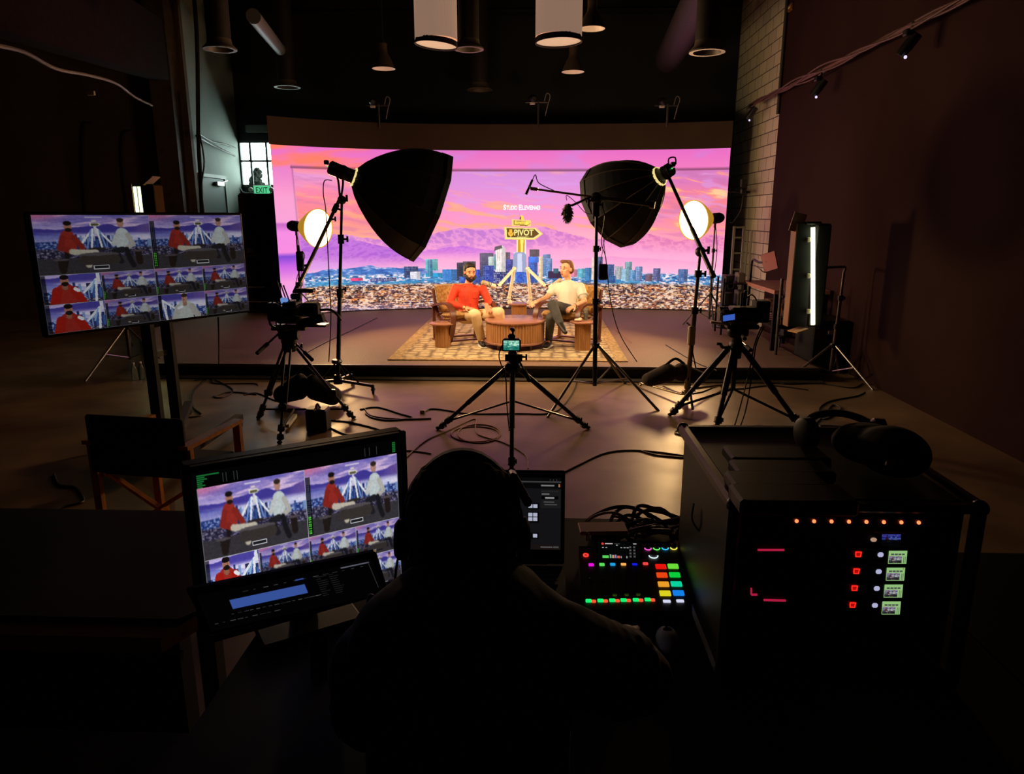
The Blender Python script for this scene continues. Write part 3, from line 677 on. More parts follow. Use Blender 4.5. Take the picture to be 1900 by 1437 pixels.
# even picture columns in the photograph's frame: u follows the bearing
_bx = np.linspace(LX0, LX1, 60); _wx = []
for bx in _bx:
    lo, hi = -4.8, 3.7
    px = 502 + (bx - LX0) / (LX1 - LX0) * (1355 - 502)
    for _ in range(40):
        mid = (lo + hi) / 2; e = Vector((mid, float(arc(mid)), 2.9)) - Vector((0, 0, CAM_H)); w = e.dot(_f)
        if 950 + F_PX * e.dot(_r) / w < px: lo = mid
        else: hi = mid
    _wx.append(mid)
_wx = np.array(_wx); XL, XR = float(_wx[0]), float(_wx[-1])
_len = np.concatenate([[0], np.cumsum(np.hypot(np.diff(_wx), np.diff(arc(_wx))))])
def wall_fn(u, v):
    x = np.interp(u, np.linspace(0, 1, 60), _wx); return x, arc(x), ZT - (ZT - Z_S - .02) * v
picture('screen', wall, wall_fn, L_WALL, lw)
xs = np.linspace(XL, XR, 30)
def arc_slab(name, z0, z1, d0, d1, m, parent, x0=XL, x1=XR, label=None):
    b = MB(); xs = np.linspace(x0, x1, 30); vs = []; fs = []
    for x in xs:
        y = float(arc(x))
        vs += [(x, y + d0, z0), (x, y + d1, z0), (x, y + d1, z1), (x, y + d0, z1)]
    for i in range(len(xs) - 1):
        for k in range(4): fs.append((i * 4 + k, i * 4 + (k + 1) % 4, i * 4 + 4 + (k + 1) % 4, i * 4 + 4 + k))
    fs += [(3, 2, 1, 0), tuple(range(len(vs) - 4, len(vs)))]
    return b.add(vs, fs).build(name, m, parent, label=label)
arc_slab('cabinet_panels', Z_S, ZT, .01, .12, BLACK, lw)
hdr = arc_slab('header_board', ZT - .0, ZT + .44, -.06, .05, mat('dark brown header', (74, 56, 42), .9, noise=.08, nscale=2), None)
tag(hdr, 'long curved dark brown panel above the LED wall', 'panel')
# lettering of the picture
TX = glow('title white', (255, 250, 255), 1.0, 'NONE'); TG = glow('sign yellow', (255, 245, 150), 1.0, 'NONE'); TD = glow('sign dark letters', (120, 84, 20), 1.0, 'NONE')
def on_wall(px, py, d=.012):
    u = (px - LX0) / (LX1 - LX0); v = (py - LY0) / (LY1 - LY0); x = float(np.interp(u, np.linspace(0, 1, 60), _wx))
    return Vector((x, float(arc(x)) - d, ZT - (ZT - Z_S - .02) * v))
for nm, body, mm, x0, x1, yb, yt, bo in (('title_lettering', 'S', TX, 935, 940.5, 384.5, 374, .02), ('title_lettering', 'TUDIO', TX, 941, 961.5, 384.5, 375.5, .02), ('title_lettering', 'E', TX, 964, 969.5, 384.5, 374, .02), ('title_lettering', 'LEVEN43', TX, 970, 1004, 384.5, 375.5, .02),
                                         ('sign_lettering', 'PIVOT', TG, 955.5, 992, 433.5, 421.5, .03), ('sign_lettering', 'PODCAST', TG, 961, 983, 437, 434.8, .01), ('sign_lettering', 'ONE WAY', TD, 958, 977, 411.3, 407.8, .0)):
    a = on_wall(x0, yb); b = on_wall(x1, yb); c = on_wall(x0, yt)
    text(nm, body, mm, lw, a, b - a, c - a, (b - a).length, (c - a).length, bold=bo + (.03 if nm == 'title_lettering' else 0))

# ------------------------------------------------------------------ ducts, beams, lamps under the ceiling
DUCT = mat('dark duct', (44, 36, 32), .6, .2, noise=.2)
def v_duct(px, py, Y, r, ztop, lb):
    q = P(px, py, Y=Y); t = thing('air_duct', lb, 'duct', q, 'vertical ducts with flared mouths')
    MB().lathe([(r * .8, .05), (r * .8, ztop - q.z)], q, (0, 0, 1), 20).build('pipe', DUCT, t, True)
    MB().lathe([(r * .8, .1), (r * .85, .05), (r * 1.15, 0), (r * 1.15, -.015), (r * .9, -.015), (r * .75, .06)], q, (0, 0, 1), 24, caps=False).build('mouth_ring', mat('duct ring', (96, 84, 72), .5), t, True)
v_duct(408, 90, 9, .17, 6, 'dark vertical duct hanging above the door, leftmost')
v_duct(870, 90, 9.5, .16, 6, 'dark vertical duct behind the left fabric lampshade')
v_duct(1312, 95, 8.0, .16, 6, 'dark vertical duct at the right end near the block wall')
v_duct(533, 161, 13.4, .2, 6, 'faint far duct mouth above the left end of the LED wall')
v_duct(890, 166, 13.6, .2, 6, 'faint far duct mouth above the middle of the LED wall')
solo('air_duct', MB().cyl(P(470, 30, Y=9.5), P(520, 92, Y=12.8), .09, 14), mat('pale edge duct', (110, 110, 106), .5), 'slanting grey pipe under the ceiling left of the lampshades', 'duct')
solo('air_duct', MB().cyl(P(1330, -60, Y=8.5), P(1240, 110, Y=13.2), .22, 18), DUCT, 'thick sloping duct beneath the ceiling right of the lampshades', 'duct')
for Yb, lb in ((7.6, 'black ceiling beam nearest the camera'), (10.6, 'black ceiling beam over the front of the stage'), (14.5, 'black ceiling beam over the LED wall')):
    solo('ceiling_beam', MB().box((-1.2, Yb, 5.72), (9.5, .18, .35)).box((-1.2, Yb, 5.9), (9.5, .3, .03)).box((-1.2, Yb, 5.54), (9.5, .3, .03)), MATTE, lb, 'beam', smooth=False)
# big brown beam on the left with a loose cable
a, b = P(-60, 50, Y=5.2), P(330, 160, Y=12.2)
solo('ceiling_beam', MB().beam(a + Vector((-.3, 0, .55)), b + Vector((-.3, 0, .55)), .3, .9), mat('brown beam', (34, 18, 11), 1, noise=.2, spec=.05), 'deep brown beam running back along the left side', 'beam', smooth=False)
solo('cable', MB().tube([P(-20, 82, Y=5.2), P(45, 97, Y=6.1), P(105, 128, Y=7.1), P(165, 140, Y=8.2), P(215, 155, Y=9.4), P(250, 180, Y=10.6), P(282, 196, Y=11.6)], .016, 6, 6), mat('pale rope', (130, 112, 92), .7), 'long pale cable sagging along the brown beam at upper left', 'cable')
q = P(169, 173, Y=8.5); solo('label_plate', MB().box(q, (.09, .03, .05), bev=.006), mat('label white', (200, 190, 170), .6), 'small pale label plate hanging below the brown beam', 'label')
# fabric drum lamps; weak emission stands in for stage light falling on them
FAB = mat('cream pleated fabric', (226, 196, 170), .85, noise=.12, nscale=14, stretch=(6, 6, .25), bump=.5, emit=(232, 185, 155), estr=.3)
FABL = mat('lamp diffuser', (240, 205, 175), .8, emit=(255, 205, 165), estr=.62, noise=.04, nscale=4)
for px0, px1, pyb, Y, tilt, lb in ((770, 849, 80, 6, .09, 'cream fabric drum lampshade with pale bottom, left one'), (993, 1080, 74, 5.7, -.03, 'cream fabric drum lampshade with pale bottom, right one')):
    a, b = P(px0, pyb, Y=Y), P(px1, pyb, Y=Y); c = (a + b) / 2; r = (b - a).length / 2
    t = thing('drum_lamp', lb, 'lamp', c, 'cream drum lampshades under the ceiling')
    pr = MB(); seg = 64; vs = []; fs = []; hts = [0, .12, .35, .7, 1.15]
    for h in hts:
        for k in range(seg):
            an = 2 * math.pi * k / seg; rr = r * (.975 + .012 * math.sin(k * 7.1 + h * 2) + .01 * math.sin(k * 3.3)); vs.append((c.x + rr * math.cos(an), c.y + rr * math.sin(an), c.z + .02 + h + (0 if h else .0)))
    for i in range(len(hts) - 1):
        for k in range(seg): fs.append((i * seg + k, i * seg + (k + 1) % seg, (i + 1) * seg + (k + 1) % seg, (i + 1) * seg + k))
    fs.append(tuple(range(len(vs) - seg, len(vs)))); pr.add(vs, fs); pr.build('lampshade', FAB, t, True)
    MB().lathe([(r * .97, .02), (r, .0), (r * 1.01, -.02), (r * .96, -.02)], c, (tilt, 0, 1), 40, caps=False).build('rim', mat('dark rim', (48, 34, 28), .6), t, True)
    MB().lathe([(.01, -.008), (r * .97, -.008), (r * .97, .0), (.01, .0)], c, (tilt, 0, 1), 40).build('diffuser', FABL, t, True)
    MB().cyl(c + Vector((0, 0, 1.15)), (c.x, c.y, 6.0), .01, 8).build('cord', CABLE, t)
# bell lamps
def bell(px, py, Y, w, lb, zc=6.0):
    q = P(px, py, Y=Y); r = w / 2; t = thing('bell_lamp', lb, 'lamp', q, 'high bay bell lamps')
    MB().lathe([(r, 0), (r * .9, .1 * w), (r * .62, .42 * w), (r * .38, .62 * w), (r * .34, .8 * w), (r * .36, 1.0 * w), (r * .2, 1.08 * w)], q, (0, 0, 1), 28, caps=False).build('lamp_shade', mat('brown enamel', (86, 70, 52), .5, .2), t, True)
    MB().lathe([(r * .98, .004), (r * .8, .14 * w), (r * .5, .34 * w), (.01, .4 * w)], q, (0, 0, 1), 28, caps=False).build('reflector', mat('reflector', (225, 205, 180), .35, emit=(230, 190, 160), estr=.25), t, True)
    MB().cyl(q + Vector((0, 0, 1.05 * w)), (q.x, q.y, zc), .012, 8).build('hanger', MATTE, t)
bell(712, 128, 12, .37, 'brown bell lamp above the LED wall, left of the drum lampshades')
bell(1063, 134, 12, .36, 'brown bell lamp hanging just below the right drum lampshade')
bell(1098, 54, 9.6, .33, 'larger pale-mouthed bell lamp directly right of the right drum lampshade')
# small tracking devices above the header
for px, py, lb in ((692, 196, 'small pan head fixture on the header, leftmost'), (988, 190, 'small pan head fixture on the header, middle one'), (1228, 196, 'small pan head fixture on the header, rightmost')):
    q = P(px, py, Y=13.0); t = thing('header_fixture', lb, 'stage light', q, 'fixtures clamped above the header panel')
    zt_ = ZT + .44
    MB().cyl((q.x + .1, q.y, zt_ - .1), q + Vector((.1, 0, .02)), .018, 8).cyl(q + Vector((-.12, 0, 0)), q + Vector((.26, 0, 0)), .014, 8).build('bracket', GREYM, t)
    MB().lathe([(.05, -.1), (.06, -.04), (.06, .06), (.035, .1)], q + Vector((0, -.03, .06)), (.3, -1, -.2), 14).build('lamp_head', BLACK, t, True)
    MB().box(q + Vector((0, -.02, -.02)), (.09, .05, .04), bev=.008).build('white_clip', WHITE, t, True)
    MB().tube([q + Vector((.2, 0, .0)), q + Vector((.24, 0, .14)), q + Vector((.3, 0, .1)), q + Vector((.26, 0, -.05)), q + Vector((.22, .0, -.22))], .008, 6, 5).build('cable', WCABLE, t)
# pipe with cables and spot heads along the right wall
RX = 3.55
pts = [P(1392, 196, X=RX), P(1500, 150, X=RX), P(1600, 98, X=RX), P(1700, 46, X=RX), P(1790, 2, X=RX), P(1890, -50, X=RX)]
rp = thing('lighting_pipe', 'long pipe wrapped in cables slanting along the right wall', 'pipe', pts[2])
MB().tube([pts[0], pts[-1]], .024, 10).build('pipe', mat('reddish pipe', (110, 76, 66), .5, .2), rp)
cb = MB()
for k in range(3):
    pp = []
    for i in range(25):
        s = i / 24; p = pts[0].lerp(pts[-1], s); pp.append(p + Vector((-.03 + .03 * math.sin(9 * s + k * 2), 0, .035 * math.sin(17 * s + k * 2.1) - .01 * k)))
    cb.tube(pp, .011, 6, 3)
cb.build('wrapped_cables', mat('brown cable', (96, 70, 60), .55), rp)
for (px, py), lb in zip(((1394, 205), (1519, 156), (1686, 74)), ('small spot head at the far end of the wall pipe on the block wall', 'small spot head on the wall pipe, middle one', 'spot head cluster on the wall pipe nearest the camera')):
    q = P(px, py, X=RX - .04); n_ = min(pts, key=lambda v: abs(v.y - q.y)); s_ = (q.y - pts[0].y) / (pts[-1].y - pts[0].y); top = pts[0].lerp(pts[-1], s_)
    t = thing('spot_head', lb, 'stage light', q, 'spot heads along the wall pipe')
    MB().cyl(top, q + Vector((0, 0, .02)), .012, 8).box(top, (.05, .05, .06), bev=.008).build('clamp', BLACK, t)
    MB().lathe([(.05, -.12), (.055, 0), (.045, .1)], q + Vector((0, 0, -.05)), (-.5, .3, -.8), 14).build('lamp_head', BLACK, t, True)
    MB().box(q + Vector((-.02, -.02, .06)), (.08, .08, .06), bev=.01).build('ballast', BLACK, t, True)
    MB().ball(q + Vector((-.03, -.04, -.16)), .016, 8, 6).build('indicator_light', glow('white pilot', (220, 210, 255), 1.2), t)
q = P(1455, 100, X=3.72); a = P(1455, -10, X=3.72); b = P(1443, 212, X=3.72)
solo('wall_pipe', MB().cyl((b.x, b.y, b.z), (b.x, b.y, 6.0), .025, 10), mat('dark pipe', (66, 62, 60), .5), 'thin vertical pipe on the dark right wall next to the block wall', 'pipe')
q = P(1467, 14, X=3.73); t = thing('warning_sign', 'small yellow lit label high on the right wall', 'label', q)
MB().box(q, (.04, .16, .1), bev=.01).build('plate', mat('amber plate', (120, 80, 24), .5), t); MB().box(q + Vector((-.022, 0, 0)), (.006, .09, .025)).build('bar_mark', mat('amber bar', (240, 210, 140), .5), t)
# short arm with a small device on the LED wall's right end
q = P(1378, 345, Y=12.9); t = thing('side_device', 'small dark device on an arm at the LED wall right end', 'sensor', q)
MB().cyl(P(1349, 356, Y=13.15), P(1391, 357, Y=12.9), .02, 8).box(P(1379, 355, Y=12.9), (.1, .08, .1), bev=.02).build('arm', BMETAL, t)
MB().box(P(1379, 340, Y=12.9), (.09, .08, .14), bev=.01).build('body', BLACK, t, True)
MB().tube([P(1379, 362, Y=12.9), P(1374, 390, Y=12.95), P(1360, 412, Y=12.98), P(1354, 412, Y=13.0)], .008, 6, 5).build('cable', CABLE, t)
# metal ladder rack standing by the block wall
t = thing('metal_ladder', 'narrow grey metal ladder rack against the pale block wall', 'ladder', P(1362, 590, z=Z_S))
x0, x1 = P(1357, 500, Y=12.3), P(1375, 500, Y=12.3); zt2 = P(1360, 420, Y=12.3).z
lr = MB(); [lr.box((x.x, 12.3, (zt2 + Z_S) / 2), (.035, .035, zt2 - Z_S)) for x in (x0, x1)]
lr.build('rail', mat('grey green paint', (140, 140, 124), .5), t)
for i, py in enumerate((422, 441, 470, 500, 530)):
    z = P(1366, py, Y=12.3).z; MB().box(((x0.x + x1.x) / 2, 12.3, z), (x1.x - x0.x, .025, .025)).build('rung', mat('grey green paint'), t)
for px in (1384, 1391): solo('wall_pipe', MB().cyl((3.72, P(px, 480, X=3.72).y, Z_S), (3.72, P(px, 480, X=3.72).y, P(px, 428, X=3.72).z), .02, 8), mat('grey green paint'), ['thin upright tube by the block wall, nearer the ladder', 'thin upright tube by the block wall, farther from the ladder'][px > 1385], 'pipe')
# ------------------------------------------------------------------ rug and furniture on the stage
def rug_mat():
    m = mat('patterned rug', (196, 168, 120), .95, sheen=.2); nt = m.node_tree; b = nt.nodes['Principled BSDF']; N = nt.nodes.new; L = nt.links.new
    tc = N('ShaderNodeTexCoord'); mp = N('ShaderNodeMapping'); mp.inputs['Rotation'].default_value = (0, 0, 0); L(tc.outputs['Object'], mp.inputs['Vector'])
    v = N('ShaderNodeTexVoronoi'); v.inputs['Scale'].default_value = 6.5; v.distance = 'CHEBYCHEV'; v.inputs['Randomness'].default_value = .35; L(mp.outputs['Vector'], v.inputs['Vector'])
    r = N('ShaderNodeValToRGB'); r.color_ramp.elements[0].position = .25; r.color_ramp.elements[0].color = (*lin((228, 204, 156)), 1); r.color_ramp.elements[1].position = .52; r.color_ramp.elements[1].color = (*lin((128, 98, 66)), 1)
    L(v.outputs['Distance'], r.inputs['Fac'])
    n = N('ShaderNodeTexNoise'); n.inputs['Scale'].default_value = 14; n.inputs['Detail'].default_value = 5; L(tc.outputs['Object'], n.inputs['Vector'])
    mx = N('ShaderNodeMix'); mx.data_type = 'RGBA'; mx.blend_type = 'MULTIPLY'; mx.inputs[0].default_value = .7
    r2 = N('ShaderNodeValToRGB'); r2.color_ramp.elements[0].position = .35; r2.color_ramp.elements[0].color = (.55, .5, .45, 1); r2.color_ramp.elements[1].position = .6; r2.color_ramp.elements[1].color = (1, 1, 1, 1)
    L(n.outputs['Fac'], r2.inputs['Fac']); L(r.outputs['Color'], mx.inputs[6]); L(r2.outputs['Color'], mx.inputs[7]); L(mx.outputs[2], b.inputs['Base Color'])
    return m
ZR = Z_S + .012
t = thing('rug', 'large tan patterned rug in the middle of the stage', 'rug', (-.37, 10.35, Z_S))
MB().box((-.37, 10.35, Z_S + .006), (2.62, 3.62, .012)).build('rug_field', rug_mat(), t)
bd = MB(); bm_ = mat('rug border', (190, 160, 116), .95, noise=.3, nscale=22)
for x in (-1.75, 1.01): bd.box((x, 10.35, Z_S + .007), (.14, 3.9, .014))
for y in (8.47, 12.23): bd.box((-.37, y, Z_S + .007), (2.62, .14, .014))
bd.build('rug_border', bm_, t)
WOOD = mat('walnut top', (172, 118, 94), .26, noise=.14, nscale=6, stretch=(1, 8, 1)); SLAT = mat('walnut slats', (186, 134, 84), .5, noise=.2, nscale=9, stretch=(14, 14, .4)); DWOOD = mat('dark walnut', (84, 48, 32), .45)
def fluted(cx, cy, r, z0, z1, n, amp):
    b = MB(); seg = n * 4; vs = []
    for z in (z0, z1):
        for k in range(seg):
            a = 2 * math.pi * k / seg; rr = r + amp * (1 if k % 4 in (1, 2) else -1); vs.append((cx + rr * math.cos(a), cy + rr * math.sin(a), z))
    return b.add(vs, [(k, (k + 1) % seg, seg + (k + 1) % seg, seg + k) for k in range(seg)] + [tuple(range(seg))[::-1], tuple(range(seg, 2 * seg))])
# coffee table
c = P(956, 592, Y=9.32); cx, cy, r = c.x, 9.32, .405
t = thing('coffee_table', 'round coffee table with reeded wooden drum on short legs', 'table', (cx, cy, ZR))
zt = c.z
MB().lathe([(r - .01, -.028), (r, -.02), (r, -.006), (r - .01, 0)], (cx, cy, zt), seg=64).build('tabletop', WOOD, t, True)
fluted(cx, cy, r - .025, ZR + .1, zt - .028, 62, .005).build('drum', SLAT, t)
MB().lathe([(r - .01, 0), (r, .01), (r, .022), (r - .01, .03)], (cx, cy, ZR + .07), seg=64).build('bottom_ring', WOOD, t, True)
for a in (.9, 2.24, 4.04, 5.38): MB().tube([(cx + .33 * math.cos(a), cy + .33 * math.sin(a), ZR + .072), (cx + .33 * math.cos(a), cy + .33 * math.sin(a), ZR)], [.026, .018], 12).build('leg', DWOOD, t, True)
def side_table(px, pyt, pyb, w_top, w_col, Y, lb):
    q = P(px, pyt, Y=Y); zt = q.z; rt = w_top / 2; t = thing('side_table', lb, 'table', (q.x, Y, ZR), 'round side tables with reeded columns')
    MB().lathe([(rt - .008, -.02), (rt, -.014), (rt, -.004), (rt - .008, 0)], (q.x, Y, zt), seg=48).build('tabletop', WOOD, t, True)
    fluted(q.x, Y, w_col / 2, ZR, zt - .02, 30, .004).build('column', SLAT, t)
    return q
side_table(821, 599, 648, .35, .2, 9.3, 'round side table with reeded column left of the red-shirted man')
ST2 = side_table(1082, 596, 652, .35, .2, 9.15, 'round side table with reeded column right of the white-shirted person')
ST3 = side_table(963, 563, 590, .32, .22, 10.65, 'small round table behind, carrying the two microphone arms')
# things on the right side table
GL = bpy.data.materials.new('clear glass'); GL.use_nodes = True; b_ = GL.node_tree.nodes['Principled BSDF']; b_.inputs['Transmission Weight'].default_value = .9; b_.inputs['Roughness'].default_value = .05; b_.inputs['Base Color'].default_value = (.9, .95, .9, 1)
def glass(px, py, Y, h, r, lb):
    q = P(px, py, Y=Y); q.z = ST2.z
    tt = thing('drinking_glass', lb, 'glass', q); MB().lathe([(r * .8, 0), (r, h), (r * .93, h), (r * .74, .008), (.001, .008)], q, seg=20, caps=False).build('glass_wall', GL, tt, True)
    MB().lathe([(.001, .009), (r * .72, .009), (r * .85, h * .6), (.001, h * .6)], q, seg=20, caps=False).build('water', GL, tt, True)
glass(1087, 590, 9.2, .16, .032, 'tall clear glass on the right side table beside the armchair')
q = Vector((ST2.x - .07, 9.1, ST2.z)); solo('crumpled_napkin', MB().ball(q + Vector((0, 0, .02)), (.05, .04, .02), 9, 6).ball(q + Vector((.03, .02, .03)), (.03, .03, .02), 7, 5), mat('napkin', (230, 210, 180), .9), 'crumpled pale napkin on the right side table', 'napkin')
# ------------------------------------------------------------------ armchairs
FABR = mat('tan patterned cushion', (214, 168, 96), .9, c2=(150, 100, 48), noise=.1, nscale=26, bump=.3, sheen=.3)
BENT = mat('bent dark wood', (104, 58, 40), .35, noise=.25, nscale=8)
def cushion(b, p0, p1, w, t, n=7, crown=.02):
    """a padded slab from p0 to p1 (profile in the y-z plane) across x"""
    p0 = Vector(p0); p1 = Vector(p1); d = (p1 - p0); L = d.length; d.normalize(); nn = Vector((1, 0, 0)).cross(d).normalized()
    R = Matrix((Vector((1, 0, 0)), d, nn)).transposed()
    b.box((p0 + p1) / 2, (w, L, t), R, min(t * .45, .045))
    for k in range(1, n):
        c = p0 + d * (L * k / n); b.box(c + nn * (t * .5), (w * .94, L / n * .8, t * .25), R, .02)
def armchair(label):
    t = thing('armchair', label, 'armchair', (0, 0, 0), 'bentwood lounge armchairs')
    for s in (-1, 1):
        x = .31 * s
        MB().ribbon([(x, .36, .475), (x, .2, .51), (x, .0, .545), (x, -.16, .56), (x, -.27, .54), (x, -.345, .485), (x, -.375, .4), (x, -.365, .3), (x, -.32, .19), (x, -.25, .09), (x, -.18, .03), (x, -.1, .0125), (x, .1, .0125), (x, .34, .0125)], .07, .03, (1, 0, 0)).build('side_frame', BENT, t, True)
        MB().ribbon([(x * .9, .44, .70), (x * .9, .38, .56), (x * .9, .31, .42), (x * .9, .25, .335), (x * .9, .14, .3), (x * .9, -.05, .32), (x * .9, -.3, .365)], .04, .022, (1, 0, 0)).build('seat_rail', BENT, t, True)
        MB().ribbon([(x, .36, .475), (x, .345, .3), (x, .34, .15), (x, .33, .02)], .04, .022, (1, 0, 0)).build('rear_leg', BENT, t, True)
    MB().box((0, -.295, .345), (.6, .05, .022)).box((0, .27, .37), (.6, .05, .022)).build('cross_rail', BENT, t)
    MB().box((0, .3, .03), (.64, .05, .022)).build('floor_rail', BENT, t); MB().box((0, -.16, .05), (.62, .045, .02)).build('floor_rail', BENT, t)
    b = MB(); cushion(b, (0, .2, .36), (0, -.34, .42), .54, .1); b.build('seat_cushion', FABR, t, True)
    b = MB(); cushion(b, (0, .42, .76), (0, .22, .38), .54, .09); b.build('back_cushion', FABR, t, True)
    return t
def place(t, x, y, z, rz, s=1.0): t.location = (x, y, z); t.rotation_euler = (0, 0, rz); t.scale = (s, s, s)
ch1 = armchair('bentwood armchair with tan patterned cushions under the red-shirted man')
ch2 = copy_tree(ch1); ch2['label'] = 'bentwood armchair with tan patterned cushions under the white-shirted person'
q1 = P(866, 560, Y=9.9); place(ch1, q1.x - .02, 9.7, ZR, .5); q2 = P(1052, 560, Y=9.85); place(ch2, q2.x + .02, 9.64, ZR, -.5)
# ------------------------------------------------------------------ white microphone arms on the small table
MW = mat('ivory enamel', (255, 246, 226), .4)
def mic_arm(base, e0, top, end, m0, m1, lb):
    pts = [P(*base, Y=10.62), P(*e0, Y=10.6), P(*top, Y=10.5), P(*end, Y=10.05), P(*m0, Y=9.98), P(*m1, Y=9.92)]
    pts[0].z = ST3.z; t = thing('desk_microphone', lb, 'microphone', pts[0], 'white broadcast arms on the small table')
    MB().lathe([(.035, 0), (.035, .03), (.024, .045), (.02, (pts[1] - pts[0]).length)], pts[0], pts[1] - pts[0], 18).build('base_clamp', MW, t, True)
    for a, b in ((1, 2), (2, 3)):
        d = (pts[b] - pts[a]).normalized(); MB().cyl(pts[a], pts[b], .017, 12).cyl(pts[a] + d * .02, pts[b] - d * .02, .024, 12).build('arm_tube', MW, t, True)
    for k in (1, 2, 3): MB().ball(pts[k], .032 if k < 3 else .026, 12, 8).build('joint', MW, t, True)
    mt = thing('microphone', None, None, pts[4]); mt.parent = t; mt.location = pts[4] - pts[0]; LOC[mt.name] = pts[4]
    ax = (pts[5] - pts[4]).normalized(); L = .19
    MB().cyl(pts[3], pts[4], .01, 8).build('yoke', BMETAL, t)
    bpy.data.objects.remove(mt)
    body = MB().lathe([(.02, -.03), (.032, -.02), (.034, L * .5), (.034, L * .62)], pts[4], ax, 20).build('microphone', MW, t, True)
    for k in range(3): MB().lathe([(.036, L * (.3 + .12 * k)), (.036, L * (.34 + .12 * k))], pts[4], ax, 20).build('ring', BLACK, body, True)
    MB().lathe([(.034, L * .62), (.036, L * .8), (.03, L * .98), (.01, L * 1.04)], pts[4], ax, 20).build('grille', mat('ivory grille', (214, 200, 170), .8, noise=.3, nscale=90), body, True)
mic_arm((946, 562), (944.5, 553), (954, 499), (926, 530), (916, 531), (901, 526), 'white microphone arm reaching left toward the red-shirted man')
mic_arm((981, 562), (984, 553), (979, 499), (1011, 530), (1022, 533), (1039, 521), 'white microphone arm reaching right toward the white-shirted person')
# ------------------------------------------------------------------ the two seated people
SKIN = mat('warm skin', (214, 150, 112), .55, noise=.05, nscale=12); SKIN2 = mat('fair skin', (226, 166, 128), .55, noise=.05, nscale=12)
def hand(b, wrist, tip, palm_n, r=.0085, curl=.25, side=1, spread=1.0):
    """palm with five fingers: wrist -> tip gives the reach, palm_n points out of the palm"""
    w = Vector(wrist); d = (Vector(tip) - w); d.normalize(); n = Vector(palm_n); n = (n - d * n.dot(d)).normalized(); s = d.cross(n) * side
    b.cap(w - d * .02, w + d * .03, .024, .028)
    for k in (-1, 0, 1): b.cap(w + d * .02 + s * .018 * k, w + d * .078 + s * .024 * k, .015, .013)
    for k, (o, L) in enumerate(((-.033, .062), (-.012, .075), (.01, .071), (.031, .055))):
        p = w + d * .08 + s * o; dd = (d + s * (o * 4 * spread)).normalized(); q = p + (dd + n * curl * .5).normalized() * L * .45; e = q + (dd + n * curl * 1.6).normalized() * L * .55
        b.cap(p, q, r * 1.05, r); b.cap(q, e, r, r * .85)
    p = w + d * .02 - s * .028; q = p + (d * .6 - s * .8 + n * .25).normalized() * .035; e = q + (d * .9 - s * .3 + n * .4).normalized() * .035
    b.cap(p, q, .012, .0105); b.cap(q, e, .0105, .0085)
def head(b, c, face, up=(0, 0, 1), s=1.0):
    """skull, jaw, nose, ears, brow; returns the head's axes"""
    c = Vector(c); y = Vector(face).normalized(); z = Vector(up); z = (z - y * z.dot(y)).normalized(); x = y.cross(z)
    R = Matrix((x, y, z)).transposed()
    A = lambda p: c + (R @ Vector(p)) * s
    b.ball(A((0, -.012, .03)), (.076 * s, .094 * s, .088 * s), 20, 14, R); b.ball(A((0, .022, -.045)), (.058 * s, .066 * s, .07 * s), 18, 12, R)
    b.ball(A((0, .045, -.085)), (.03 * s, .032 * s, .025 * s), 12, 8, R); b.cap(A((0, .082, .012)), A((0, .1, -.022)), .009 * s, .015 * s)
    for k in (-1, 1):
        b.ball(A((.075 * k, -.008, -.005)), (.01 * s, .02 * s, .032 * s), 10, 8, R); b.ball(A((.034 * k, .066, .03)), (.026 * s, .014 * s, .009 * s), 8, 6, R); b.ball(A((.04 * k, .058, -.02)), (.022 * s, .02 * s, .02 * s), 8, 6, R)
        b.ball(A((.014 * k, .088, -.022)), (.01 * s, .01 * s, .008 * s), 6, 5, R)
    b.ball(A((0, .085, -.052)), (.024 * s, .012 * s, .007 * s), 8, 6, R); b.ball(A((0, .084, -.066)), (.02 * s, .011 * s, .007 * s), 8, 6, R)
    return A, R
def features(A, R, t, s=1.0, mouth=False, brow=(40, 26, 20), closed=False):
    for k in (-1, 1):
        if not closed:
            MB().ball(A((.032 * k, .074, .012)), (.014 * s, .008 * s, .0085 * s), 10, 8, R).build('eye', mat('eye white', (220, 210, 200), .3), t, True)
            MB().ball(A((.032 * k, .081, .012)), (.0062 * s, .003 * s, .0062 * s), 8, 6, R).build('iris', mat('dark iris', (34, 22, 16), .2), t, True)
        else: MB().ball(A((.032 * k, .078, .01)), (.014 * s, .005 * s, .003 * s), 10, 8, R).build('eyelashes', mat('lashes', brow, .7), t, True)
        MB().ball(A((.034 * k, .08, .036)), (.02 * s, .006 * s, .0042 * s), 10, 6, R).build('eyebrow', mat('brow%d' % brow[0], brow, .8), t, True)
    MB().ball(A((0, .0945, -.058)), (.021 * s, .006 * s, .0035 * s if not mouth else .011 * s), 10, 8, R).build('mouth', mat('lips', (150, 72, 60) if not mouth else (96, 30, 28), .5), t, True)
SHOEB = mat('dark shoe', (30, 28, 26), .4); SOLE = mat('white sole', (225, 220, 205), .6)
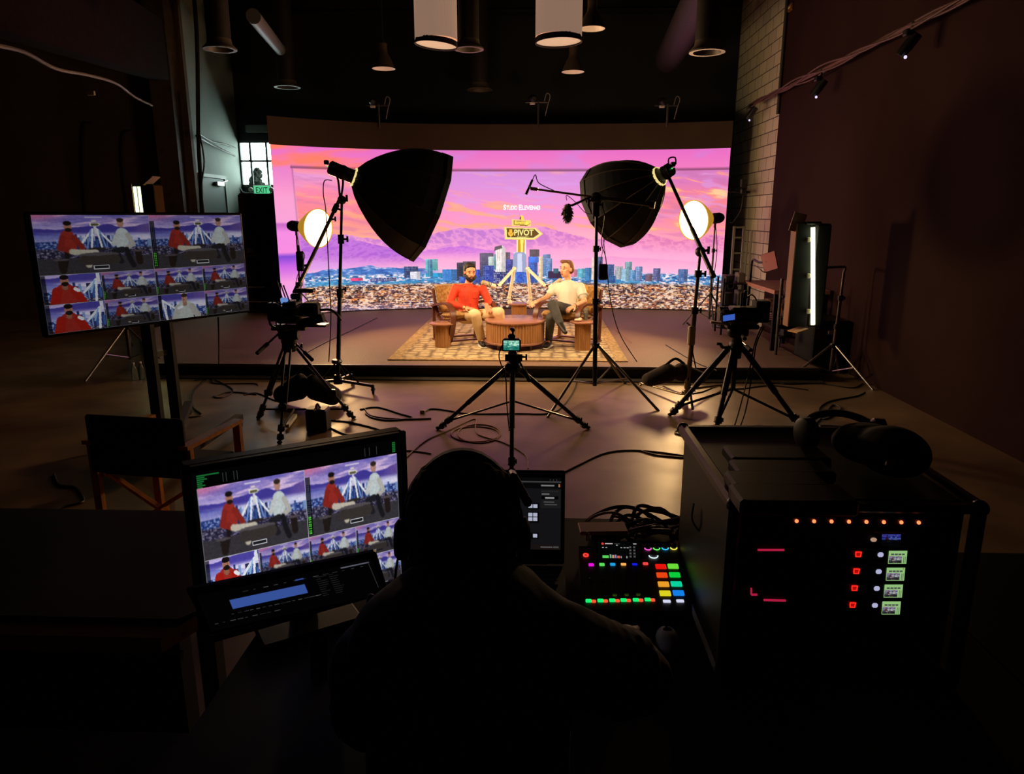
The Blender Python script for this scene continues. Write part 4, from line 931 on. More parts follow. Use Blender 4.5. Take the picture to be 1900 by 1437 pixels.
def shoe(ankle, toe, t, lb=None):
    a = Vector(ankle); d = Vector(toe) - a; d.z = 0 if abs(d.z) < .04 else d.z; d.normalize(); s = Vector((0, 0, 1)); z0 = min(ankle[2], toe[2])
    b = MB(); h = a - d * .03; b.ball(h + Vector((0, 0, -.03)), (.04, .04, .045), 12, 8); b.cap(h + Vector((0, 0, -.045)), h + d * .12 + Vector((0, 0, -.05)), .036, .038); b.cap(h + d * .1 + Vector((0, 0, -.055)), h + d * .2 + Vector((0, 0, -.06)), .038, .03)
    x, y, _ = frame(d); o = blob('shoe', b, SHOEB, t, .008, 4, lb)
    sd = d.cross(Vector((0, 0, 1))).normalized(); u = sd.cross(d).normalized(); R = Matrix((d, sd, u)).transposed()
    if u.z < 0: u = -u
    MB().box(h + d * .085 - u * .088, (.29, .088, .022), R, .01).build('sole', SOLE, o, True)
Yh = 9.62
def J(px, py, Y): return P(px, py, Y=Y)
# --- man in the red shirt
t = thing('person', 'bearded person in a red shirt and beige trousers sitting in the left armchair', 'person', (J(868, 600, 9.6).x, 9.6, ZR)); man = t
hp = J(872, 505, 9.66); nk = J(869, 527, 9.68); ch = J(868, 550, 9.66); pe = J(869, 583, 9.64)
sl, sr = J(845, 535, 9.6), J(896, 537, 9.72); el, er = J(834, 563, 9.5), J(907, 560, 9.66); wl, wr_ = J(864, 572, 9.32), J(902, 567, 9.42)
hl = J(861, 588, 9.6); hr = J(884, 588, 9.66); kl = J(882, 584, 9.2); kr = J(926, 580, 9.38)
al = J(893, 633, 9.33); ar = J(932, 620, 9.5)
al.z = ZR + .1; ar.z = ZR + .1
b = MB(); face = Vector((.42, -1, -.22)); A, R = head(b, hp, face, (0, .05, 1), .98)
b.cap(nk + Vector((0, 0, -.02)), hp + Vector((0, .02, -.03)), .05, .048); b.cap(ch, nk, .1, .05); b.cap(pe, ch, .1, .11)
b.cap(sl, el, .045, .038); b.cap(el, wl, .036, .026); b.cap(sr, er, .045, .038); b.cap(er, wr_, .036, .026); b.cap(sl, sr, .05)
b.cap(hl, kl, .06, .05); b.cap(hr, kr, .06, .05); b.cap(kl, al, .045, .035); b.cap(kr, ar, .045, .035)
b.cap(al, al + Vector((.03, -.1, -.05)), .03, .02); b.cap(ar, ar + Vector((.05, -.1, -.05)), .03, .02)
hand(b, wl, J(882, 574, 9.26), (0, .2, -1), curl=.3); hand(b, wr_, J(908, 579, 9.32), (0, .3, -1), curl=.35, side=-1)
blob('body', b, SKIN, t, .0065, 3)
features(A, R, t, .98, brow=(30, 20, 16), closed=True)
b = MB(); b.ball(A((0, -.022, .05)), (.078, .091, .074), 18, 12, R); b.cap(A((-.04, .04, .1)), A((.04, .04, .1)), .022); b.ball(A((0, -.05, .0)), (.082, .07, .08), 14, 10, R)
for k in (-1, 1): b.ball(A((.07 * k, -.02, .035)), (.016, .045, .05), 10, 8, R)
blob('hair', b, mat('black hair', (26, 18, 15), .7, noise=.3, nscale=80), t, .008, 3)
b = MB()
for k in range(9):
    a_ = -1.45 + 2.9 * k / 8; b.ball(A((.064 * math.sin(a_), .03 + .045 * math.cos(a_), -.05 - .035 * math.cos(a_))), (.02, .02, .032), 8, 6, R)
b.ball(A((0, .062, -.1)), (.036, .03, .028), 10, 8, R); b.cap(A((-.024, .096, -.045)), A((.024, .096, -.045)), .006); b.cap(A((-.027, .093, -.047)), A((-.03, .08, -.085)), .006); b.cap(A((.027, .093, -.047)), A((.03, .08, -.085)), .006)
blob('beard', b, mat('black hair'), t, .006, 3)
RED = mat('orange red shirt', (206, 58, 24), .75, noise=.22, nscale=9, bump=1.0, stretch=(1, 1, .5))
b = MB(); up = Vector((0, 0, 1))
b.cap(pe + up * .01, ch + up * .02, .135, .15); b.ball(ch + up * .02, (.165, .125, .16), 18, 12); b.cap(sl + Vector((.02, 0, -.01)), sr + Vector((-.02, 0, -.01)), .062); b.cap(ch + up * .05, nk - up * .075, .1, .06); b.ball(pe + Vector((.02, -.05, .03)), (.15, .13, .1), 14, 10)
b.cap(sl, el, .06, .052); b.cap(el, el.lerp(wl, .78), .052, .042); b.cap(sr, er, .06, .052); b.cap(er, er.lerp(wr_, .72), .05, .041)
for k in range(5):
    p = el.lerp(sl, .15 + .18 * k); b.lathe([(.05, -.012), (.06, 0), (.05, .012)], p, (sl - el), 14)
    p = er.lerp(sr, .15 + .18 * k); b.lathe([(.05, -.012), (.058, 0), (.05, .012)], p, (sr - er), 14)
shirt = blob('shirt', b, RED, t, .009, 4)
fd = Vector((.3, -1, 0)).normalized(); sd = Vector((1, .3, 0)).normalized()
vn = MB().ball(nk + fd * .062 + up * -.075, (.034, .022, .05), 12, 8).build('open_neckline', SKIN, shirt, True)
cb = MB()
for s in (-1, 1): cb.prism([(0, 0), (.07 * s, .05), (.1 * s, .0), (.05 * s, -.065)][::s], nk + fd * .075 + up * -.06, sd, up + fd * .3, .012)
cb.build('collar', RED, shirt, True)
MB().ball(nk + fd * .1 + up * -.09, .014, 8, 6).build('necklace_pendant', mat('pearl', (240, 235, 220), .3), t, True)
pk = MB().box(ch + fd * .15 + sd * .07 + up * .03, (.075, .01, .09), Matrix((sd, -fd, up)).transposed(), .005); pk.build('pocket', RED, shirt, True)
pb = MB().beam(nk + fd * .09 - up * .07, pe + fd * .17 + up * .04, .02, .008); pb.build('button_placket', mat('deep red seam', (170, 34, 16), .8), shirt)
b = MB(); b.cap(hl + up * .01, kl, .088, .074); b.cap(hr + up * .01, kr, .088, .074); b.cap(kl, kl.lerp(al, .93), .074, .058); b.cap(kr, kr.lerp(ar, .93), .072, .055); b.cap(hl, hr, .1); b.ball(pe - up * .03, (.16, .12, .09), 14, 10)
for k in range(4): p = kl.lerp(al, .12 + .2 * k); b.lathe([(.055, -.015), (.07 - .004 * k, 0), (.055, .015)], p, al - kl, 14)
blob('trousers', b, mat('beige trousers', (232, 204, 156), .8, noise=.08, nscale=8, bump=.4), t, .009, 4)
for a_ in (al, ar): MB().cap(a_ + Vector((0, .01, .06)), a_ + Vector((0, .0, -.03)), .04, .036).build('sock', mat('black sock', (20, 20, 22), .9), t, True)
shoe(al + Vector((0, 0, 0)), al + Vector((.05, -.2, 0)), t); shoe(ar, ar + Vector((.08, -.2, 0)), t)
MB().lathe([(.03, -.008), (.034, 0), (.03, .008)], wl, (J(882, 574, 9.26) - wl), 16, caps=False).build('bracelet', mat('gold', (210, 160, 70), .3, .9), t, True)
# --- person in the white T-shirt
t = thing('person', 'short-haired person in a white T-shirt and grey jeans talking in the right armchair', 'person', (J(1050, 600, 9.55).x, 9.55, ZR))
hp = J(1051, 500, 9.62); nk = J(1054, 523, 9.64); ch = J(1054, 546, 9.6); pe = J(1054, 580, 9.55)
sl, sr = J(1032, 532, 9.66), J(1077, 532, 9.55); el, er = J(1014, 552, 9.55), J(1084, 560, 9.4); wl, wr_ = J(998, 559, 9.32), J(1067, 568, 9.24)
hl = J(1044, 583, 9.55); hr = J(1064, 583, 9.5); kl = J(1022, 590, 9.12); kr = J(1025, 566, 9.15)
al = J(1018, 634, 9.3); al.z = ZR + .1; ar = J(1040, 602, 8.98)
b = MB(); face = Vector((-.78, -.8, .02)); A, R = head(b, hp, face, (0, .02, 1), .98)
b.cap(nk + Vector((0, 0, -.03)), hp + Vector((.01, .02, -.03)), .045, .045); b.cap(ch, nk, .1, .05); b.cap(pe, ch, .1, .11)
b.cap(sl, el, .042, .036); b.cap(el, wl, .034, .024); b.cap(sr, er, .044, .037); b.cap(er, wr_, .036, .025); b.cap(sl, sr, .045)
b.cap(hl, kl, .06, .05); b.cap(hr, kr, .06, .05); b.cap(kl, al, .045, .033); b.cap(kr, ar, .045, .033); b.cap(al, al + Vector((-.02, -.1, -.05)), .03, .02)
hand(b, wl, J(990, 563, 9.28), (0, .3, -1), curl=.7); hand(b, wr_, J(1056, 573, 9.2), (0, .3, -1), curl=.5, side=-1)
blob('body', b, SKIN2, t, .0065, 3)
features(A, R, t, .98, mouth=True, brow=(90, 56, 36), closed=True)
b = MB(); b.ball(A((0, -.028, .055)), (.077, .088, .07), 18, 12, R); b.cap(A((-.04, .03, .108)), A((.045, .03, .108)), .02); b.ball(A((0, -.06, .0)), (.076, .06, .07), 14, 10, R); b.ball(A((.02, .05, .105)), (.05, .03, .025), 10, 8, R)
for k in (-1, 1): b.ball(A((.07 * k, -.03, .04)), (.015, .042, .045), 10, 8, R)
blob('hair', b, mat('brown hair', (112, 70, 42), .7, noise=.3, nscale=80), t, .008, 3)
TEE = mat('ivory T-shirt', (222, 212, 192), .85, noise=.05, nscale=9, bump=.5)
b = MB(); b.cap(pe + up * .02, ch + up * .02, .135, .145); b.ball(ch + up * .03, (.17, .125, .16), 18, 12); b.cap(sl + Vector((.03, 0, -.015)), sr + Vector((-.03, 0, -.015)), .07); b.cap(ch + up * .05, nk - up * .04, .1, .06); b.ball(pe + Vector((-.01, -.05, .03)), (.15, .12, .09), 14, 10)
b.cap(sl, sl.lerp(el, .55), .056, .058); b.cap(sr, sr.lerp(er, .6), .058, .066)
shirt = blob('shirt', b, TEE, t, .009, 4)
MB().lathe([(.064, -.01), (.07, 0), (.066, .012)], nk + Vector((-.005, -.01, -.04)), (-.1, -.35, 1), 24, caps=False).build('neckband', mat('tan neckband', (206, 170, 120), .8), shirt, True)
MB().lathe([(.07, -.014), (.077, 0), (.07, .014)], sr.lerp(er, .62), er - sr, 20, caps=False).build('sleeve_cuff', TEE, shirt, True)
nm = MB(); f2 = Vector((-.35, -1, 0)).normalized(); nm.tube([nk + f2 * .06 + Vector((-.05, 0, -.02)), nk + f2 * .13 + up * -.09, nk + f2 * .06 + Vector((.06, 0, -.02))], .003, 5, 6); nm.build('necklace', mat('dark chain', (60, 44, 36), .4), t)
JN = mat('charcoal jeans', (68, 66, 64), .85, noise=.15, nscale=10, bump=.3)
b = MB(); b.cap(hl, kl, .084, .068); b.cap(hr + up * .03, kr, .084, .07); b.cap(kl, kl.lerp(al, .93), .066, .05); b.cap(kr, kr.lerp(ar, .92), .068, .052); b.cap(hl, hr, .1); b.ball(pe - up * .03, (.16, .12, .09), 14, 10)
blob('trousers', b, JN, t, .009, 4)
MB().cap(ar + (kr - ar) * .08, ar, .038, .034).build('sock', mat('pale sock', (200, 185, 150), .9), t, True)
MB().cap(al + Vector((0, .01, .06)), al, .038, .034).build('sock', mat('black sock'), t, True)
shoe(al, al + Vector((-.05, -.2, 0)), t)
b = MB(); d = (J(1046, 612, 8.86) - ar).normalized(); b.ball(ar, .042, 12, 8); b.cap(ar + d * .02, ar + d * .12, .04, .04); b.cap(ar + d * .12, ar + d * .2, .04, .03); o = blob('shoe', b, SHOEB, t, .008, 4)
MB().lathe([(.03, -.006), (.032, 0), (.03, .006)], wr_, er - wr_, 14, caps=False).build('bracelet', mat('dark bracelet', (50, 40, 34), .5), t, True)
# ------------------------------------------------------------------ stands, lamps, cameras
def floor_pt(px, py, z=0): return P(px, py, z=z)
def clampknob(b, p, d=(1, 0, 0), s=1.0):
    d = Vector(d).normalized(); p = Vector(p); b.cyl(p, p + d * .045 * s, .007 * s, 8); b.beam(p + d * .045 * s + Vector((0, 0, -.02 * s)), p + d * .045 * s + Vector((0, 0, .02 * s)), .012 * s, .012 * s)
def three_leg_stand(t, base, top, feet, zk, m=BMETAL, r=.016, brace_z=None, knob=True, legm=None, z0=0.0):
    """a light stand: pole from base to top, legs from a collar at height zk out to the feet, braces from a low collar"""
    legm = legm or m; base = Vector(base); top = Vector(top)
    mid = base.lerp(top, .5)
    MB().cyl(base, base.lerp(top, .48), r * 1.35, 12).cyl(base.lerp(top, .46), base.lerp(top, .76), r * 1.1, 12).cyl(base.lerp(top, .74), top, r * .85, 12).build('pole', m, t, True)
    for s in (.47, .75):
        p = base.lerp(top, s); b = MB().lathe([(r * 1.9, -.03), (r * 1.9, .03)], p, (0, 0, 1), 12); clampknob(b, p, (1, -.3, 0)); b.build('collar', BMETAL, t, True)
    k = Vector((base.x, base.y, zk)); MB().lathe([(r * 2.2, -.025), (r * 2.6, 0), (r * 2.2, .025)], k, (0, 0, 1), 12).build('hub', BMETAL, t, True)
    for f in feet:
        f = Vector(f); d = (f - k).normalized(); MB().cyl(k + Vector((d.x, d.y, 0)).normalized() * r * 2, f, r * .8, 10).build('leg', legm, t, True)
        if brace_z is not None:
            lo = Vector((base.x, base.y, brace_z)); q = k.lerp(f, .52); MB().cyl(lo, q, r * .5, 8).build('brace', legm, t, True)
def yoke_lamp(t, q, ax, L, r, m=BLACK):
    """the cylindrical lamp body behind a softbox; q = where the softbox ring sits, ax = direction of light"""
    ax = Vector(ax).normalized()
    b = MB().lathe([(r * .7, -L), (r, -L + .02), (r, -L * .55), (r * 1.08, -L * .5), (r * 1.08, -L * .42), (r, -L * .38), (r * 1.0, -.03), (r * 1.15, 0)], q, ax, 22).build('lamp_body', m, t, True)
    x, y, z = frame(ax)
    for k in range(7):
        p = q - ax * (L * .9 - k * .018); MB().lathe([(r * 1.05, -.003), (r * 1.05, .003)], p, ax, 22).build('cooling_fin', m, b) if k < 3 else None
    MB().box(q - ax * (L + .02) + Vector((0, 0, r * .5)), (.05, .05, .05), bev=.01).build('handle', m, b, True)
    MB().ball(q - ax * (L + .01), .008, 8, 6).build('status_light', glow('green pilot', (90, 255, 120), 1.0), b, True)
def softbox(t, apex, ax, R, D, n=12, ribc=(52, 48, 44), ribr=.0045):
    apex = Vector(apex); ax = Vector(ax).normalized()
    pr = [(R * (i / 10) ** .52 * (1 + .13 * math.sin(math.pi * i / 10)), D * i / 10) for i in range(11)]
    pr = [(max(.07, p), h) for p, h in pr]
    cloth = mat('black softbox cloth', (20, 18, 17), .62, bump=.15, nscale=40)
    o = MB().lathe(pr, apex, ax, n, caps=False, rot=.15).build('softbox_shell', cloth, t)
    sol = o.modifiers.new('s', 'SOLIDIFY'); sol.thickness = .004; sol.offset = 1
    MB().lathe([(p * .985, h + .004) for p, h in pr], apex, ax, n, caps=False, rot=.15).build('silver_lining', mat('silver lining', (200, 196, 188), .35, .3), t)
    x, y, _ = frame(ax)
    for k in range(n):
        a = 2 * math.pi * k / n + .15; MB().tube([apex + ax * h + (x * math.cos(a) + y * math.sin(a)) * (p + .006) for p, h in pr], ribr, 6).build('rib', mat('rib %d' % ribc[0], ribc, .3, .6), o, True)
    MB().lathe([(R * .93, D - .06), (R * .93, D - .055), (.001, D - .055), (.001, D - .06)], apex, ax, n, caps=False, rot=.15).build('diffuser', glow('softbox diffuser', (255, 218, 172), L_SOFTBOX), t)
    MB().lathe([(R * 1.0, D - .03), (R * 1.02, D - .03), (R * 1.02, D + .03), (R * 1.0, D + .03)], apex, ax, n, caps=False, rot=.15).build('rim_skirt', cloth, t)
    MB().lathe([(.1, .0), (.105, .008), (.105, .03), (.09, .038)], apex, ax, 26, caps=False).build('speed_ring', mat('pale speed ring', (225, 215, 180), .4, emit=(255, 232, 150), estr=.9), t, True)  # the ring is no lamp; emission added to make it look bright
    return x, y
# left softbox
SBL = (.87, .33, -.36)
t = thing('softbox_light', 'large black softbox at left on a boom, seen from behind', 'light', P(655, 328, Y=8.2)); ap = P(655, 328, Y=8.2)
x_, y_ = softbox(t, ap, SBL, .65, .90, 10, (74, 68, 60)); yoke_lamp(t, ap + Vector(SBL).normalized() * .02, SBL, .3, .075)
yk = P(632, 366, Y=8.1); b = MB()
for s in (-1, 1): b.tube([ap - Vector(SBL) * .2 + Vector((.02, s * .1, -.02)), ap - Vector(SBL) * .2 + Vector((.05, s * .1, -.12)), yk + Vector((0, s * .03, .01)), yk], .012, 8, 4)
b.build('yoke', BMETAL, t, True)
best = None; axn = Vector(SBL).normalized(); fx, fy, _ = frame(axn); _h = .80; _r2 = .65 * _h ** .52 * (1 + .13 * math.sin(math.pi * _h)) * math.cos(math.pi / 10) + .012
for k in range(10):
    an = 2 * math.pi * (k + .5) / 10 + .15; rd = fx * math.cos(an) + fy * math.sin(an); p = ap + axn * _h * .9 + rd * _r2; e = p - Vector((0, 0, CAM_H)); w = e.dot(_f); sx, sy = 950 + F_PX * e.dot(_r) / w, 718.5 - F_PX * e.dot(_u) / w
    if rd.dot(e) < 0 and (best is None or (sx - 790) ** 2 + (sy - 300) ** 2 < best[0]): best = ((sx - 790) ** 2 + (sy - 300) ** 2, p, rd)
sl_ = (axn + best[2] * .45).normalized(); tg = best[2].cross(sl_).normalized(); tg = tg if tg.x > 0 else -tg
text('brand_lettering', 'aputure', mat('grey print', (120, 112, 100), .6), t, best[1] - tg * .13 - sl_ * .03, tg, sl_ if (sl_.z > 0) else -sl_, .26, .05)
# boom and rolling stand of the left softbox
bs = floor_pt(628, 722); tp = P(611, 418, Y=bs.y - .1); tp.x = bs.x; tp = Vector((bs.x - .02, bs.y, tp.z))
t = thing('rolling_stand', 'black rolling boom stand on casters holding the large left softbox', 'stand', bs)
pb = P(555, 528, Y=tp.y - .55)
MB().cyl(pb, yk, .019, 12).build('boom_arm', mat('tan steel boom', (118, 104, 78), .35, .7), t, True)
MB().box(pb, (.05, .09, .05), bev=.01).cyl(pb, pb + (pb - yk).normalized() * .12, .028, 12).build('boom_end_grip', BLACK, t, True)
b = MB(); m_ = pb.lerp(yk, .86); b.lathe([(.03, -.05), (.03, .05)], m_, yk - pb, 12); clampknob(b, m_, (1, 0, -.3), 1.6); clampknob(b, pb.lerp(yk, .72), (1, 0, .1), 1.3); b.build('boom_joint', BLACK, t, True)
pv = min((pb.lerp(yk, k / 50) for k in range(51)), key=lambda v: abs(v.x - bs.x)); tp = Vector((bs.x, pv.y, pv.z - .03))
b0 = Vector((bs.x, bs.y, .1))
MB().cyl(b0, b0.lerp(tp, .48), .024, 12).cyl(b0.lerp(tp, .47), b0.lerp(tp, .78), .019, 12).cyl(b0.lerp(tp, .77), tp, .015, 12).build('pole', BMETAL, t, True)
b = MB(); [b.lathe([(.034, -.05), (.034, .05)], b0.lerp(tp, s), (0, 0, 1), 14) for s in (.48, .78)]; clampknob(b, b0.lerp(tp, .78), (1, 0, 0), 1.6); clampknob(b, b0.lerp(tp, .5), (1, 0, 0), 1.4); b.build('collar', BLACK, t, True)
b = MB().ball(tp, .05, 12, 8); clampknob(b, tp, (.8, -.5, .2), 1.8); b.build('grip_head', BLACK, t, True)
hubz = P(628, 671, Y=bs.y).z; MB().lathe([(.05, -.02), (.06, 0), (.05, .02)], (bs.x, bs.y, hubz), (0, 0, 1), 12).build('upper_hub', GREYM, t, True)
MB().lathe([(.05, .06), (.055, .1), (.035, .16)], (bs.x, bs.y, 0), (0, 0, 1), 12).build('lower_hub', BMETAL, t, True)
for i, (px, py) in enumerate(((692, 733), (577, 728), (652, 712))):
    f = floor_pt(px, py); f.z = .1; MB().beam((bs.x, bs.y, .1), f, .035, .028).build('leg', BMETAL, t)
    MB().beam((bs.x, bs.y, hubz), Vector((bs.x, bs.y, .12)).lerp(f, .62), .014, .014).build('brace', BMETAL, t)
    c = MB().cyl(f + Vector((0, 0, -.02)), f + Vector((0, 0, .01)), .02, 10).box(f + Vector((0, .02, -.045)), (.04, .05, .04), bev=.01).build('caster', BMETAL, t, True)
    MB().lathe([(.03, -.014), (.045, -.01), (.045, .01), (.03, .014)], (f.x, f.y + .02, .046), (1, .2, 0), 18).build('wheel', RUBBER, c, True)
MB().tube([P(616, 335, Y=8.05), P(602, 336, Y=8.05), P(600, 360, Y=8.03), P(604, 385, Y=8.0), P(606, 420, Y=7.95), P(611, 520, Y=7.8), P(614, 590, Y=7.75), P(610, 672, Y=7.7)], .006, 6, 6).build('power_cable', CABLE, t)
# right softbox on a C-stand
SBR = (-.66, .60, -.45)
ap = P(1226, 326, Y=7.9); t = thing('softbox_light', 'smaller black ribbed softbox at right on a boom, seen from behind', 'light', ap)
softbox(t, ap, SBR, .48, .70, 12, (130, 118, 104), .006); yoke_lamp(t, ap + Vector(SBR).normalized() * .02, SBR, .16, .07)  # lighter ribs: metal glints put into the rib colour
b = MB(); h = P(1247, 300, Y=7.86); b.tube([h + Vector((-.03, 0, -.04)), h + Vector((-.035, 0, .03)), h + Vector((.03, 0, .04)), h + Vector((.04, 0, -.03))], .008, 8, 3); b.build('top_handle', BMETAL, t, True)
yr = P(1240, 327, Y=7.82)
b = MB().tube([P(1232, 312, Y=7.85), P(1237, 325, Y=7.8), yr], .011, 8, 3).tube([P(1251, 312, Y=7.85), P(1252, 322, Y=7.8), yr], .009, 8, 3); b.build('yoke', BMETAL, t, True)
x, y, z = frame(SBR); n_ = Vector(SBR).normalized()
bs = floor_pt(1273, 748); t = thing('boom_stand', 'steel C-stand with slanting boom arm holding the smaller right softbox', 'stand', bs)
pe_ = P(1320, 505, Y=bs.y - .35); MB().cyl(yr, pe_, .017, 12).build('boom_arm', mat('dark boom', (48, 42, 36), .35, .7), t, True)
MB().cyl(pe_, pe_ + (pe_ - yr).normalized() * .06, .026, 12).cyl(pe_.lerp(yr, .04), pe_.lerp(yr, .42), .022, 12).build('boom_end_grip', BLACK, t, True)
pv = min((yr.lerp(pe_, k / 60) for k in range(61)), key=lambda v: abs(v.x - (bs.x + .03))); tp = Vector((bs.x + .03, pv.y, pv.z - .04)); b0 = Vector((bs.x, bs.y, .03))
STEEL = mat('shiny steel', (150, 138, 118), .22, .95)
MB().cyl(b0, b0.lerp(tp, .62), .024, 14).cyl(b0.lerp(tp, .6), b0.lerp(tp, .86), .018, 12).cyl(b0.lerp(tp, .84), tp, .014, 12).build('pole', STEEL, t, True)
b = MB(); [b.lathe([(.034, -.035), (.034, .035)], b0.lerp(tp, s), (0, 0, 1), 14) for s in (.62, .86)]; clampknob(b, b0.lerp(tp, .86), (1, 0, 0), 1.5); clampknob(b, b0.lerp(tp, .62), (1, 0, 0), 1.3); b.build('collar', BMETAL, t, True)
b = MB().ball(tp, .05, 12, 8); clampknob(b, tp, (.8, -.5, .2), 1.8); b.build('grip_head', BLACK, t, True)
for i, (px, py) in enumerate(((1191, 718), (1337, 722), (1284, 762))):
    f = floor_pt(px, py); d = Vector((f.x - bs.x, f.y - bs.y, 0)).normalized(); z1 = .09 + .07 * i
    MB().tube([(bs.x, bs.y, z1 + .02), Vector((bs.x, bs.y, z1 + .02)) + d * .06, Vector((bs.x, bs.y, z1 * .8)) + d * .12, f + Vector((0, 0, .04)), f + d * .02 + Vector((0, 0, .014))], .0135, 10, 4).build('leg', STEEL, t, True)
    MB().lathe([(.03, -.03), (.03, .03)], (bs.x, bs.y, z1 + .02), (0, 0, 1), 12).build('leg_hub', STEEL, t, True)
q = P(1283, 623, Y=bs.y - .06); t = thing('ballast_box', 'pale ballast box hanging on the steel C-stand pole', 'box', q)
MB().box(q, (.07, .06, .19), bev=.012).build('body', mat('pale ballast', (196, 176, 150), .5), t, True)
MB().tube([q + Vector((0, 0, -.1)), q + Vector((.03, 0, -.2)), q + Vector((.06, .0, -.32))], .007, 6, 4).build('cable', CABLE, t)
MB().beam(q + Vector((0, 0, .08)), q + Vector((-.04, .06, .12)), .012, .012).build('hook', BMETAL, t)
def sandbag(c, w, h, lb, m, yaw=0):
    t = thing('sandbag', lb, 'sandbag', c, 'sandbags weighing down the stands'); c = Vector(c); R = Matrix.Rotation(yaw, 3, 'Z'); b = MB()
    for s in (-1, 1):
        for k in range(5): b.ball(c + R @ Vector((s * w * (.12 + .075 * k), 0, h * (.62 - .07 * k) * .9)), (w * .15, w * .2, h * (.4 - .03 * k)), 12, 8)
    blob('bag', b, m, t, .012, 6); MB().tube([c + R @ Vector((-.1, 0, h * .9)), c + R @ Vector((0, 0, h * 1.15)), c + R @ Vector((.1, 0, h * .9))], .014, 8, 4).build('strap', MATTE, t, True)
BAG = mat('dark canvas', (62, 48, 38), .9, noise=.15, bump=.4)
c = floor_pt(1262, 720); c.z = .10
sandbag((bs.x - .12, bs.y + .06, .17), .62, .24, 'brown sandbag draped over the legs of the steel C-stand', BAG, .25)
q = floor_pt(572, 752); sandbag((q.x, q.y, 0), .62, .34, 'big black sandbag on the floor behind the left camera tripod', mat('black canvas', (24, 22, 22), .9, bump=.4), -.1)
# round glowing lamps at the back corners
def round_lamp(px, py, R, Y, face, house, basepx, lb, slb, zst=None):
    q = P(px, py, Y=Y); f = Vector(face).normalized(); t = thing('round_lamp', lb, 'lamp', q, 'glowing round backlights')
    MB().lathe([(.05, -.36), (.14, -.28), (R * .86, -.1), (R * 1.0, -.015), (R * 1.02, .01), (R * .97, .01)], q, f, 36, caps=False).build('reflector_bowl', mat('yellow lit bowl', (190, 150, 60), .5, emit=(255, 190, 60), estr=.4), t, True)
    MB().lathe([(.001, .012), (R * .6, .008), (R * .97, -.002), (R * .97, -.01), (.001, -.01)], q, f, 36, caps=False).build('glowing_face', glow('lamp face', (255, 205, 138), L_ROUND), t, True)
    ld = bpy.data.lights.new('round lamp light', 'AREA'); ld.shape = 'DISK'; ld.size = R * 1.9; ld.energy = 62; ld.spread = math.radians(125); ld.color = lin((255, 205, 138)); lo_ = bpy.data.objects.new('lamp_light', ld); COL.objects.link(lo_)
    lo_.location = f * .03; lo_.rotation_euler = (-f).to_track_quat('Z', 'Y').to_euler(); lo_.parent = t
    MB().lathe([(.06, -.62), (.07, -.6), (.075, -.4), (.08, -.34), (.05, -.3)], q, f, 20).build('lamp_body', BLACK, t, True)
    for k in range(3): MB().lathe([(.082, -.56 + k * .05), (.082, -.55 + k * .05)], q, f, 20).build('cooling_fin', BLACK, t, True)
    hp_ = q - f * .48; MB().tube([hp_ + Vector((0, 0, 0)), hp_ + Vector((0, 0, -.14))], .018, 8).build('yoke', BMETAL, t, True)
    zb = zst if zst is not None else Z_S
    s = thing('light_stand', slb, 'stand', (hp_.x, hp_.y, zb), 'thin stands under the round lamps')
    ft = [Vector((hp_.x + .42 * math.cos(a), hp_.y + .42 * math.sin(a), zb)) for a in (.5, 2.6, 4.7)]
    three_leg_stand(s, (hp_.x, hp_.y, zb + .12), hp_ + Vector((0, 0, -.13)), ft, zb + .5, GREYM, .014, zb + .14)
    MB().tube([hp_ + Vector((0, 0, -.05)), hp_ + Vector((.05, -.02, -.5)), hp_ + Vector((.02, -.02, -1.1)), hp_ + Vector((.06, -.03, -1.7))], .006, 6, 5).build('power_cable', CABLE, s)
round_lamp(590, 424, .29, 10.9, (.86, -.49, -.06), (551, 415), (556, 590), 'glowing round lamp at the left of the LED wall, behind the boom pole', 'thin light stand under the left round lamp')
round_lamp(1287, 409, .29, 11.0, (-.80, -.58, -.06), (1317, 400), (1305, 600), 'glowing round lamp at the right of the LED wall, crossed by the boom arm', 'thin light stand under the right round lamp')
# floor cables' helper
def cable(pix, lb, r=.007, m=CABLE, z=0.0, grp='cables lying on the studio floor', extra=None, name='floor_cable'):
    pts = [P(x, y, z=z + r) for x, y in pix]
    if extra: pts += extra
    o = solo(name, MB().tube(pts, r, 6, 7), m, lb, 'cable', grp)
    return o
# --- microphone boom stand in the middle right
feet = [floor_pt(1016, 775), floor_pt(1222, 763), floor_pt(1160, 712)]
bx_ = (feet[0] + feet[1]) / 2; bs = floor_pt(1103, 735); bs.z = 0
t = thing('microphone_stand', 'tall black stand with a long microphone boom right of the coffee table', 'stand', bs)
tp = P(1107, 372, Y=bs.y); k = P(1104, 641, Y=bs.y); lo = P(1103, 716, Y=bs.y)
three_leg_stand(t, (bs.x, bs.y, lo.z), tp, feet, k.z, mat('satin black steel', (38, 36, 36), .28, .6), .018, lo.z + .02, legm=mat('grey steel leg', (120, 112, 100), .3, .8))
m1, m2 = P(985, 350, Y=bs.y + .2), P(1215, 381, Y=bs.y - .15)
bm = MB().cyl(m1, m2, .011, 10).cyl(m1, m1.lerp(m2, .06), .018, 10).build('boom_pole', mat('bronze pole', (130, 104, 66), .3, .7), t, True)
b = MB().cyl(m1.lerp(m2, .5), m2, .02, 10).cyl(m2 + (m2 - m1).normalized() * -.05, m2, .036, 12); b.build('counterweight', BLACK, t, True)
hc = P(1106, 368, Y=bs.y + .02); b = MB().ball(hc, (.06, .06, .06), 12, 8).box(hc + Vector((0, 0, -.08)), (.07, .06, .2), bev=.01); clampknob(b, hc, (-1, -.2, -.4), 1.8); clampknob(b, hc + Vector((0, 0, -.05)), (1, -.2, -.3), 1.5); b.build('grip_head', BLACK, t, True)
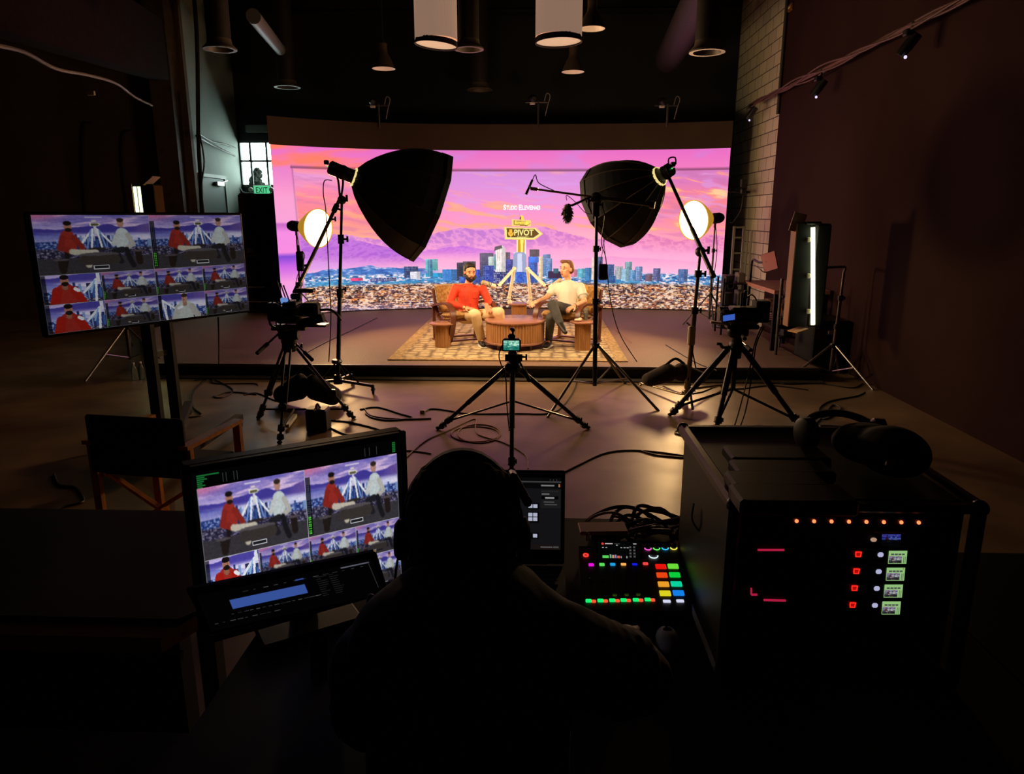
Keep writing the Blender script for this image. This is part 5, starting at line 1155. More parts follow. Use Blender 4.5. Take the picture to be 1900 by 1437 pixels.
a, b_ = P(988, 334, Y=bs.y + .24), P(976, 361, Y=bs.y + .24); g = P(985, 352, Y=bs.y + .2)
mc = MB().cyl(a, b_, .0125, 12).cyl(a.lerp(b_, .75), b_, .014, 12).build('shotgun_microphone', BLACK, t, True)
MB().tube([a, a + Vector((.03, 0, .05)), P(1000, 340, Y=bs.y + .2), P(1028, 354, Y=bs.y + .15)], .005, 6, 5).build('microphone_cable', CABLE, t)
MB().cyl(a.lerp(b_, .4), m1, .008, 8).build('shock_mount', BMETAL, t)
c1 = P(1100, 364, Y=bs.y); c2 = P(1060, 382, Y=bs.y + .05); MB().cyl(c1, c2, .012, 8).build('side_arm', BMETAL, t, True)
dc = P(1053, 395, Y=bs.y + .05); FUR = mat('grey olive fur', (112, 108, 78), .95, noise=.45, nscale=40, bump=1.0, sheen=.4)
b = MB(); random.seed(2)
b.ball(dc, (.048, .048, .085), 20, 14)
for k in range(110):
    z_ = random.uniform(-1, 1); a = random.uniform(0, 6.28); rr = math.sqrt(1 - z_ * z_); n_ = Vector((rr * math.cos(a), rr * math.sin(a), z_)); p = dc + Vector((n_.x * .046, n_.y * .046, n_.z * .083)); e = p + n_ * .02 + Vector((0, 0, -.012)); b.tube([p, e], [.007, .001], 4)
b.build('fur_windshield', FUR, t, True); MB().cyl(dc + Vector((0, 0, .08)), c2, .012, 8).build('microphone_clip', BLACK, t)
MB().tube([dc + Vector((-.01, 0, .12)), dc + Vector((-.01, 0, .17)), dc + Vector((.08, 0, .1)), dc + Vector((.18, 0, -.0)), P(1099, 397, Y=bs.y)], .004, 6, 5).build('microphone_cable', CABLE, t)
MB().tube([P(1112, 372, Y=bs.y - .02), P(1122, 400, Y=bs.y), P(1116, 450, Y=bs.y), P(1124, 480, Y=bs.y), P(1133, 560, Y=bs.y), P(1150, 620, Y=bs.y), P(1182, 672, Y=bs.y)], .005, 6, 6).build('hanging_cable', CABLE, t)
q = P(1119, 505, Y=bs.y - .02); t = thing('wireless_receiver', 'dark box hanging by thin cords on the microphone stand', 'box', q)
MB().box(q, (.09, .05, .16), bev=.01).build('body', BLACK, t, True); MB().cyl(q + Vector((-.03, 0, .08)), P(1124, 430, Y=bs.y - .02), .003, 5).cyl(q + Vector((.03, 0, .08)), P(1118, 430, Y=bs.y - .02), .003, 5).build('cord', CABLE, t)
# --- tripods with cameras
TRI = mat('tripod metal', (44, 42, 42), .32, .6)
def tripod(t, apex, feet, twin=False, mid=True, spreader_z=None, r=.02):
    apex = Vector(apex)
    MB().lathe([(.05, -.05), (.065, -.03), (.065, .01), (.05, .03)], apex, (0, 0, 1), 16).build('crown', BLACK, t, True)
    for f in feet:
        f = Vector(f); a = apex + Vector((f.x - apex.x, f.y - apex.y, 0)).normalized() * .055 + Vector((0, 0, -.02)); d = f - a
        b = MB()
        if twin:
            s = d.cross(Vector((0, 0, 1))).normalized() * .024
            for g in (-1, 1): b.cyl(a + s * g, a + d * .62 + s * g, r * .5, 8)
            b.cyl(a + d * .4, f, r * .55, 8); b.box(a + d * .62, (.07, .05, .06), bev=.01)
        else:
            b.cyl(a, a + d * .55, r, 12).cyl(a + d * .5, f - d * .03, r * .78, 12)
        l = b.build('leg', TRI, t, True)
        b = MB(); clampknob(b, a + d * .84, (.8, -.5, .2), .9); clampknob(b, a + d * .93, (.8, -.5, .2), .9); b.lathe([(r * 1.3, -.025), (r * 1.3, .025)], a + d * .84, d, 10); b.lathe([(r * 1.3, -.02), (r * 1.3, .02)], a + d * .93, d, 10); b.build('leg_lock', BLACK, l, True)
        MB().ball(f + Vector((0, 0, .014)), (.024, .024, .014), 10, 6).build('rubber_foot', RUBBER, l, True)
        if spreader_z: MB().cyl((apex.x, apex.y, spreader_z), a + d * (.86), r * .42, 8).build('spreader', TRI, t, True)
    if mid: MB().cyl(apex, (apex.x, apex.y, spreader_z or apex.z * .4), r * .8, 12).build('center_column', TRI, t, True)
def pan_handle(t, p, q):
    MB().cyl(p, q, .009, 8).build('pan_handle', TRI, t, True); p = Vector(p); q = Vector(q); MB().cyl(p.lerp(q, .55), q, .017, 12).build('handle_grip', RUBBER, t, True)
# center tripod and its small camera
feet = [floor_pt(813, 797), floor_pt(1091, 796), floor_pt(949, 893)]; cY = (feet[0].y + feet[1].y + feet[2].y) / 3; ap = P(951, 680, Y=cY)
t = thing('camera_tripod', 'black tripod in the centre foreground facing the coffee table', 'tripod', (ap.x, ap.y, 0), 'camera tripods in front of the stage')
tripod(t, ap, feet, spreader_z=P(950, 744, Y=cY).z, r=.022)
b = MB().box(ap + Vector((.02, .0, .06)), (.1, .1, .07), bev=.02).box(ap + Vector((.0, 0, .11)), (.07, .07, .04), bev=.01).cyl(ap + Vector((-.06, 0, .07)), ap + Vector((.08, 0, .07)), .03, 12); clampknob(b, ap + Vector((.06, 0, .08)), (1, -.3, 0), 1.2); b.build('fluid_head', BLACK, t, True)
pan_handle(t, ap + Vector((.05, -.02, .06)), ap + Vector((.14, -.25, -.06)))
q = P(949, 640, Y=cY - .06); t = thing('mirrorless_camera', 'small camera with a bright turquoise screen on the centre tripod', 'camera', q)
MB().box(q + Vector((0, .04, -.005)), (.15, .06, .1), bev=.015).box(q + Vector((-.0, .05, .06)), (.06, .05, .04), bev=.012).build('body', BLACK, t, True)
MB().lathe([(.04, 0), (.042, .06), (.038, .12)], q + Vector((0, .07, 0)), (0, 1, 0), 24).build('lens', BLACK, t, True)
scr = np.clip(np.stack([.30 + 0 * feed_wide(wall, 96, 60, 1)[..., 0], .85 * (.35 + feed_wide(wall, 96, 60, 1).mean(-1)), .75 * (.35 + feed_wide(wall, 96, 60, 1).mean(-1))], -1), 0, 1)
scr[..., 0] = np.clip(feed_wide(wall, 96, 60, 1).mean(-1) * 1.1 - .1, 0, 1)
sx_ = .125 / 2
fl = MB().box(q + Vector((0, -.012, -.003)), (.145, .014, .098), bev=.006).build('flip_screen', BLACK, t, True)
picture('screen_picture', scr, quad_fn(q + Vector((-sx_, -.0205, .037)), q + Vector((sx_, -.0205, .037)), q + Vector((-sx_, -.0205, -.04))), .9, fl)
b = MB().cyl(q + Vector((.01, .05, .07)), q + Vector((.01, .05, .11)), .008, 8).ball(q + Vector((.01, .05, .11)), .018, 8, 6).box(q + Vector((.0, .05, .12)), (.03, .05, .02), bev=.005); b.build('cold_shoe_arm', BMETAL, t, True)
MB().tube([q + Vector((-.07, .03, 0)), q + Vector((-.1, .0, -.1)), P(938, 700, Y=cY - .02), P(940, 745, Y=cY - .03), P(945, 800, Y=cY - .04)], .005, 6, 6).build('video_cable', CABLE, t)
# left cinema camera
feet = [floor_pt(480, 777), floor_pt(519, 824), floor_pt(656, 777)]; cY = 6.1; ap = P(537, 642, Y=cY)
t = thing('camera_tripod', 'black twin-tube tripod under the left cinema camera', 'tripod', (ap.x, ap.y, 0), 'camera tripods in front of the stage')
tripod(t, ap, feet, twin=True, spreader_z=.16, mid=False, r=.022)
b = MB().lathe([(.05, -.02), (.07, .04), (.06, .1), (.045, .14)], ap, (0, 0, 1), 16).cyl(ap + Vector((-.08, 0, .1)), ap + Vector((.09, 0, .1)), .045, 14).box(ap + Vector((0, 0, .16)), (.14, .12, .03), bev=.01); clampknob(b, ap + Vector((.06, 0, .0)), (1, -.3, 0), 1.3); b.build('fluid_head', BLACK, t, True)
pan_handle(t, ap + Vector((-.07, -.02, .12)), P(477, 656, Y=cY - .35))
pan_handle(t, ap + Vector((.07, -.02, .02)), P(579, 668, Y=cY - .3))
q = P(548, 582, Y=cY); t = thing('cinema_camera', 'bulky rigged cinema camera with antennas on the left tripod', 'camera', q)
k_ = 6.2 / F_PX
MB().box(q + Vector((-.04, 0, 0)), (.2, .24, .15), bev=.02).box(q + Vector((-.02, 0, .09)), (.12, .2, .05), bev=.015).build('body', BLACK, t, True)
MB().box(q + Vector((.12, .06, .03)), (.15, .13, .12), bev=.02).build('matte_box', MATTE, t, True)
MB().lathe([(.05, 0), (.055, .1), (.05, .18)], q + Vector((.0, .12, .01)), (.3, 1, 0), 20).build('lens', BLACK, t, True)
MB().box(q + Vector((-.17, -.04, .02)), (.1, .1, .16), bev=.012).build('battery_pack', BLACK, t, True)
MB().box(q + Vector((.05, 0, -.1)), (.46, .14, .02), bev=.006).box(q + Vector((-.06, 0, -.13)), (.3, .1, .03), bev=.006).build('rail_plate', GREYM, t, True)
MB().box(q + Vector((.14, -.03, -.06)), (.24, .1, .07), Matrix.Rotation(-.25, 3, 'Y'), .01).build('side_monitor', MATTE, t, True)
MB().tube([q + Vector((.22, 0, .03)), q + Vector((.3, 0, .035)), q + Vector((.36, 0, .0)), q + Vector((.4, 0, -.06))], .012, 8, 4).build('front_handle', CHROME, t, True)
b = MB().box(q + Vector((.1, 0, .2)), (.16, .09, .035), bev=.01).cyl(q + Vector((.02, 0, .09)), q + Vector((.06, 0, .2)), .014, 8).box(q + Vector((.02, 0, .15)), (.09, .07, .05), bev=.012); b.build('top_handle', BLACK, t, True)
for dx, dz, h in ((-.1, .11, .2), (-.07, .11, .17), (-.045, .11, .15)):
    an = MB().cyl(q + Vector((dx, 0, dz)), q + Vector((dx - .05 + .01, 0, dz + h * .85)), .006, 6).ball(q + Vector((dx - .04, 0, dz + h * .85)), .009, 6, 5).build('antenna', BLACK, t, True)
MB().box(q + Vector((-.06, -.08, .12)), (.06, .03, .05), Matrix.Rotation(.4, 3, 'X'), .006).build('small_display', glow('pale blue display', (110, 150, 220), .8), t)
b = MB(); random.seed(8)
for k in range(5):
    a0 = q + Vector((random.uniform(-.12, .08), -.12, random.uniform(-.05, .1))); a1 = q + Vector((random.uniform(-.12, .05), -.1, -.12)); b.tube([a0, a0 + Vector((-.06, -.05, .02)), (a0 + a1) / 2 + Vector((-.08, -.05, -.05)), a1], .006, 6, 5)
b.build('loose_cables', CABLE, t)
q2 = P(556, 500, Y=cY + .9); t = thing('wireless_transmitter', 'slim dark transmitter clamped on the boom above the left camera', 'transmitter', q2)
bq = pb
MB().box(P(557, 485, Y=7.25), (.07, .05, .2), bev=.01).cyl(P(553, 455, Y=7.25), P(556, 475, Y=7.25), .01, 6).build('body', BLACK, t, True)
MB().cyl(P(557, 495, Y=7.25), P(571, 492, Y=7.3), .012, 8).build('clamp', BMETAL, t); MB().tube([P(561, 466, Y=7.25), P(565, 478, Y=7.25), P(552, 512, Y=7.2), P(549, 530, Y=7.1), P(556, 538, Y=7.1)], .004, 6, 5).build('cable', CABLE, t)
# right camera
feet = [floor_pt(1243, 772), floor_pt(1327, 806), floor_pt(1491, 800)]; cY = 6.35; ap = P(1366, 640, Y=cY)
t = thing('camera_tripod', 'heavy black tripod under the right studio camera', 'tripod', (ap.x, ap.y, 0), 'camera tripods in front of the stage')
tripod(t, ap, feet, spreader_z=P(1366, 722, Y=cY).z, r=.028)
b = MB().lathe([(.05, -.12), (.055, 0), (.045, .06), (.06, .1), (.04, .14)], ap, (0, 0, 1), 16).cyl(ap + Vector((-.05, 0, .12)), ap + Vector((.09, 0, .12)), .045, 14).box(ap + Vector((.03, 0, .18)), (.22, .12, .025), bev=.008).ball(ap + Vector((-.03, 0, .12)), .06, 12, 8); b.build('fluid_head', BLACK, t, True)
pan_handle(t, ap + Vector((.03, 0, .1)), P(1382, 629, Y=cY - .3)); pan_handle(t, ap + Vector((.05, 0, .02)), P(1393, 650, Y=cY - .4))
MB().tube([ap + Vector((-.05, 0, -.02)), P(1341, 645, Y=cY - .1), P(1337, 639, Y=cY - .15), P(1330, 638, Y=cY - .15)], .014, 8, 3).build('brake_lever', BLACK, t, True)
q = P(1378, 585, Y=cY); t = thing('studio_camera', 'dark studio camera with a tilted blue screen on the right tripod', 'camera', q)
MB().box(q + Vector((.0, 0, 0)), (.26, .2, .15), bev=.025).box(q + Vector((0, 0, -.1)), (.28, .12, .04), bev=.01).build('body', BLACK, t, True)
MB().box(q + Vector((.16, .02, .035)), (.12, .16, .19), bev=.01).build('matte_box', MATTE, t, True)
MB().box(q + Vector((-.17, -.06, .0)), (.1, .12, .12), bev=.03).cyl(q + Vector((-.14, 0, .04)), q + Vector((-.22, -.02, .04)), .035, 14).build('viewfinder', BLACK, t, True)
R = Matrix.Rotation(.5, 3, 'X') @ Matrix.Rotation(-.2, 3, 'Y'); c = q + Vector((-.155, -.13, .0))
fs_ = MB().box(c, (.13, .015, .09), R, .006).build('flip_screen', BLACK, t, True)
MB().box(c + R @ Vector((0, -.009, 0)), (.1, .002, .062), R).build('lit_panel', glow('blue display', (60, 100, 200), .8), fs_)
MB().box(q + Vector((-.17, 0, -.075)), (.22, .04, .022), Matrix.Rotation(.12, 3, 'Y'), .006).build('front_rail', mat('pale metal rail', (220, 205, 150), .3, .6), t, True)
b = MB().cyl(q + Vector((-.02, 0, .08)), q + Vector((-.02, 0, .2)), .012, 8).cyl(q + Vector((.01, 0, .08)), q + Vector((.01, 0, .22)), .016, 8).tube([q + Vector((.01, 0, .14)), q + Vector((.06, 0, .18)), q + Vector((.1, 0, .15)), q + Vector((.12, 0, .1))], .006, 6, 5); b.build('microphone_mount', BLACK, t, True)
b = MB(); [b.tube([q + Vector((.15 + .02 * k, -.08, -.09)), P(1400 + 3 * k, 640, Y=cY - .1), P(1390 + 6 * k, 690, Y=cY - .1), P(1372 + 12 * k, 760, Y=cY - .15), P(1360 + 10 * k, 800, Y=cY - .2)], .006, 6, 6) for k in range(2)]; b.build('hanging_cables', CABLE, t)
# --- fluorescent bank on a stand at the right
t = thing('fluorescent_bank', 'tall fluorescent bank light with barn doors at the right, its tube facing sideways', 'light', P(1500, 610, Y=8.0))
Yk = 7.95; a, b_ = P(1489, 415, Y=Yk), P(1489, 606, Y=Yk); zc = (a.z + b_.z) / 2; hh = a.z - b_.z; x0 = P(1470, 500, Y=Yk).x; x1 = P(1503, 500, Y=Yk).x; x2 = P(1528, 500, Y=Yk).x
MB().box(((x1 + x2) / 2 + .02, Yk + .1, zc), (x2 - x1 + .02, .3, hh), bev=.02).build('housing', mat('dark housing', (26, 24, 20), .6), t, True)
MB().box(((x0 + x1) / 2, Yk - .02, zc), (x1 - x0, .015, hh)).build('barn_door', MATTE, t); MB().box((x0 - .0, Yk + .05, zc), (.012, .16, hh)).build('barn_door', mat('brown painted-lit door', (150, 110, 80), .6), t)  # side door in a lit tone, light of the tube put into its colour
MB().beam(P(1469, 410, Y=Yk), P(1492, 416, Y=Yk), .012, .2).build('barn_door', mat('painted-lit door edge', (170, 150, 130), .5), t); MB().beam(P(1470, 616, Y=Yk - .05), P(1491, 609, Y=Yk), .16, .01).build('barn_door', mat('peach painted-lit door', (220, 170, 130), .6), t)  # upper and lower doors also coloured as if lit
for s, yy in ((0, 0),):
    MB().cyl((P(1508, 420, Y=Yk - .06).x, Yk - .07, a.z - .04), (P(1508, 600, Y=Yk - .06).x, Yk - .07, b_.z + .03), .022, 16).build('fluorescent_tube', glow('warm tube', (232, 240, 190), 3.5), t, True)
for py in (445, 512, 578): MB().box(P(1500, py, Y=Yk - .05), (.035, .03, .05), bev=.005).build('tube_clip', mat('pale clip', (200, 190, 160), .4), t, True)
MB().box(P(1508, 414, Y=Yk - .04), (.16, .1, .03), bev=.008).build('end_cap', BLACK, t, True)
bs = Vector((P(1543, 700, Y=8.1).x, 8.1, 0)); bs = floor_pt(1540, 702)
t = thing('light_stand', 'chrome light stand with spread legs holding the right fluorescent bank', 'stand', bs)
fts = [floor_pt(1460, 706), floor_pt(1620, 724), floor_pt(1556, 694)]
tpz = P(1552, 505, Y=bs.y).z
three_leg_stand(t, (bs.x, bs.y, .06), (bs.x + .03, bs.y, tpz), fts, P(1541, 641, Y=bs.y).z, mat('dark chrome', (96, 84, 76), .3, .85), .018, .08, legm=CHROME)
MB().tube([(bs.x + .03, bs.y, tpz), (bs.x + .03, bs.y - .02, tpz + .05), (bs.x - .02, bs.y - .04, tpz + .06), (x2 + .0, Yk + .1, tpz + .06)], .014, 8, 3).build('goose_neck', GREYM, t, True)
# --- left fluorescent bank behind the television
Yk = 9.5; t = thing('fluorescent_bank', 'glowing fluorescent bank with open barn doors behind the television at left', 'light', P(275, 400, Y=Yk))
a, b_ = P(262, 342, Y=Yk), P(262, 560, Y=Yk); zc = (a.z + b_.z) / 2; hh = a.z - b_.z
MB().box((P(270, 400, Y=Yk).x, Yk + .12, zc), (.34, .16, hh), bev=.02).build('housing', mat('dark housing'), t, True)
for px in (256, 264): MB().cyl((P(px, 400, Y=Yk).x, Yk + .0, a.z - .03), (P(px, 400, Y=Yk).x, Yk + .0, b_.z + .03), .02, 14).build('fluorescent_tube', glow('cool tube', (232, 245, 170), 3.0), t, True)
MB().box((P(281, 400, Y=Yk).x, Yk - .03, zc), (.17, .012, hh)).build('barn_door', MATTE, t); MB().box((P(298, 400, Y=Yk).x, Yk + .02, zc), (.1, .012, hh - .04), Matrix.Rotation(.5, 3, 'Z')).build('barn_door', mat('brown painted-lit door'), t)
MB().beam(P(272, 344, Y=Yk), P(290, 328, Y=Yk), .2, .01).build('barn_door', mat('painted-lit door edge'), t)
MB().box((P(250, 400, Y=Yk).x, Yk - .04, zc), (.06, .012, hh)).build('barn_door', mat('brown painted-lit door'), t)
bs = floor_pt(233, 668); bs.z = 0; bs2 = Vector((P(233, 600, Y=8.6).x, 8.6, 0))
t = thing('light_stand', 'steel light stand with spread legs below the television at left', 'stand', bs2)
tp_ = Vector((P(270, 480, Y=Yk).x, Yk + .22, 0))
three_leg_stand(t, (bs2.x, bs2.y, .1), (bs2.x, bs2.y, P(233, 520, Y=8.6).z), [floor_pt(158, 708), floor_pt(322, 690), floor_pt(246, 640)], P(233, 608, Y=8.6).z, mat('dark chrome'), .016, .12, legm=CHROME)
MB().cyl((bs2.x, bs2.y, P(233, 520, Y=8.6).z), (tp_.x, tp_.y - .05, P(233, 500, Y=8.6).z), .014, 8).build('side_arm', GREYM, t, True)
# --- television on a rolling stand
TL, TR = P(53, 397, z=1.865), P(447, 397, z=1.865); A0 = Vector((-2.876, 4.03, 0)); A1 = Vector((-2.144, 5.2, 0))
TL = Vector((P(53, 397, Y=4.03).x, 4.03, P(53, 397, Y=4.03).z)); TR = P(447, 397, Y=5.2); BL = P(85, 625, Y=4.03); BR = P(462, 577, Y=5.2)
BL.x, BL.y = TL.x, TL.y; BR.x, BR.y = TR.x, TR.y
zt_, zb_ = (TL.z + TR.z) / 2, (BL.z + BR.z) / 2
u = (Vector((TR.x, TR.y, 0)) - Vector((TL.x, TL.y, 0))).normalized(); n = Vector((u.y, -u.x, 0)); W_ = (TR - TL).length
cn = Vector(((TL.x + TR.x) / 2, (TL.y + TR.y) / 2, 0))
stem_ = cn - n * .12
fo = cn + n * 0
t = thing('television', 'large flat television at left showing ten camera feeds', 'television', Vector((cn.x, cn.y, zb_)))
Rm = Matrix((u, -n, Vector((0, 0, 1)))).transposed()
MB().box(cn - n * .03 + Vector((0, 0, (zt_ + zb_) / 2)), (W_ + .02, .05, zt_ - zb_ + .02), Rm, .008).build('case', BLACK, t)
mv = multiview(wall, 512, 288, .85, .62)
a = Vector((TL.x, TL.y, zt_)) + n * .001 + u * .008; b_ = Vector((TR.x, TR.y, zt_)) + n * .001 - u * .008; c = Vector((TL.x, TL.y, zb_)) + n * .001 + u * .008
picture('screen_picture', mv, quad_fn(a - Vector((0, 0, .008)), b_ - Vector((0, 0, .008)), c + Vector((0, 0, .008))), .5, t)
MB().lathe([(.0, 0)] if 0 else [(.01, 0), (.01, .002)], cn + Vector((0, 0, zb_ - .004)), n, 8).build('pilot', RUBBER, t)
t = thing('television_cart', 'black rolling cart with two posts carrying the television', 'stand', (stem_.x, stem_.y, 0))
p1, p2 = floor_pt(292, 770 + 40), floor_pt(328, 770 + 30)
c1 = P(283, 690, Y=4.78); c2 = P(319, 690, Y=4.95)
for cc in (c1, c2): MB().beam((cc.x, cc.y, .12), (cc.x, cc.y, 1.6), .07, .05).build('post', MATTE, t)
zx = P(300, 656, Y=4.86).z; MB().beam((c1.x, c1.y, zx), (c2.x, c2.y, zx), .03, .04).build('crossbar', GREYM, t)
MB().beam((c1.x, c1.y, 1.35), (c2.x, c2.y, 1.35), .03, .2).build('mount_plate', MATTE, t)
for k, (cc, far, ner) in enumerate(((c2, floor_pt(446, 796), floor_pt(270, 860)), (c1, floor_pt(352, 770), floor_pt(215, 835)))):
    far.z = ner.z = .11; MB().beam(Vector((cc.x, cc.y, .11)), far, .07, .05).beam(Vector((cc.x, cc.y, .11)), ner, .07, .05).build('base_leg', MATTE, t)
    for f in (far, ner):
        cs = MB().cyl((f.x, f.y, .05), (f.x, f.y, .1), .014, 8).box((f.x, f.y, .06), (.03, .05, .04), bev=.008).build('caster', BMETAL, t, True); MB().lathe([(.02, -.014), (.034, -.01), (.034, .01), (.02, .014)], (f.x, f.y, .035), (1, 0, 0), 16).build('wheel', RUBBER, cs, True)
MB().tube([P(405, 590, Y=5.15), P(406, 630, Y=5.6), P(406, 676, Y=7.9)], .006, 6, 4).build('hanging_cable', CABLE, t)
# water bottles on the floor behind the television cart
for px, py, lb in ((251, 706, 'small clear plastic bottle on the floor beside the left light stand, left of the pair'), (264, 704, 'small clear plastic bottle on the floor beside the left light stand, right of the pair')):
    q = floor_pt(px, py); tt = thing('water_bottle', lb, 'bottle', q, 'clear bottles by the left light stand'); MB().lathe([(.03, 0), (.033, .02), (.033, .13), (.015, .17), (.012, .19)], q, seg=18).build('bottle_wall', GL, tt, True); MB().lathe([(.014, .19), (.014, .21)], q, seg=14).build('cap', WHITE, tt, True)
# battery box pair in front of the left camera
q = floor_pt(587, 803); t = thing('power_box', 'squat black power box with two pale topped blocks on the floor', 'box', q)
for s in (-1, 1): MB().box(q + Vector((.045 * s * 1.1, .08, .1)), (.085, .16, .2), bev=.012).build('block', BLACK, t, True); MB().box(q + Vector((.05 * s, .08, .203)), (.07, .14, .008), bev=.003).build('pale_top', mat('pale top', (150, 140, 126), .5), t)
MB().tube([q + Vector((-.02, .08, .19)), q + Vector((0, .08, .24)), q + Vector((.03, .08, .19))], .01, 8, 4).build('handle', CHROME, t, True)
MB().beam(floor_pt(533, 797) + Vector((0, 0, .03)), floor_pt(548, 777) + Vector((0, 0, .03)), .035, .03).build('power_plug', WHITE, t)
# --- dark equipment rack left of the LED wall
t = thing('equipment_rack', 'tall dark equipment rack standing left of the LED wall', 'rack', (-4.9, 13.2, Z_S))
a, b_ = P(443, 362, Y=12.6), P(509, 362, Y=12.6); z1 = a.z
for z in (Z_S + .03, (Z_S + z1) / 2, z1): MB().box(((a.x + b_.x) / 2, 12.9, z), (b_.x - a.x, .6, .05)).build('shelf', MATTE, t)
for x in (a.x, b_.x): MB().box((x, 12.9, (Z_S + z1) / 2), (.04, .6, z1 - Z_S)).build('side_panel', MATTE, t)
MB().box(((a.x + b_.x) / 2, 13.18, (Z_S + z1) / 2), (b_.x - a.x, .03, z1 - Z_S)).build('back_panel', mat('dark brown board', (40, 32, 26), .8, noise=.2), t)
for py in (533, 560): q = P(476, py, Y=12.59); MB().box((q.x, 12.59, q.z), (b_.x - a.x if py > 540 else .3, .03, .02)).build('metal_strip', CHROME, t)
for i, (px, py, w, h) in enumerate(((466, 470, .18, .14), (470, 495, .22, .2), (465, 440, .14, .1), (494, 450, .12, .16))):
    q = P(px, py, Y=12.8); z = (Z_S + z1) / 2 + .025 + h / 2 if i > 1 else Z_S + .055 + h / 2
    solo('equipment_case', MB().box((q.x, 12.8, z), (w, .2, h), bev=.015), mat('worn case %d' % i, [(70, 60, 48), (54, 50, 46), (80, 72, 60), (44, 40, 38)][i], .7), ['small brown case on the lower shelf of the dark rack, left', 'wider grey case on the lower shelf of the dark rack', 'small tan case on the middle shelf of the dark rack', 'dark narrow case on the middle shelf of the dark rack'][i], 'case', 'cases on the dark rack', smooth=False)
# --- table with tablet and shelves at the right edge of the stage
t = thing('side_desk', 'plywood-topped desk with a dark frame at the right end of the stage', 'desk', P(1430, 620, z=Z_S))
Yd = 9.6; a, b_ = P(1391, 527, Y=10.6), P(1447, 548, Y=9.3); zt_ = .5 * (P(1391, 526, Y=10.6).z + P(1447, 545, Y=9.3).z)
X0, X1, Y0, Y1 = 3.0, 3.7, 9.2, 10.7
zt_ = P(1420, 534, X=X0).z if True else zt_
q = P(1400, 531, X=X0); zt_ = .5 * (P(1395, 528, X=X0).z + P(1440, 545, X=X0).z)
MB().box(((X0 + X1) / 2, (Y0 + Y1) / 2, zt_), (X1 - X0, Y1 - Y0, .05)).build('desktop', mat('pinkish plywood', (176, 120, 110), .6, noise=.1, nscale=6), t)
for x in (X0 + .04, X1 - .04):
    for y in (Y0 + .04, Y1 - .04): zl = Z_S if x < 3.25 else 0; MB().box((x, y, (zt_ + zl) / 2), (.05, .05, zt_ - zl)).build('leg', BMETAL, t)
MB().box(((X0 + X1) / 2, (Y0 + Y1) / 2, .45), (X1 - X0 - .06, Y1 - Y0 - .1, .03)).build('lower_shelf', BMETAL, t)
random.seed(11)
names = [('storage_box', 'box'), ('cable_coil', 'cable'), ('storage_box', 'box'), ('cable_coil', 'cable'), ('storage_box', 'box')]
spots = [(3.22, 9.4, .465, .2, .3, 'brown crinkled box nearest the camera under the side desk'), (3.25, 9.75, .465, .13, .13, 'coiled dark cable under the side desk, front coil'), (3.3, 10.1, .465, .22, .26, 'dark box in the middle under the side desk'), (3.3, 10.4, .465, .12, .12, 'coiled dark cable under the side desk, rear coil')]
for (x, y, z, w, h, lb), (nm, ct) in zip(spots, names):
    if nm == 'cable_coil': solo(nm, MB().tube([(x + w * math.cos(k * .5), y + w * math.sin(k * .5), z + .012 + k * .0022) for k in range(50)], .01, 6), mat('pinkish cable', (120, 84, 76), .5), lb, ct, 'coils under the side desk')
    else: solo(nm, MB().box((x, y, z + h / 2), (w, .22, h), bev=.02), mat('crinkled wrap', (140, 96, 78), .5, noise=.6, nscale=18, bump=.8), lb, ct, 'boxes under the side desk', smooth=False)
q = P(1428, 486, X=3.15); t = thing('tablet', 'pink-reflecting tablet tilted on an arm above the side desk', 'tablet', q)
R = Matrix.Rotation(-.62, 3, 'Z') @ Matrix.Rotation(-.35, 3, 'Y') @ Matrix.Rotation(-.2, 3, 'X')
MB().box(q, (.2, .014, .26), R, .005).build('case', BLACK, t, True); MB().box(q + R @ Vector((0, -.009, .0)), (.185, .003, .245), R).build('glossy_screen', mat('glass with painted pink reflection', (190, 120, 130), .12), t)  # pink reflection put into the base colour of the glass
MB().tube([q + Vector((-.03, .02, 0)), P(1408, 487, X=3.12), P(1397, 482, X=3.1), P(1394, 500, X=3.1), (3.1, P(1394, 500, X=3.1).y, zt_ + .02)], .016, 8, 3).build('support_arm', BMETAL, t, True)
MB().tube([q + Vector((0, .02, -.08)), q + Vector((-.06, 0, -.14)), q + Vector((-.12, 0, -.1)), P(1400, 492, X=3.1)], .006, 6, 5).build('charging_cable', CABLE, t)
# speaker column and small things on and near that desk
t = thing('loudspeaker', 'dark box loudspeaker on a stand between the LED wall and the side desk', 'speaker', P(1353, 570, Y=11.2))
q = P(1353, 526, Y=11.2); MB().box(q, (.2, .22, .26), bev=.015).build('cabinet', BLACK, t, True); MB().lathe([(.06, 0), (.05, .01), (.01, -.01)], q + Vector((0, -.11, -.03)), (0, -1, 0), 20).build('cone', RUBBER, t, True)
MB().cyl((q.x, q.y, Z_S), (q.x, q.y, q.z - .13), .02, 10).lathe([(.16, 0), (.16, .02), (.03, .03)], (q.x, q.y, Z_S), seg=20).build('stand_pole', BMETAL, t, True)
t = thing('utility_cart', 'cluttered dark rolling cart of gear behind the right camera', 'cart', P(1360, 600, z=Z_S))
cx0, cx1 = P(1338, 570, Y=10.5).x, P(1385, 570, Y=10.5).x
for z in (Z_S + .12, Z_S + .42, Z_S + .75): MB().box(((cx0 + cx1) / 2, 10.6, z), (cx1 - cx0, .4, .02)).build('shelf', BMETAL, t)
for x in (cx0, cx1):
    for y in (10.42, 10.78): MB().box((x, y, Z_S + .42), (.025, .025, .82)).build('upright', BMETAL, t)
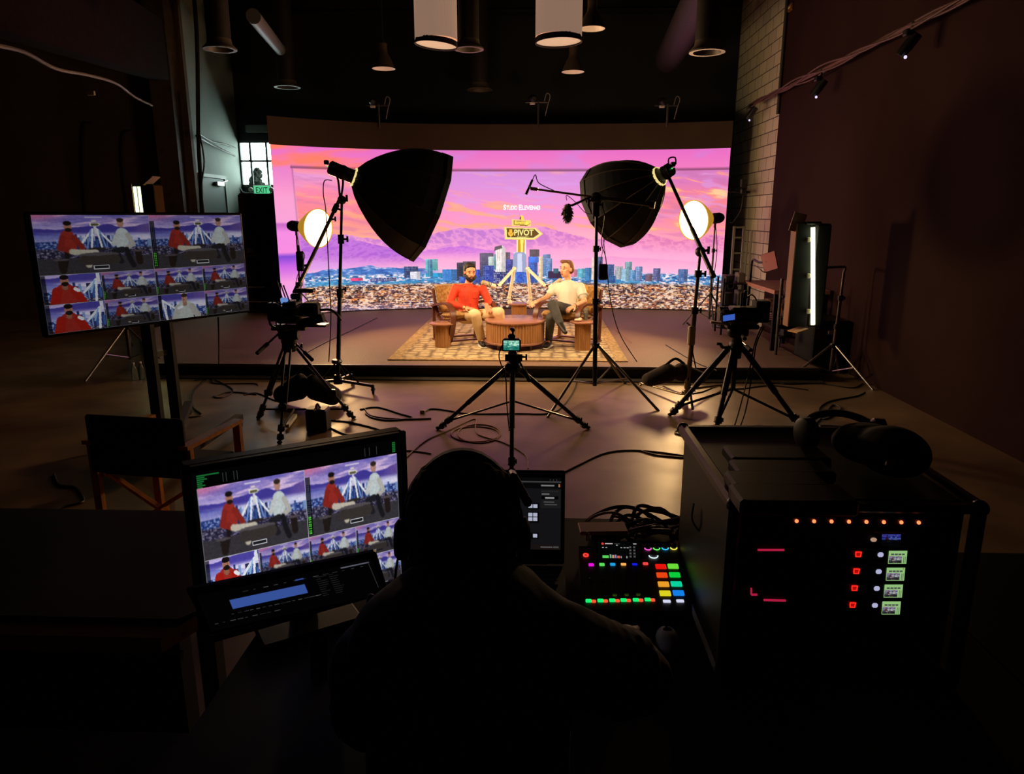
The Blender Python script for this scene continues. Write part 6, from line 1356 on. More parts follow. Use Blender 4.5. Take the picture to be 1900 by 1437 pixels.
for i, (dx, z, w, h, c) in enumerate(((.08, .13, .12, .2, (60, 50, 44)), (.26, .13, .14, .16, (90, 70, 60)), (.1, .43, .14, .18, (36, 34, 34)), (.27, .43, .1, .22, (70, 66, 62)), (.09, .76, .12, .1, (30, 28, 30)), (.26, .76, .1, .14, (110, 96, 84)))):
    solo('gear_box', MB().box((cx0 + dx, 10.58, Z_S + z + h / 2), (w, .2, h), bev=.012), mat('gear %d' % i, c, .6), ['dark brown', 'reddish brown', 'charcoal', 'grey', 'black', 'tan'][i] + ' gear box on the ' + ['bottom', 'bottom', 'middle', 'middle', 'top', 'top'][i] + ' shelf of the utility cart', 'box', 'gear boxes on the utility cart', smooth=False)
q = P(1442, 630, Y=8.6); q.z = 0
solo('white_bottle', MB().lathe([(.03, 0), (.035, .02), (.035, .14), (.018, .17), (.018, .2)], P(1443, 640, X=3.2).to_2d().to_3d() + Vector((0, 0, Z_S)) , seg=18), mat('pale bottle', (190, 180, 165), .5), 'pale bottle standing at the stage edge below the side desk', 'bottle')
t = thing('road_case', 'black road case standing on the floor behind the right fluorescent bank', 'case', (3.49, 8.85, 0))
MB().box((3.49, 8.85, .3), (.4, .6, .6), bev=.015).build('body', MATTE, t); MB().box((3.49, 8.85, .62), (.41, .62, .04), bev=.01).build('lid', BMETAL, t)
MB().box((3.49, 8.545, .5), (.06, .02, .05), bev=.005).build('latch', CHROME, t)
t = thing('pipe_rack', 'upright steel pipe with shelves of small gear at the stage edge', 'rack', (3.33, 8.95, 0))
zt2 = P(1457, 517, Y=8.95).z; px_ = P(1444, 600, Y=8.95).x
MB().cyl((px_, 8.95, Z_S), (px_, 8.95, zt2), .02, 10).build('pipe', GREYM, t, True)
for py in (550, 590, 625): q = P(1455, py, Y=8.95); MB().box((px_ + .1, 8.95, q.z), (.2, .16, .02)).build('shelf', BMETAL, t); MB().box((px_ + .11, 8.95, q.z + .05), (.12, .1, .08), bev=.01).build('small_device', mat('gear 2', (36, 34, 34)), t)
# ------------------------------------------------------------------ director's chair, low wooden table at left
OAK = mat('orange oak', (206, 128, 52), .45, noise=.2, nscale=10, stretch=(1, 6, 1))
t = thing('directors_chair', "folding wooden director's chair with black back and seat, seen from behind", 'chair', (-1.95, 3.9, 0))
bl, br = P(158, 775, Y=3.60), P(337, 772, Y=3.52); b0_, b1_ = P(165, 880, Y=3.60), P(337, 884, Y=3.52)
uu = (br - bl); uu.z = 0; wd = uu.length; uu.normalize(); fw = Vector((-uu.y, uu.x, 0)); zb0 = (b0_.z + b1_.z) / 2; zb1 = (bl.z + br.z) / 2
cb = (bl + br) / 2; cb.z = 0
Rc = Matrix((uu, fw, Vector((0, 0, 1)))).transposed(); W2 = wd / 2
pt = lambda x, y, z: cb + uu * x + fw * y + Vector((0, 0, z))
MB().box(pt(0, 0, (zb0 + zb1) / 2), (wd, .03, zb1 - zb0), Rc, .012).build('backrest', mat('black padded cloth', (14, 13, 13), .9, bump=.3), t, True)
zs = .46; ar_ = .66
for s in (-1, 1):
    x = s * (W2 - .05)
    MB().beam(pt(x, .02, ar_ - .05), pt(x, .02, zb1 - .02), .03, .03, up=fw).build('back_post', OAK, t)
    MB().beam(pt(s * (W2 + .0), -.02, ar_), pt(s * (W2 + .0), .52, ar_), .055, .022).build('armrest', OAK, t)
    MB().beam(pt(s * (W2 + .0), .5, .03), pt(s * (W2 + .0), .5, ar_ - .01), .03, .045, up=uu).build('leg', OAK, t); MB().beam(pt(s * (W2 + .0), .02, .03), pt(s * (W2 + .0), .02, ar_ - .01), .03, .045, up=uu).build('leg', OAK, t)
    MB().beam(pt(s * (W2 + .0), -.03, .04), pt(s * (W2 + .0), .56, .04), .03, .045).build('floor_runner', OAK, t)
    MB().beam(pt(s * (W2 - .02), .03, zs), pt(s * (W2 - .02), .5, zs), .035, .03).build('seat_rail', OAK, t)
MB().box(pt(0, .26, zs + .01), (wd - .04, .44, .02), Rc, .006).build('seat', mat('black padded cloth'), t, True)
for y in (.1, .44): MB().beam(pt(-W2, y, .06), pt(W2, y, zs - .03), .035, .018).beam(pt(W2, y + .02, .06), pt(-W2, y + .02, zs - .03), .035, .018).build('cross_brace', OAK, t)
MB().beam(pt(-W2, .0, .2), pt(W2, .0, .2), .03, .04).build('foot_bar', OAK, t)
tz = .835; q0, q1_ = P(0, 1146, z=tz), P(333, 1148, z=tz); q2_ = P(100, 1173, z=tz); ym, ys = (q0.y + q1_.y) / 2, q2_.y; xr = q1_.x
t = thing('workbench', 'black-topped wooden workbench in the left foreground', 'table', (-1.4, 1.9, 0))
MB().prism([(-2.6, ym), (xr, ym), (xr + .06, 1.7), (-1.05, 2.3), (-2.6, 2.3)], (0, 0, tz - .01), (1, 0, 0), (0, 1, 0), .012).build('black_top', mat('black mat', (20, 19, 18), .7, noise=.3), t)
MB().prism([(-2.6, ys), (xr - .015, ys), (xr + .045, 1.7), (-1.06, 2.29), (-2.6, 2.29)], (0, 0, tz - .055), (1, 0, 0), (0, 1, 0), .044).build('wooden_slab', mat('yellow pine', (230, 170, 80), .55, noise=.2, nscale=6, stretch=(1, 8, 8)), t)
for x, y in ((-2.5, 1.72), (-1.0, 1.72), (-2.5, 2.2), (-1.15, 2.2)): MB().box((x, y, .39), (.06, .06, .78)).build('leg', MATTE, t)
MB().box((-1.75, 1.66, .36), (1.6, .02, .7)).build('front_panel', MATTE, t)
# ------------------------------------------------------------------ the operator's desk
ZD = .80
t = thing('control_desk', 'black desk in the foreground carrying the monitor, laptop and mixer', 'desk', (.35, 1.5, 0))
MB().prism([(-2.0, .3), (1.12, .3), (1.12, 2.37), (-.72, 2.37), (-.72, 1.25), (-2.0, 1.25)], (0, 0, ZD - .03), (1, 0, 0), (0, 1, 0), .03).build('desktop', mat('black desktop', (14, 13, 13), .7, noise=.3, nscale=3, spec=.2), t)
for x, y in ((-1.9, .4), (1.06, .4), (-.66, 2.3), (1.06, 2.3), (-1.9, 1.15)): MB().box((x, y, ZD / 2 - .015), (.05, .05, ZD - .03)).build('leg', BMETAL, t)
# large monitor
zt_ = 1.31; TL = P(337, 868, z=zt_); TR = P(751, 800, z=zt_)
u = (TR - TL); u.z = 0; W_ = u.length; u.normalize(); n = Vector((u.y, -u.x, 0)); H_ = .44
Rm = Matrix((u, -n, Vector((0, 0, 1)))).transposed(); c0 = (TL + TR) / 2
t = thing('computer_monitor', 'large computer monitor in the foreground filled with camera feeds', 'monitor', (c0.x, c0.y, ZD))
fz = .016
MB().box(c0 - n * .03 + Vector((0, 0, -H_ / 2)), (W_, .045, H_), Rm, .006).build('case', BLACK, t)
fr = MB()
fr.box(c0 + Vector((0, 0, -fz / 2)), (W_, .014, fz), Rm).box(c0 + Vector((0, 0, -H_ + fz / 2)), (W_, .014, fz), Rm)
for s in (-1, 1): fr.box(c0 + u * s * (W_ / 2 - fz / 2) + Vector((0, 0, -H_ / 2)), (fz, .014, H_), Rm)
fr.build('bezel', mat('dark bezel', (40, 36, 34), .5), t)
img = np.full((260, 420, 3), .012, np.float32); mvm = multiview(wall, 404, 224, 1.0, .8)
y0 = 26; hh_ = min(224, 260 - y0); img[y0:y0 + hh_, 8:412] = mvm[:hh_]
for k in range(7): img[6 + k * 3:8 + k * 3, 10:10 + [40, 14, 18, 12, 9, 14, 9][k]] = (.10, .42, .20)
for x in (56, 62, 76, 82, 340, 350, 366): img[8:22, x] = (.22, .24, .24)
for k in range(6): img[6 + k * 3:8 + k * 3, 402:409] = (.12, .45, .2)
a = c0 - u * (W_ / 2 - fz) + n * .001 + Vector((0, 0, -fz)); b_ = c0 + u * (W_ / 2 - fz) + n * .001 + Vector((0, 0, -fz))
picture('screen_picture', img, quad_fn(a, b_, a + Vector((0, 0, -(H_ - 2 * fz)))), .85, t)
MB().box(c0 - n * .1 + Vector((0, 0, -.3)), (.07, .04, .4), Rm, .01).build('stand_neck', BLACK, t); MB().box(c0 - n * .1 + Vector((0, 0, ZD + .008 - zt_)), (.26, .2, .016), Rm, .006).build('stand_foot', BLACK, t)
# lower display with the blue bar
zt2 = 1.09; TL = P(365, 1106, z=zt2); TR = P(690, 1038, z=zt2); BL = P(392, 1172, z=.985); BR = P(716, 1100, z=.985)
tb = thing('lower_display', 'dim slanted display with a blue bar in front of the large monitor', 'display', ((TL.x + TR.x) / 2, (BL.y + BR.y) / 2 - .02, ZD))
img = np.full((120, 300, 3), .01, np.float32)
img[34:64, 45:170] = (.22, .33, .62); img[6:10, 240:292] = (.35, .36, .4); img[6:96, 290:291] = (.2, .2, .22)
rs = np.random.RandomState(5)
for row, xs in ((16, range(70, 290, 17)), (78, range(40, 190, 10)), (98, range(10, 110, 12))):
    for x in xs: img[row:row + 2, x:x + rs.randint(4, 11)] = rs.uniform(.12, .3)
for row in range(20, 90, 7):
    for x in (192, 215): img[row:row + 2, x:x + rs.randint(8, 20)] = .12
img[14:18, 158:172] = (.2, .3, .6)
u2 = (TR - TL).normalized(); v2 = ((BL - TL) + (BR - TR)).normalized(); n2 = v2.cross(u2).normalized(); n2 = n2 if n2.y < 0 else -n2
R2 = Matrix((u2, -n2, -v2)).transposed(); cc = (TL + TR + BL + BR) / 4
MB().box(cc - n2 * .012, ((TR - TL).length + .03, .018, (BL - TL).length + .03), R2, .005).build('case', BLACK, tb)
picture('screen_picture', img, quad_fn(TL + n2 * .0005, TR + n2 * .0005, BL + n2 * .0005, BR + n2 * .0005), .9, tb)
MB().prism([(0, 0), (.12, 0), (.02, .1)], cc - n2 * .02 + u2 * .02 + Vector((0, 0, -(cc.z - ZD))), (0, 1, 0), (0, 0, 1), .04).build('prop', BLACK, tb)
# laptop half hidden behind the head
hz = ZD + .02; hr_ = P(1047, 1048, z=hz); top = P(1052, 874, Y=hr_.y + .05)
t = thing('laptop', 'black laptop showing a dark editing window behind the operator head', 'laptop', (hr_.x - .18, hr_.y, ZD)); Wl = .36
vv = (top - hr_); vv.x = 0; Hl = vv.length; vv.normalize(); nn = Vector((0, -vv.z, vv.y)); Rl = Matrix((Vector((1, 0, 0)), -nn, vv)).transposed(); cc = hr_ + Vector((-Wl / 2, 0, 0)) + vv * Hl / 2
MB().box(cc - nn * .005, (Wl, .01, Hl), Rl, .004).build('lid', mat('dark laptop shell', (34, 32, 34), .4), t)
img = np.full((200, 320, 3), .105, np.float32); img[:, :, 2] += .012
img[0:10] = .05; img[10:14] = .3; img[14:30] = .045
img[5:8, 288:314:9] = .5; img[20:24, 262:300] = .6; img[18:26, 312:316] = (.9, .55, .3)
img[34:84, 262:318] = .14; img[36:39, 264:312:5] = .35; img[44:47, 264:286] = .55; img[51:60, 263:312] = .02; img[54:58, 274:300] = .75; img[66:69, 270:300] = .4; img[73:76, 272:308] = .38
for (yy, xx, r_, c_) in ((74, 226, 1, 2), (98, 226, 2, 2), (156, 240, 1, 1)):
    img[yy - 3:yy + 13 * r_ + 1, (xx if c_ == 2 else 226) - 3:xx + 15 * c_ + 1] = .02
    for i in range(r_):
        for j in range(c_): img[yy + 12 * i:yy + 12 * i + 10, xx + 14 * j:xx + 14 * j + 12] = (.86, .88, .98)
img[186:200] = (.13, .10, .095); img[191:194, 262:296] = .45; img[190:195, 298:314] = .35
m = .012; a = hr_ + vv * (Hl - .022) + Vector((-Wl + m, 0, 0)) + nn * .0008; b_ = a + Vector((Wl - 2 * m, 0, 0)); picture('screen_picture', img, quad_fn(a, b_, hr_ + vv * .045 + Vector((-Wl + m, 0, 0)) + nn * .0008), .55, t)
MB().box(hr_ + Vector((-Wl / 2, -.125, -.01)), (Wl, .24, .018), bev=.004).build('base', mat('dark laptop shell'), t)
kb = MB()
for r_ in range(5):
    for c_ in range(13): kb.box(hr_ + Vector((-Wl + .03 + c_ * .0248, -.03 - r_ * .022, .001)), (.02, .017, .004))
kb.build('keyboard', BLACK, t); MB().box(hr_ + Vector((-Wl / 2 + .02, -.0, .004)), (Wl * .6, .008, .006)).build('hinge', CHROME, t)
# ------------------------------------------------------------------ audio mixer with lit pads
bl_, br_ = P(1074, 1014, z=ZD + .07), P(1262, 1016, z=ZD + .07); fl_, frr = P(1080, 1132, z=ZD + .025), P(1292, 1134, z=ZD + .025)
t = thing('audio_mixer', 'podcast mixer with glowing coloured pads on the desk', 'mixer', ((bl_.x + br_.x) / 2, (bl_.y + fl_.y) / 2, ZD))
U = (br_ - bl_).normalized(); Vv = (fl_ - bl_).normalized(); Nn = U.cross(-Vv).normalized(); Nn = Nn if Nn.z > 0 else -Nn
wM = (br_ - bl_).length; dM = (fl_ - bl_).length
M_ = lambda x, y, h=0: bl_ + U * (x * wM) + Vv * (y * dM) + Nn * h
def px2(px, py):       # position on the sloping face under a pixel
    d = _f + (px - 950) / F_PX * _r - (py - 718.5) / F_PX * _u; c0_ = Vector((0, 0, CAM_H)); k = (bl_ - c0_).dot(Nn) / d.dot(Nn); p = c0_ + d * k - bl_
    return p.dot(U) / wM, p.dot(Vv) / dM
bb = MB(); vs = [M_(0, 0), M_(1, 0), M_(1.02, 1), M_(-.0, 1)]; lo = [Vector((v.x, v.y, ZD + .002)) for v in vs]
bb.add(vs + lo, [(0, 1, 2, 3), (7, 6, 5, 4), (0, 4, 5, 1), (1, 5, 6, 2), (2, 6, 7, 3), (3, 7, 4, 0)]); bb.build('body', mat('mixer shell', (66, 46, 38), .45), t)
Rx = Matrix((U, -Vv, Nn)).transposed()
def pad(name, px, py, w, h, col, s=1.3, hgt=.004):
    x, y = px2(px, py); nm = 'pad glow %d %d %d' % col
    return MB().box(M_(x, y, hgt / 2), (w, h, hgt), Rx, min(w, h) * .18).build(name, glow(nm, col, s), t, True)
for (px, py), c in zip(((1229, 1056), (1252, 1056), (1232, 1072), (1256, 1072), (1236, 1089), (1260, 1089), (1240, 1106), (1265, 1106)),
                       ((235, 22, 14), (110, 225, 60), (240, 70, 16), (10, 210, 60), (240, 160, 40), (10, 215, 160), (225, 215, 30), (20, 130, 235))): pad('sound_pad', px, py, .031, .023, c, .95)
for px, c in zip((1099, 1119, 1139, 1159, 1180, 1200), ((235, 20, 220), (90, 225, 90), (30, 160, 225), (250, 180, 90), (20, 30, 235), (245, 70, 70))): pad('channel_button', px, 1050, .0155, .0125, c, 1.0)
for k, px in enumerate((1098, 1120, 1142, 1163, 1186, 1208)):
    pad('listen_button', px, 1117, .0165, .014, (20, 235, 110), 1.1); pad('mute_button', px + 9.5, 1118, .0125, .012, (255, 90, 50), 1.0)
for px in (1244, 1269): pad('bank_button', px, 1121, .021, .012, (220, 225, 250), .9)
for px in (1146, 1168, 1190): x, y = px2(px, 1108); MB().box(M_(x, y, .004), (.012, .008, .008), Rx, .002).build('fader_cap', mat('pale fader cap', (170, 190, 140), .5), t, True)
for px in (1101, 1122): x, y = px2(px, 1077); MB().box(M_(x, y, .004), (.012, .008, .008), Rx, .002).build('fader_cap', mat('dark fader cap', (90, 84, 78), .5), t, True)
for px in (1100, 1121, 1142, 1164, 1185, 1206):
    x0_, y0_ = px2(px, 1062); x1_, y1_ = px2(px + 2, 1108); MB().beam(M_(x0_, y0_, .0008), M_(x1_, y1_, .0008), .002, .0012, up=tuple(Nn)).build('fader_slot', RUBBER, t)
for (px, py), c in zip(((1203, 1023), (1219, 1023), (1235, 1023), (1251, 1023), (1214, 1037)), ((240, 90, 200), (100, 230, 100), (60, 190, 235), (235, 225, 90), (215, 235, 240))):
    x, y = px2(px, py - 2); big = 1.35 if py > 1030 else 1; kn = MB().lathe([(.0075 * big, 0), (.0075 * big, .012), (.006 * big, .014)], M_(x, y, .001), Nn, 20).build('knob', BLACK, t, True)
    MB().tube([M_(x, y, .002) + (U * math.cos(a) + Vv * math.sin(a)) * .0098 * big for a in [math.pi * (.02 + .96 * k / 14) for k in range(15)]], .0016, 6).build('light_ring', glow('ring %d %d' % c[:2], c, 1.2), kn, True)
x, y = px2(1088, 1032); MB().lathe([(.0085, 0), (.0085, .003), (.005, .003), (.005, 0)], M_(x, y, .001), Nn, 24, caps=False).build('record_ring', glow('record red', (255, 60, 50), 1.2), t, True)
# its tilted touch screen
c1_ = P(1105, 1003, z=ZD + .095); c2_ = P(1190, 1004, z=ZD + .095); c3_ = P(1107, 1044, z=ZD + .062); c4_ = P(1192, 1045, z=ZD + .062)
ts = MB(); nn_ = (c2_ - c1_).cross(c1_ - c3_).normalized(); nn_ = nn_ if nn_.y < 0 or nn_.z > 0 else -nn_
ts.add([c1_ - nn_ * .001, c2_ - nn_ * .001, c4_ - nn_ * .001, c3_ - nn_ * .001, c1_ - nn_ * .01 - Vector((0, 0, .012)), c2_ - nn_ * .01 - Vector((0, 0, .012)), c4_ - nn_ * .008, c3_ - nn_ * .008], [(0, 1, 2, 3), (7, 6, 5, 4), (0, 4, 5, 1), (1, 5, 6, 2), (2, 6, 7, 3), (3, 7, 4, 0)])
tso = ts.build('touch_screen', mat('screen rim', (60, 44, 42), .4), t)
img = np.full((80, 150, 3), .015, np.float32); Yy, Xx = np.mgrid[0:80, 0:150]
img[(((Xx - 18) ** 2 + (Yy - 10) ** 2) < 20)] = (.9, .25, .2); img[8:12, 27:54] = (.8, .75, .75); img[9:11, 60:80] = .3; img[8:12, 126:138] = .7
img[24:27, 16:22] = .8; img[24:27, 28:34] = .8
for x in (80, 92, 103): img[24:27, x:x + 7] = .75
img[14:18, 66:72] = .7
for x in range(30, 112, 10): img[12:66, x] = (.04, .07, .08)
for x0_, w_, h_, c in ((16, 22, 10, (.35, .85, .35)), (42, 5, 14, (.5, .7, .6)), (50, 8, 12, (.8, .6, .5)), (61, 4, 13, (.6, .6, .85)), (68, 9, 9, (.85, .35, .3)), (80, 4, 8, (.6, .6, .6)), (100, 4, 8, (.6, .6, .6))): img[66 - h_:66, x0_:x0_ + w_] = c
for r_ in range(4):
    for c_ in range(2): img[20 + r_ * 12:27 + r_ * 12, 112 + c_ * 14:119 + c_ * 14] = .32
picture('screen_picture', img, quad_fn(c1_.lerp(c4_, .04), c2_.lerp(c3_, .04), c3_.lerp(c2_, .04), c4_.lerp(c1_, .04)), .9, tso)
q = P(1089, 1004, z=ZD + .075); MB().cyl(q, q + Vector((0, 0, .03)), .003, 8).cyl(q + Vector((.006, 0, 0)), q + Vector((.006, 0, .025)), .002, 6).build('audio_plug', mat('brass', (210, 180, 90), .3, .9), t, True)
# notebook, mouse, cable heap, bottle
q = P(1120, 978, z=ZD + .09); t = thing('notebook', 'pinkish flat notebook resting on the cables behind the mixer', 'notebook', q)
MB().box(P(1118, 981, z=ZD + .09), (.15, .075, .012), Matrix.Rotation(.06, 3, 'Z'), .003).build('cover', mat('dusty pink cover', (236, 166, 176), .6), t); MB().box(P(1118, 981, z=ZD + .083), (.146, .071, .006), Matrix.Rotation(.06, 3, 'Z')).build('pages', WHITE, t)
MB().beam(P(1120, 990, z=ZD + .005), P(1120, 985, z=ZD + .08), .08, .03).build('support_block', MATTE, t)
random.seed(21)
for i in range(9):
    pts = []; cx = P(1190 + random.uniform(-45, 45), 985, z=ZD).x; cyy = 2.22 + random.uniform(-.06, .06)
    for k in range(7):
        a = k * 1.05 + i; rr = random.uniform(.05, .12); pts.append(Vector((min(cx + rr * math.cos(a) * 1.3, .50), cyy + rr * math.sin(a) * .7, ZD + .012 + .07 * abs(math.sin(k * .9 + i)) * (k not in (0, 6)))))
    solo('desk_cable', MB().tube(pts, [.006, .005, .007][i % 3], 6, 6), [CABLE, mat('light grey cable', (170, 146, 130), .5), mat('grey brown cable', (120, 98, 86), .5)][i % 3], 'tangled cable in the heap on the desk behind the mixer', 'cable', 'tangled cables behind the mixer')
solo('desk_cable', MB().tube([P(1180, 1000, z=ZD + .01), P(1183, 960, Y=2.3), P(1200, 948, Y=2.33), P(1235, 953, Y=2.36), P(1262, 962, Y=2.36)], .006, 6, 6), CABLE, 'black cable arching highest over the heap toward the rack case', 'cable')
q = P(1239, 1196, z=ZD); t = thing('computer_mouse', 'small pale computer mouse on the desk at lower right', 'mouse', (q.x, q.y, ZD))
b = MB().ball((q.x, q.y, ZD + .012), (.03, .052, .024), 20, 12); b.v = [Vector((v.x, v.y, max(v.z, ZD))) for v in b.v]; b.build('shell', mat('pale mouse', (225, 215, 205), .35), t, True)
MB().lathe([(.006, -.003), (.006, .003)], (q.x, q.y + .03, ZD + .033), (1, 0, 0), 12).build('scroll_wheel', RUBBER, t, True); MB().ball((q.x, q.y + .012, ZD + .034), (.012, .012, .003), 10, 6).build('dark_emblem', MATTE, t, True)
# ------------------------------------------------------------------ rack case with recorders
XA, XB, YA, YB, ZC = .43, .95, 1.46, 2.03, 1.24
t = thing('rack_case', 'black rack case on the desk with a row of red lamps and small displays', 'rack', ((XA + XB) / 2, (YA + YB) / 2, ZD))
SH = mat('case shell', (34, 29, 27), .5, noise=.2); ED = mat('case edging', (82, 58, 48), .4, .3)
MB().box(((XA + XB) / 2, (YA + YB) / 2 + .02, (ZD + ZC) / 2 + .005), (XB - XA - .01, YB - YA - .05, ZC - ZD - .01)).build('shell', SH, t)
for z in (ZD + .015, ZC): [MB().box((x, (YA + YB) / 2, z), (.03, YB - YA, .03), bev=.008).build('edge_strip', ED, t, True) for x in (XA, XB)]
for y in (YA, YB): MB().box(((XA + XB) / 2, y, ZC), (XB - XA, .03, .02), bev=.006).build('edge_strip', ED, t, True)
for x in (XA, XB):
    MB().box((x, YA, (ZD + ZC) / 2), (.028, .028, ZC - ZD), bev=.008).build('corner_post', SH, t, True)
    for y in (YA, YB): MB().ball((x, y, ZC), .019, 10, 8).build('corner_cap', BMETAL, t, True)
MB().box(((XA + XB) / 2, YA + .03, (ZD + ZC) / 2), (XB - XA - .03, .01, ZC - ZD - .03)).build('front_panel', MATTE, t)
yf = YA + .02
def rpx(px, py): return P(px, py, Y=yf)
for k in range(8):
    q = rpx(1477 + k * 32.3, 966 + k * .4); MB().box(q + Vector((0, .004, 0)), (.024, .012, .018), bev=.003).build('rocker_switch', mat('rocker', (60, 14, 10), .4), t, True); MB().ball(q + Vector((0, -.004, 0)), .0042, 8, 6).build('red_lamp', glow('hot red lamp', (255, 120, 70), 2.2), t, True)
for k in range(4):
    py = 1033 + k * 31.3; px = 1665 - k * 4
    dv = MB().box(rpx(px - 30, py) + Vector((0, .006, 0)), (.16, .016, .036), bev=.003).build('recorder', BLACK, t, True)
    im = np.full((44, 60, 3), 0, np.float32); im[:] = (.62, .82, .52); im[10:15, 8:52] = .3; im[10:15, 18:20] = (.62, .82, .52); im[10:15, 30:32] = (.62, .82, .52); im[10:15, 41:43] = (.62, .82, .52)
    f_ = feed_wide(wall, 42, 24, .9); im[18:42, 2:44] = f_.mean(-1, keepdims=True) * .6 + f_ * .4; im[20:42, 49:51] = .35; im[20:42, 54:56] = .35
    if k == 1: im[3:6, 52:56] = (.7, .3, .2)
    a = rpx(px - 17, py - 12) + Vector((0, -.004, 0)); b_ = rpx(px + 17, py - 12) + Vector((0, -.004, 0)); c = rpx(px - 19, py + 12) + Vector((0, -.004, 0))
    picture('display_picture', im, quad_fn(a, b_, c), .8, dv)
    q = rpx(1633 - k * 3.5, py - 4); MB().box(q + Vector((0, -.002, 0)), (.0125, .008, .011), bev=.003).build('stop_button', glow('white button', (205, 205, 245), .7), dv, True)
    q = rpx(1591 - k * 3.5, py - 6); bt = MB().box(q + Vector((0, .0, 0)), (.015, .008, .014), bev=.003).build('record_button', mat('dark red button', (70, 6, 6), .4, emit=(255, 20, 16), estr=.35), dv, True)
    MB().tube([q + Vector((x, -.005, z)) for x, z in ((-.006, .005), (.006, .005), (.005, -.006), (-.005, -.006))], .0016, 5, closed=True).build('lit_outline', glow('red outline', (255, 40, 30), 1.3), bt)
im = feed_wide(wall, 80, 48, .9) * np.array([.5, .6, 1.0]); im[24:] *= .25
a = rpx(1636, 991); b_ = rpx(1671, 991); c = rpx(1635, 1012); mn = MB().box(rpx(1650, 1002) + Vector((0, .006, 0)), (.07, .012, .035), bev=.003).build('small_monitor', BLACK, t, True)
picture('display_picture', im, quad_fn(a + Vector((0, -.002, 0)), b_ + Vector((0, -.002, 0)), c + Vector((0, -.002, 0))), .5, mn)
MB().box(rpx(1621, 1002), (.013, .008, .009), bev=.003).build('pale_button', glow('peach button', (205, 165, 140), .7), t, True)
PK = glow('pink line', (190, 30, 70), .8)
for p0, p1 in (((1406, 1021), (1455, 1021)), ((1417, 1114), (1458, 1115)), ((1394, 1092), (1394, 1104)), ((1394, 1104), (1405, 1104))): MB().beam(rpx(*p0), rpx(*p1), .003, .004).build('pink_light_line', PK, t)
MB().lathe([(.001, 0)] if 0 else [(.004, 0), (.004, .004)], rpx(1462, 1068), (0, -1, 0), 8).build('vent_screw', CHROME, t)
# loose gear piled on the rack case
for i, (px, py, w, d_, h, lb) in enumerate(((1440, 836, .3, .1, .03, 'flat dark device on the rack case, farthest back'), (1450, 862, .28, .09, .03, 'flat dark device on the rack case, second from the back'), (1440, 884, .26, .09, .03, 'flat dark device on the rack case, third from the back'), (1470, 915, .3, .1, .035, 'flat dark device on the rack case, nearest the front'))):
    q = P(px, py, z=ZC + .045); tt = thing('rack_device', lb, 'device', (q.x, q.y, ZC + .012), 'flat devices lying on the rack case')
    MB().box((q.x, q.y, ZC + .012 + h / 2), (w * .8, d_, h), bev=.006).build('body', BLACK, tt, True); MB().box((q.x - w * .12, q.y - d_ * .5 + .004, ZC + .012 + h - .003), (w * .5, .006, .006), bev=.002).build('painted_lit_edge', mat('lit edge tone', (120, 100, 86), .5), tt, True)  # light catching the front edge, painted as a paler strip
q = P(1560, 850, z=ZC + .06); q = Vector((.80, 1.82, ZC + .012)); t = thing('headphones', 'black headphones lying on top of the rack case', 'headphones', q)
MB().tube([q + Vector((.09 * math.cos(a), .07 * math.sin(a), .05 + .03 * math.sin(a))) for a in [math.pi * k / 12 for k in range(13)]], .01, 8).build('headband', BLACK, t, True)
for s in (-1, 1): MB().lathe([(.03, -.02), (.042, -.01), (.042, .015), (.03, .02)], q + Vector((.09 * s, 0, .042)), (s, -.2, 0), 20).build('ear_cup', BLACK, t, True)
t = thing('gear_bag', 'black padded bag on the right side of the rack case top', 'bag', (.86, 1.68, ZC + .012)); b = MB().ball((.855, 1.66, ZC + .06), (.08, .1, .06), 16, 10).ball((.84, 1.75, ZC + .05), (.09, .1, .05), 14, 9); b.v = [Vector((v.x, v.y, max(v.z, ZC + .012))) for v in b.v]; blob('bag', b, mat('black canvas'), t, .008, 5)
MB().lathe([(.01, 0), (.01, .01)], (.8, 1.56, ZC + .06), (0, -.6, 1), 10).build('ring_snap', CHROME, t, True)
for pts, lb in (([P(1360, 830, Y=1.98), P(1362, 816, Y=1.99), P(1385, 812, Y=2.0), P(1420, 818, Y=1.98), P(1445, 830, Y=1.93)], 'loop of pale cable at the back of the rack case'), ([P(1405, 855, Y=1.9), P(1402, 838, Y=1.92), P(1420, 830, Y=1.95), P(1440, 838, Y=1.9)], 'small loop of grey cable between the devices on the rack case')):
    solo('loop_cable', MB().tube(pts, .004, 6, 6), WCABLE, lb, 'cable')
solo('loop_cable', MB().tube([P(1287, 935, Y=1.8), P(1284, 965, Y=1.8), P(1300, 990, Y=1.78), P(1313, 998, Y=1.76)], .003, 6, 6), WCABLE, 'thin pale cable looping at the left side of the rack case', 'cable')
q = P(1778, 1260, z=ZD); q = Vector((P(1790, 1180, Y=1.3).x, 1.3, ZD)); 
t = thing('side_shelf', 'black shelf at the right edge of the foreground', 'shelf', (1.3, 1.4, 0)); MB().box((1.41, 1.5, ZD - .015), (.57, 1.3, .03)).build('top', mat('black desktop'), t); [MB().box((x, y, ZD / 2 - .015), (.04, .04, ZD - .03)).build('leg', BMETAL, t) for x in (1.2, 1.64) for y in (.9, 2.1)]
q = Vector((1.25, 1.42, ZD)); q.x = P(1795, 1180, Y=1.42).x; q.x = max(q.x, 1.2); t = thing('water_bottle', 'tall clear bottle barely visible in the dark at lower right', 'bottle', q)
MB().lathe([(.038, 0), (.042, .02), (.042, .16), (.036, .2), (.018, .24), (.016, .27)], q, seg=24).build('bottle_wall', GL, t, True); MB().lathe([(.018, .27), (.018, .29)], q, seg=16).build('cap', mat('dark cap', (40, 40, 44), .4), t, True)
